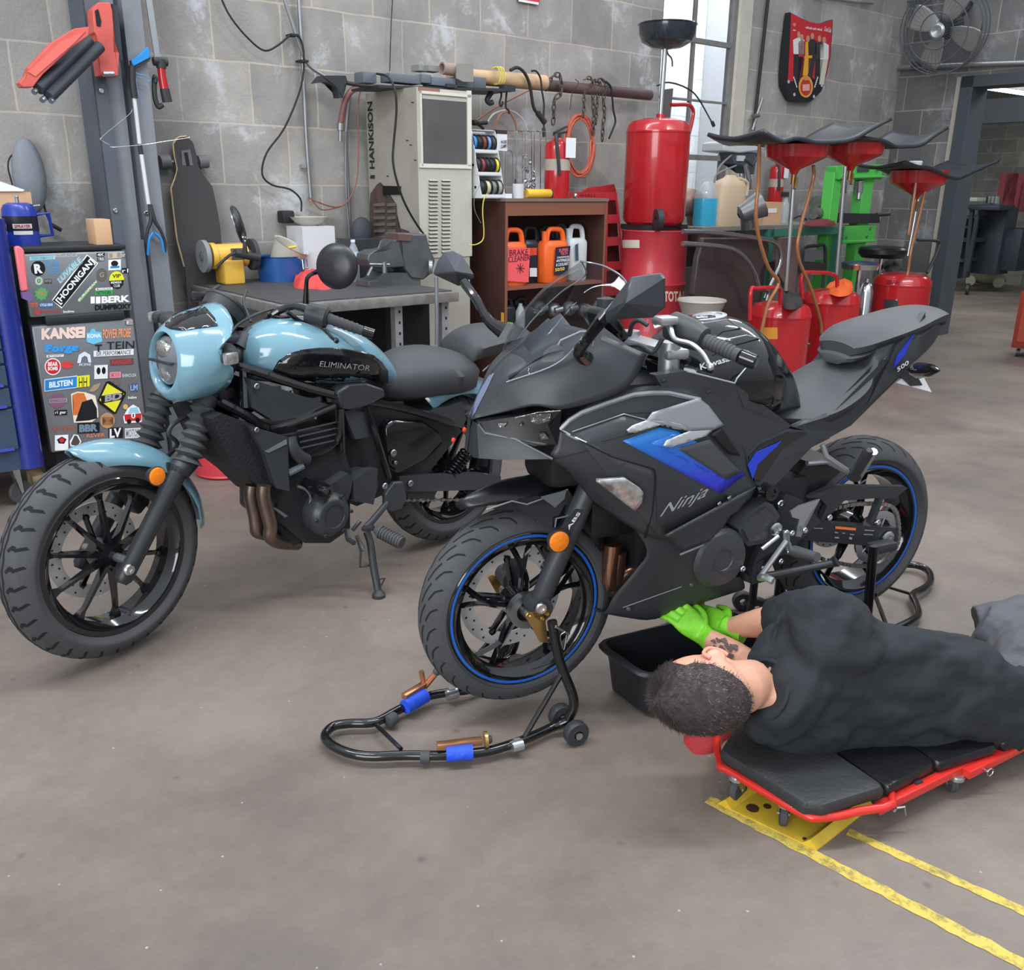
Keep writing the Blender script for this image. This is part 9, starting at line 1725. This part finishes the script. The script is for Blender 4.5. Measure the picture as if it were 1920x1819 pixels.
# green table
TT=T('green_bench','long workbench with green steel legs under the window','workbench',WF); tw=.62; ta=WF.p(1318,425,tw).x; tb2=WF.p(1584,424,tw).x; tz=WF.p(1400,424,tw).z
GT=col('teal_green',(70,140,120),.5)
mb=MB(); mb.bx(ta,tb2,.02,tw,tz-.03,tz); TT.part('bench_top',mb,col('bench_top_grey',(150,148,140),.5,.2,var=.15)); mb=MB(); mb.bx(WF.p(1440,440,tw).x,tb2,tw-.05,tw,tz-.09,tz-.03); TT.part('front_rail',mb,GT)
for x in (1442,1572): a_=WF.p(x,450,tw).x; mb=MB(); mb.bx(a_,a_+.06,tw-.06,tw,0,tz-.03); TT.part('leg',mb,GT)
def on(x,w): v=WF.p(x,424,w); return Vector((v.x,v.y,tz))
def ht(x,y,w): return WF.p(x,y,w).z-tz
for (x0,x1,yt,m,lb,w) in ((1305,1341,340,col('blue_liquid',(60,170,206),.2,coat=.5),'clear jug of bright blue washer fluid on the green bench',.45),(1338,1386,328,col('tan_jug',(196,176,148),.5),'large cloudy tan plastic jug beside the blue fluid jug',.5)):
    a_,b_=on(x0,w),on(x1,w); H=ht((x0+x1)/2,yt,w); c=(a_+b_)/2; hw=(b_.x-a_.x)/2; t=T('fluid_jug',lb,'jug',WF); rg=lambda f,z,g=1:[Vector((c.x+hw*f*math.copysign(abs(math.cos(k*math.pi/12))**.6,math.cos(k*math.pi/12)),c.y+.07*f*g*math.copysign(abs(math.sin(k*math.pi/12))**.6,math.sin(k*math.pi/12)),tz+z)) for k in range(24)]
    if x0<1320: mb=MB(); mb.loft([rg(.95,0),rg(1,.02),rg(1,H*.62)]); t.part('jug_body',mb,m,angle=50); mb=MB(); mb.loft([rg(1,H*.62),rg(.98,H*.72),rg(.55,H*.9),rg(.3,H)]); t.part('jug_top',mb,CLB,angle=50); mb=MB(); mb.bx(c.x+hw*.3,c.x+hw*.8,w-.0,w+.012,tz+H*.15,tz+H*.5); t.part('dark_label',mb,col('label_navy3',(40,60,110),.5))
    else: mb=MB(); mb.loft([rg(.95,0),rg(1,.02),rg(1,H*.78),rg(.85,H*.88),rg(.4,H*.95),rg(.3,H)]); t.part('jug_body',mb,m,angle=50); mb=MB(); mb.tube([c+Vector((hw*.3,-.04,H*.93)),c+Vector((hw*1.0,-.04,H*.85)),c+Vector((hw*1.0,-.04,H*.6))],.016,10,sub=3); t.part('jug_handle',mb,m)
# drill press
t=T('drill_press','small bench drill press with grey head','drill press',WF); w_=.30; DG=col('press_grey',(186,190,194),.4)
mb=MB(); wpr(mb,mp(qC,[(940,970),(975,962),(1195,975),(1205,1000),(1190,1030),(1050,1045),(935,1030)]),w_+.12,.22); t.part('belt_cover',mb,DG,mods=bevel(.01)); mb=MB(); wpr(mb,mp(qC,[(985,1035),(1165,1040),(1150,1110),(1140,1190),(1100,1180),(1090,1130),(1000,1110)]),w_+.10,.12); t.part('drill_head',mb,col('press_dark',(70,76,86),.4),mods=bevel(.01))
mb=MB(); wb(mb,*qC(1030,1060),*qC(1080,1100),w_+.11,.02); t.part('name_plate',mb,DG); mb=MB(); mb.tube([wp(*qC(1058,1130),w_),wp(*qC(1048,1400),w_)],.028,16); t.part('column',mb,CLP)
mb=MB(); mb.tube([wp(*qC(1085,1120),w_+.14),wp(*qC(1112,1250),w_+.16)],.02,12); mb.tube([wp(*qC(1112,1250),w_+.16),wp(*qC(1118,1290),w_+.16)],.012,12); t.part('chuck',mb,STE); mb=MB(); wt(mb,qC,[(1080,1090),(1130,1130),(1170,1060)],.012,w_+.2,8,1); mb.ell(wp(*qC(1170,1058),w_+.2),(.02,.02,.02)); t.part('feed_handle',mb,BLK)
mb=MB(); wt(mb,qC,[(985,1060),(930,1110),(900,1150),(895,1190)],.008,w_+.1,6); wt(mb,qC,[(1020,1130),(920,1170),(880,1200),(868,1260)],.007,w_+.14,6); t.part('power_lead',mb,col('lead_grey',(120,122,124),.5)); mb=MB(); o=on(1392,w_); mb.bx(o.x-.1,o.x+.12,w_-.12,w_+.14,tz,tz+.03); t.part('base_plate',mb,VM)
# conical work lamp
mb=MB(); a_,b_=wp(*qC(1035,1470),.85),wp(*qC(1195,1390),.95); mb.lathe([(0,.02),(.02,.06),((b_-a_).length,.10),((b_-a_).length-.01,.095),(.03,.055)],a_,(b_-a_),28); mb.m=1; mb.lathe([((b_-a_).length-.02,.094),((b_-a_).length-.02,0)],a_,(b_-a_),28); t=T('work_lamp','grey metal cone hood facing right above the brown panel','hood',WF); t.part('hood',mb,[col('hood_grey',(132,134,136),.4,.6),MATS['deep_black']]); mb=MB(); wt(mb,qC,[(1090,1460),(1100,1560)],.05,.8,12,1); t.part('stand',mb,STE)
o0=on(1448,.45); mb=MB(); a_=on(1430,.5);b_=on(1463,.5); mb.bx(a_.x,b_.x,.35,.5,tz,tz+ht(1448,379,.5)); one('cardboard_box',mb,MATS['cardboard'],'brown cardboard box with white label on the green bench','box',WF); mb=MB(); wb(mb,1441,391,1456,399,.503,.002); one('box_label',mb,WHT,'white label on the brown box on the green bench','label',WF)
t=T('clear_bottle','clear spray bottle beside the brown box on the green bench','bottle',WF); o=on(1468,.35); H=ht(1468,362,.35); mb=MB(); mb.lathe([(0,.04),(H*.6,.04),(H*.85,.015),(H*.9,.015)],o,(0,0,1),20,True); t.part('bottle_body',mb,CLB); mb=MB(); mb.box(o+Vector((-.02,0,H*.95)),(.08,.03,.04)); t.part('spray_head',mb,BLK)
c_=WF.p(1452,382,.12); zt2=WF.p(1458,312,.12).z; extinguisher('fire_extinguisher',Vector((WF.p(1455,350,.12).x,-.12,WF.p(1455,388,.12).z)),.065,.42,'fire extinguisher with white tag hung on the wall behind the poles')
mb=MB(); a_,b_=on(1528,.45),on(1568,.45); H=ht(1550,368,.45); mb.bx(a_.x+.1,b_.x,.3,.5,tz+.02,tz+H,.02); mb.cyl((a_.x,-.42,tz+H*.35),(a_.x+.14,-.42,tz+H*.35),.05); mb.cyl((a_.x+.05,-.38,tz+H*.7),(b_.x-.05,-.38,tz+H*.7),.05)
for k in range(3): mb.cyl((a_.x+.16+.05*k,-.5,tz+H*.6),(a_.x+.16+.05*k,-.51,tz+H*.6),.014,n=12)
one('small_engine',mb,col('engine_alloy',(120,122,118),.45,.5,var=.3,scale=12),'small cast metal engine part on the green bench','engine',WF)
mb=MB(); wb(mb,1562,328,1590,336,.3,.03)
for k in range(4): wt(mb,ident,[(1564+k*7,330),(1563+k*7,362)],.012,.3,8,1)
one('tool_strip',mb,BLK,'black tool strip with hanging tools left of the green press','tool rack',WF)
rag('shop_rag',ident,[(1508,421),(1516,418),(1545,417),(1566,419),(1560,423),(1520,424)],.05,col('dull_red_cloth',(130,56,60),.8),'flat dull red cloth lying on the green bench',z=tz,seed=11)
mb=MB(); wt(mb,ident,[(1484,412),(1500,405),(1512,412)],.008,.5,6); one('black_lead',mb,BLK,'short black lead lying on the green bench','lead',WF)
# green hydraulic press
GP=T('hydraulic_press','bright green hydraulic shop press standing by the wall','press',WF); pw=.55; GRN=col('press_green',(92,200,90),.4)
def gp(n,mb,m=GRN): return GP.part(n,mb,m,mods=bevel(.004))
mb=MB(); wpr(mb,mp(qH,[(865,395),(1125,385),(1120,470),(870,470)]),pw,.10); gp('top_beam',mb)
for x0,x1,w_ in ((868,915,pw),(1040,1095,pw)):
    mb=MB(); p,s=WF.p(*qH(x0,420),w_),WF.p(*qH(x1,420),w_); mb.bx(p.x,s.x,w_-.12,w_-.02,0,p.z); gp('upright',mb)
mb=MB(); wpr(mb,mp(qH,[(905,732),(1090,726),(1080,812),(905,822)]),pw+.02,.14); gp('lower_beam',mb); mb=MB(); wpr(mb,mp(qH,[(905,450),(1142,448),(1142,458),(905,465)]),pw+.03,.16); gp('flange',mb); mb=MB(); wpr(mb,mp(qH,[(900,815),(1090,810),(1090,820),(900,832)]),pw+.03,.16); gp('flange',mb)
for x,y in ((920,795),(1035,790),(1055,745),(940,425),(1098,415)): mb=MB(); hexbolt(mb,wp(*qH(x,y),pw+.021),.016); GP.part('bolt',mb,STE)
mb=MB(); o=wp(*qH(995,475),pw-.05); mb.cyl(o,wp(*qH(993,540),pw-.05),.035); mb.cyl(wp(*qH(993,540),pw-.05),wp(*qH(988,580),pw-.05),.022); GP.part('ram',mb,CLP)
mb=MB(); wpr(mb,mp(qH,[(905,660),(1105,662),(1110,715),(905,718)]),pw+.02,.16); GP.part('press_bed',mb,BLK); mb=MB(); wt(mb,qH,[(1090,668),(1160,664)],.018,pw+.08,10,1); GP.part('bed_pin',mb,BLK)
mb=MB(); wpr(mb,mp(qH,[(985,400),(1050,396),(1050,425),(985,428)]),pw+.01,.03); GP.part('jack',mb,VM)
for s in (.1,.85): 
    mb=MB(); p=WF.p(*qH(870,420),pw).x; q=WF.p(*qH(1095,420),pw).x; xx=p+(q-p)*s; mb.bx(xx-.03,xx+.03,pw-.35,pw+.2,0,.05); gp('foot',mb)
# stools
def stool(label,cx,cy,w,rpx,m,thick,cat='stool'):
    t=T('shop_stool',label,cat,WF); c=WF.p(cx,cy,w); dp=-(CM.transposed()@(WF.m@c-CP)).z; r=rpx/FPX*dp
    mb=MB(); mb.lathe([(-thick,0),(-thick,r*.85),(-thick*.6,r),(-thick*.2,r),(0,r*.93),(.008,r*.5),(.008,0)],c,(0,0,1),36); t.part('seat',mb,m)
    mb=MB(); mb.cyl(c-Vector((0,0,thick)),c-Vector((0,0,c.z*.55)),.02); t.part('post',mb,CHR)
    if thick<.06: mb=MB(); mb.lathe([(-thick*1.3,r*.96),(-thick*.3,r*1.02),(-thick*.2,r*.98)],c,(0,0,1),36); t.part('chrome_band',mb,CHR)
    for k in range(4): a=math.pi/4+k*math.pi/2; mb=MB(); mb.tube([Vector((c.x,c.y,c.z*.5)),Vector((c.x+.2*math.cos(a),c.y+.2*math.sin(a),.07))],.013,8); mb.ell(Vector((c.x+.2*math.cos(a),c.y+.2*math.sin(a),.035)),(.03,.02,.035)); t.part('leg',mb,CHR)
    return t
stool('round black padded stool behind the right drain tank',1656,463,.95,43,col('stool_black',(30,31,34),.35),.09); stool('low round stool with dark blue top and chrome band',1614,492,1.15,34,col('stool_blue',(44,56,88),.3),.04)
t=T('step_chair','black framed chair behind the middle drain tank','chair',WF); w_=.9
mb=MB(); wt(mb,qH,[(675,960),(672,880),(690,850),(760,842),(800,850),(802,990)],.014,w_,10); t.part('back_frame',mb,BLK); mb=MB(); wb(mb,*qH(690,870),*qH(790,920),w_-.01,.01); t.part('backrest',mb,col('chair_grey',(110,112,116),.5))
mb=MB(); wb(mb,*qH(680,950),*qH(800,985),w_+.05,.4); t.part('seat',mb,BLK); 
for x in (680,800):
    for dw_ in (.0,.35): mb=MB(); v=WF.p(*qH(x,975),w_+.05-dw_); mb.tube([v,Vector((v.x,v.y,0))],.012,8); t.part('leg',mb,BLK)
t=T('steel_canister','shiny steel canister between the drain tanks','canister',WF); c=WF.p(1620,575,1.2); dp=-(CM.transposed()@(WF.m@c-CP)).z; zt=WF.p(1620,530,1.2).z; r=14/FPX*dp
mb=MB(); mb.lathe([(0.0,0),(0.0,r),(zt-.08,r),(zt-.02,r*.7),(zt,r*.3),(zt,0)],Vector((c.x,c.y,0)),(0,0,1),28); t.part('body',mb,CHR); mb=MB(); mb.lathe([(zt,r*.35),(zt+.03,r*.3),(zt+.03,0)],Vector((c.x,c.y,0)),(0,0,1),16); mb.tube([Vector((c.x+s*r*1.1,c.y,z)) for s,z in ((-1,zt-.2),(-1.2,zt-.05),(-.4,zt+.02))],.008,8,sub=3); t.part('lid_handle',mb,STE)
# things low behind the pale blue motorcycle
mb=MB(); c=WORLD.z(405,905,0); t=T('red_tank','round red steel tank on the floor behind the pale blue motorcycle','tank'); mb=MB(); mb.lathe([(0,.14),(.012,.155),(.02,.15),(.10,.155),(.18,.14),(.24,.09),(.26,0)],Vector((c.x,c.y+.18,0)),(0,0,1),36,); t.part('tank_shell',mb,MATS['drum_red']); mb=MB(); mb.cyl((c.x,c.y+.18,.26),(c.x,c.y+.18,.30),.03); t.part('tank_neck',mb,BLK)
for t_ in ROOTS: t_.fin()
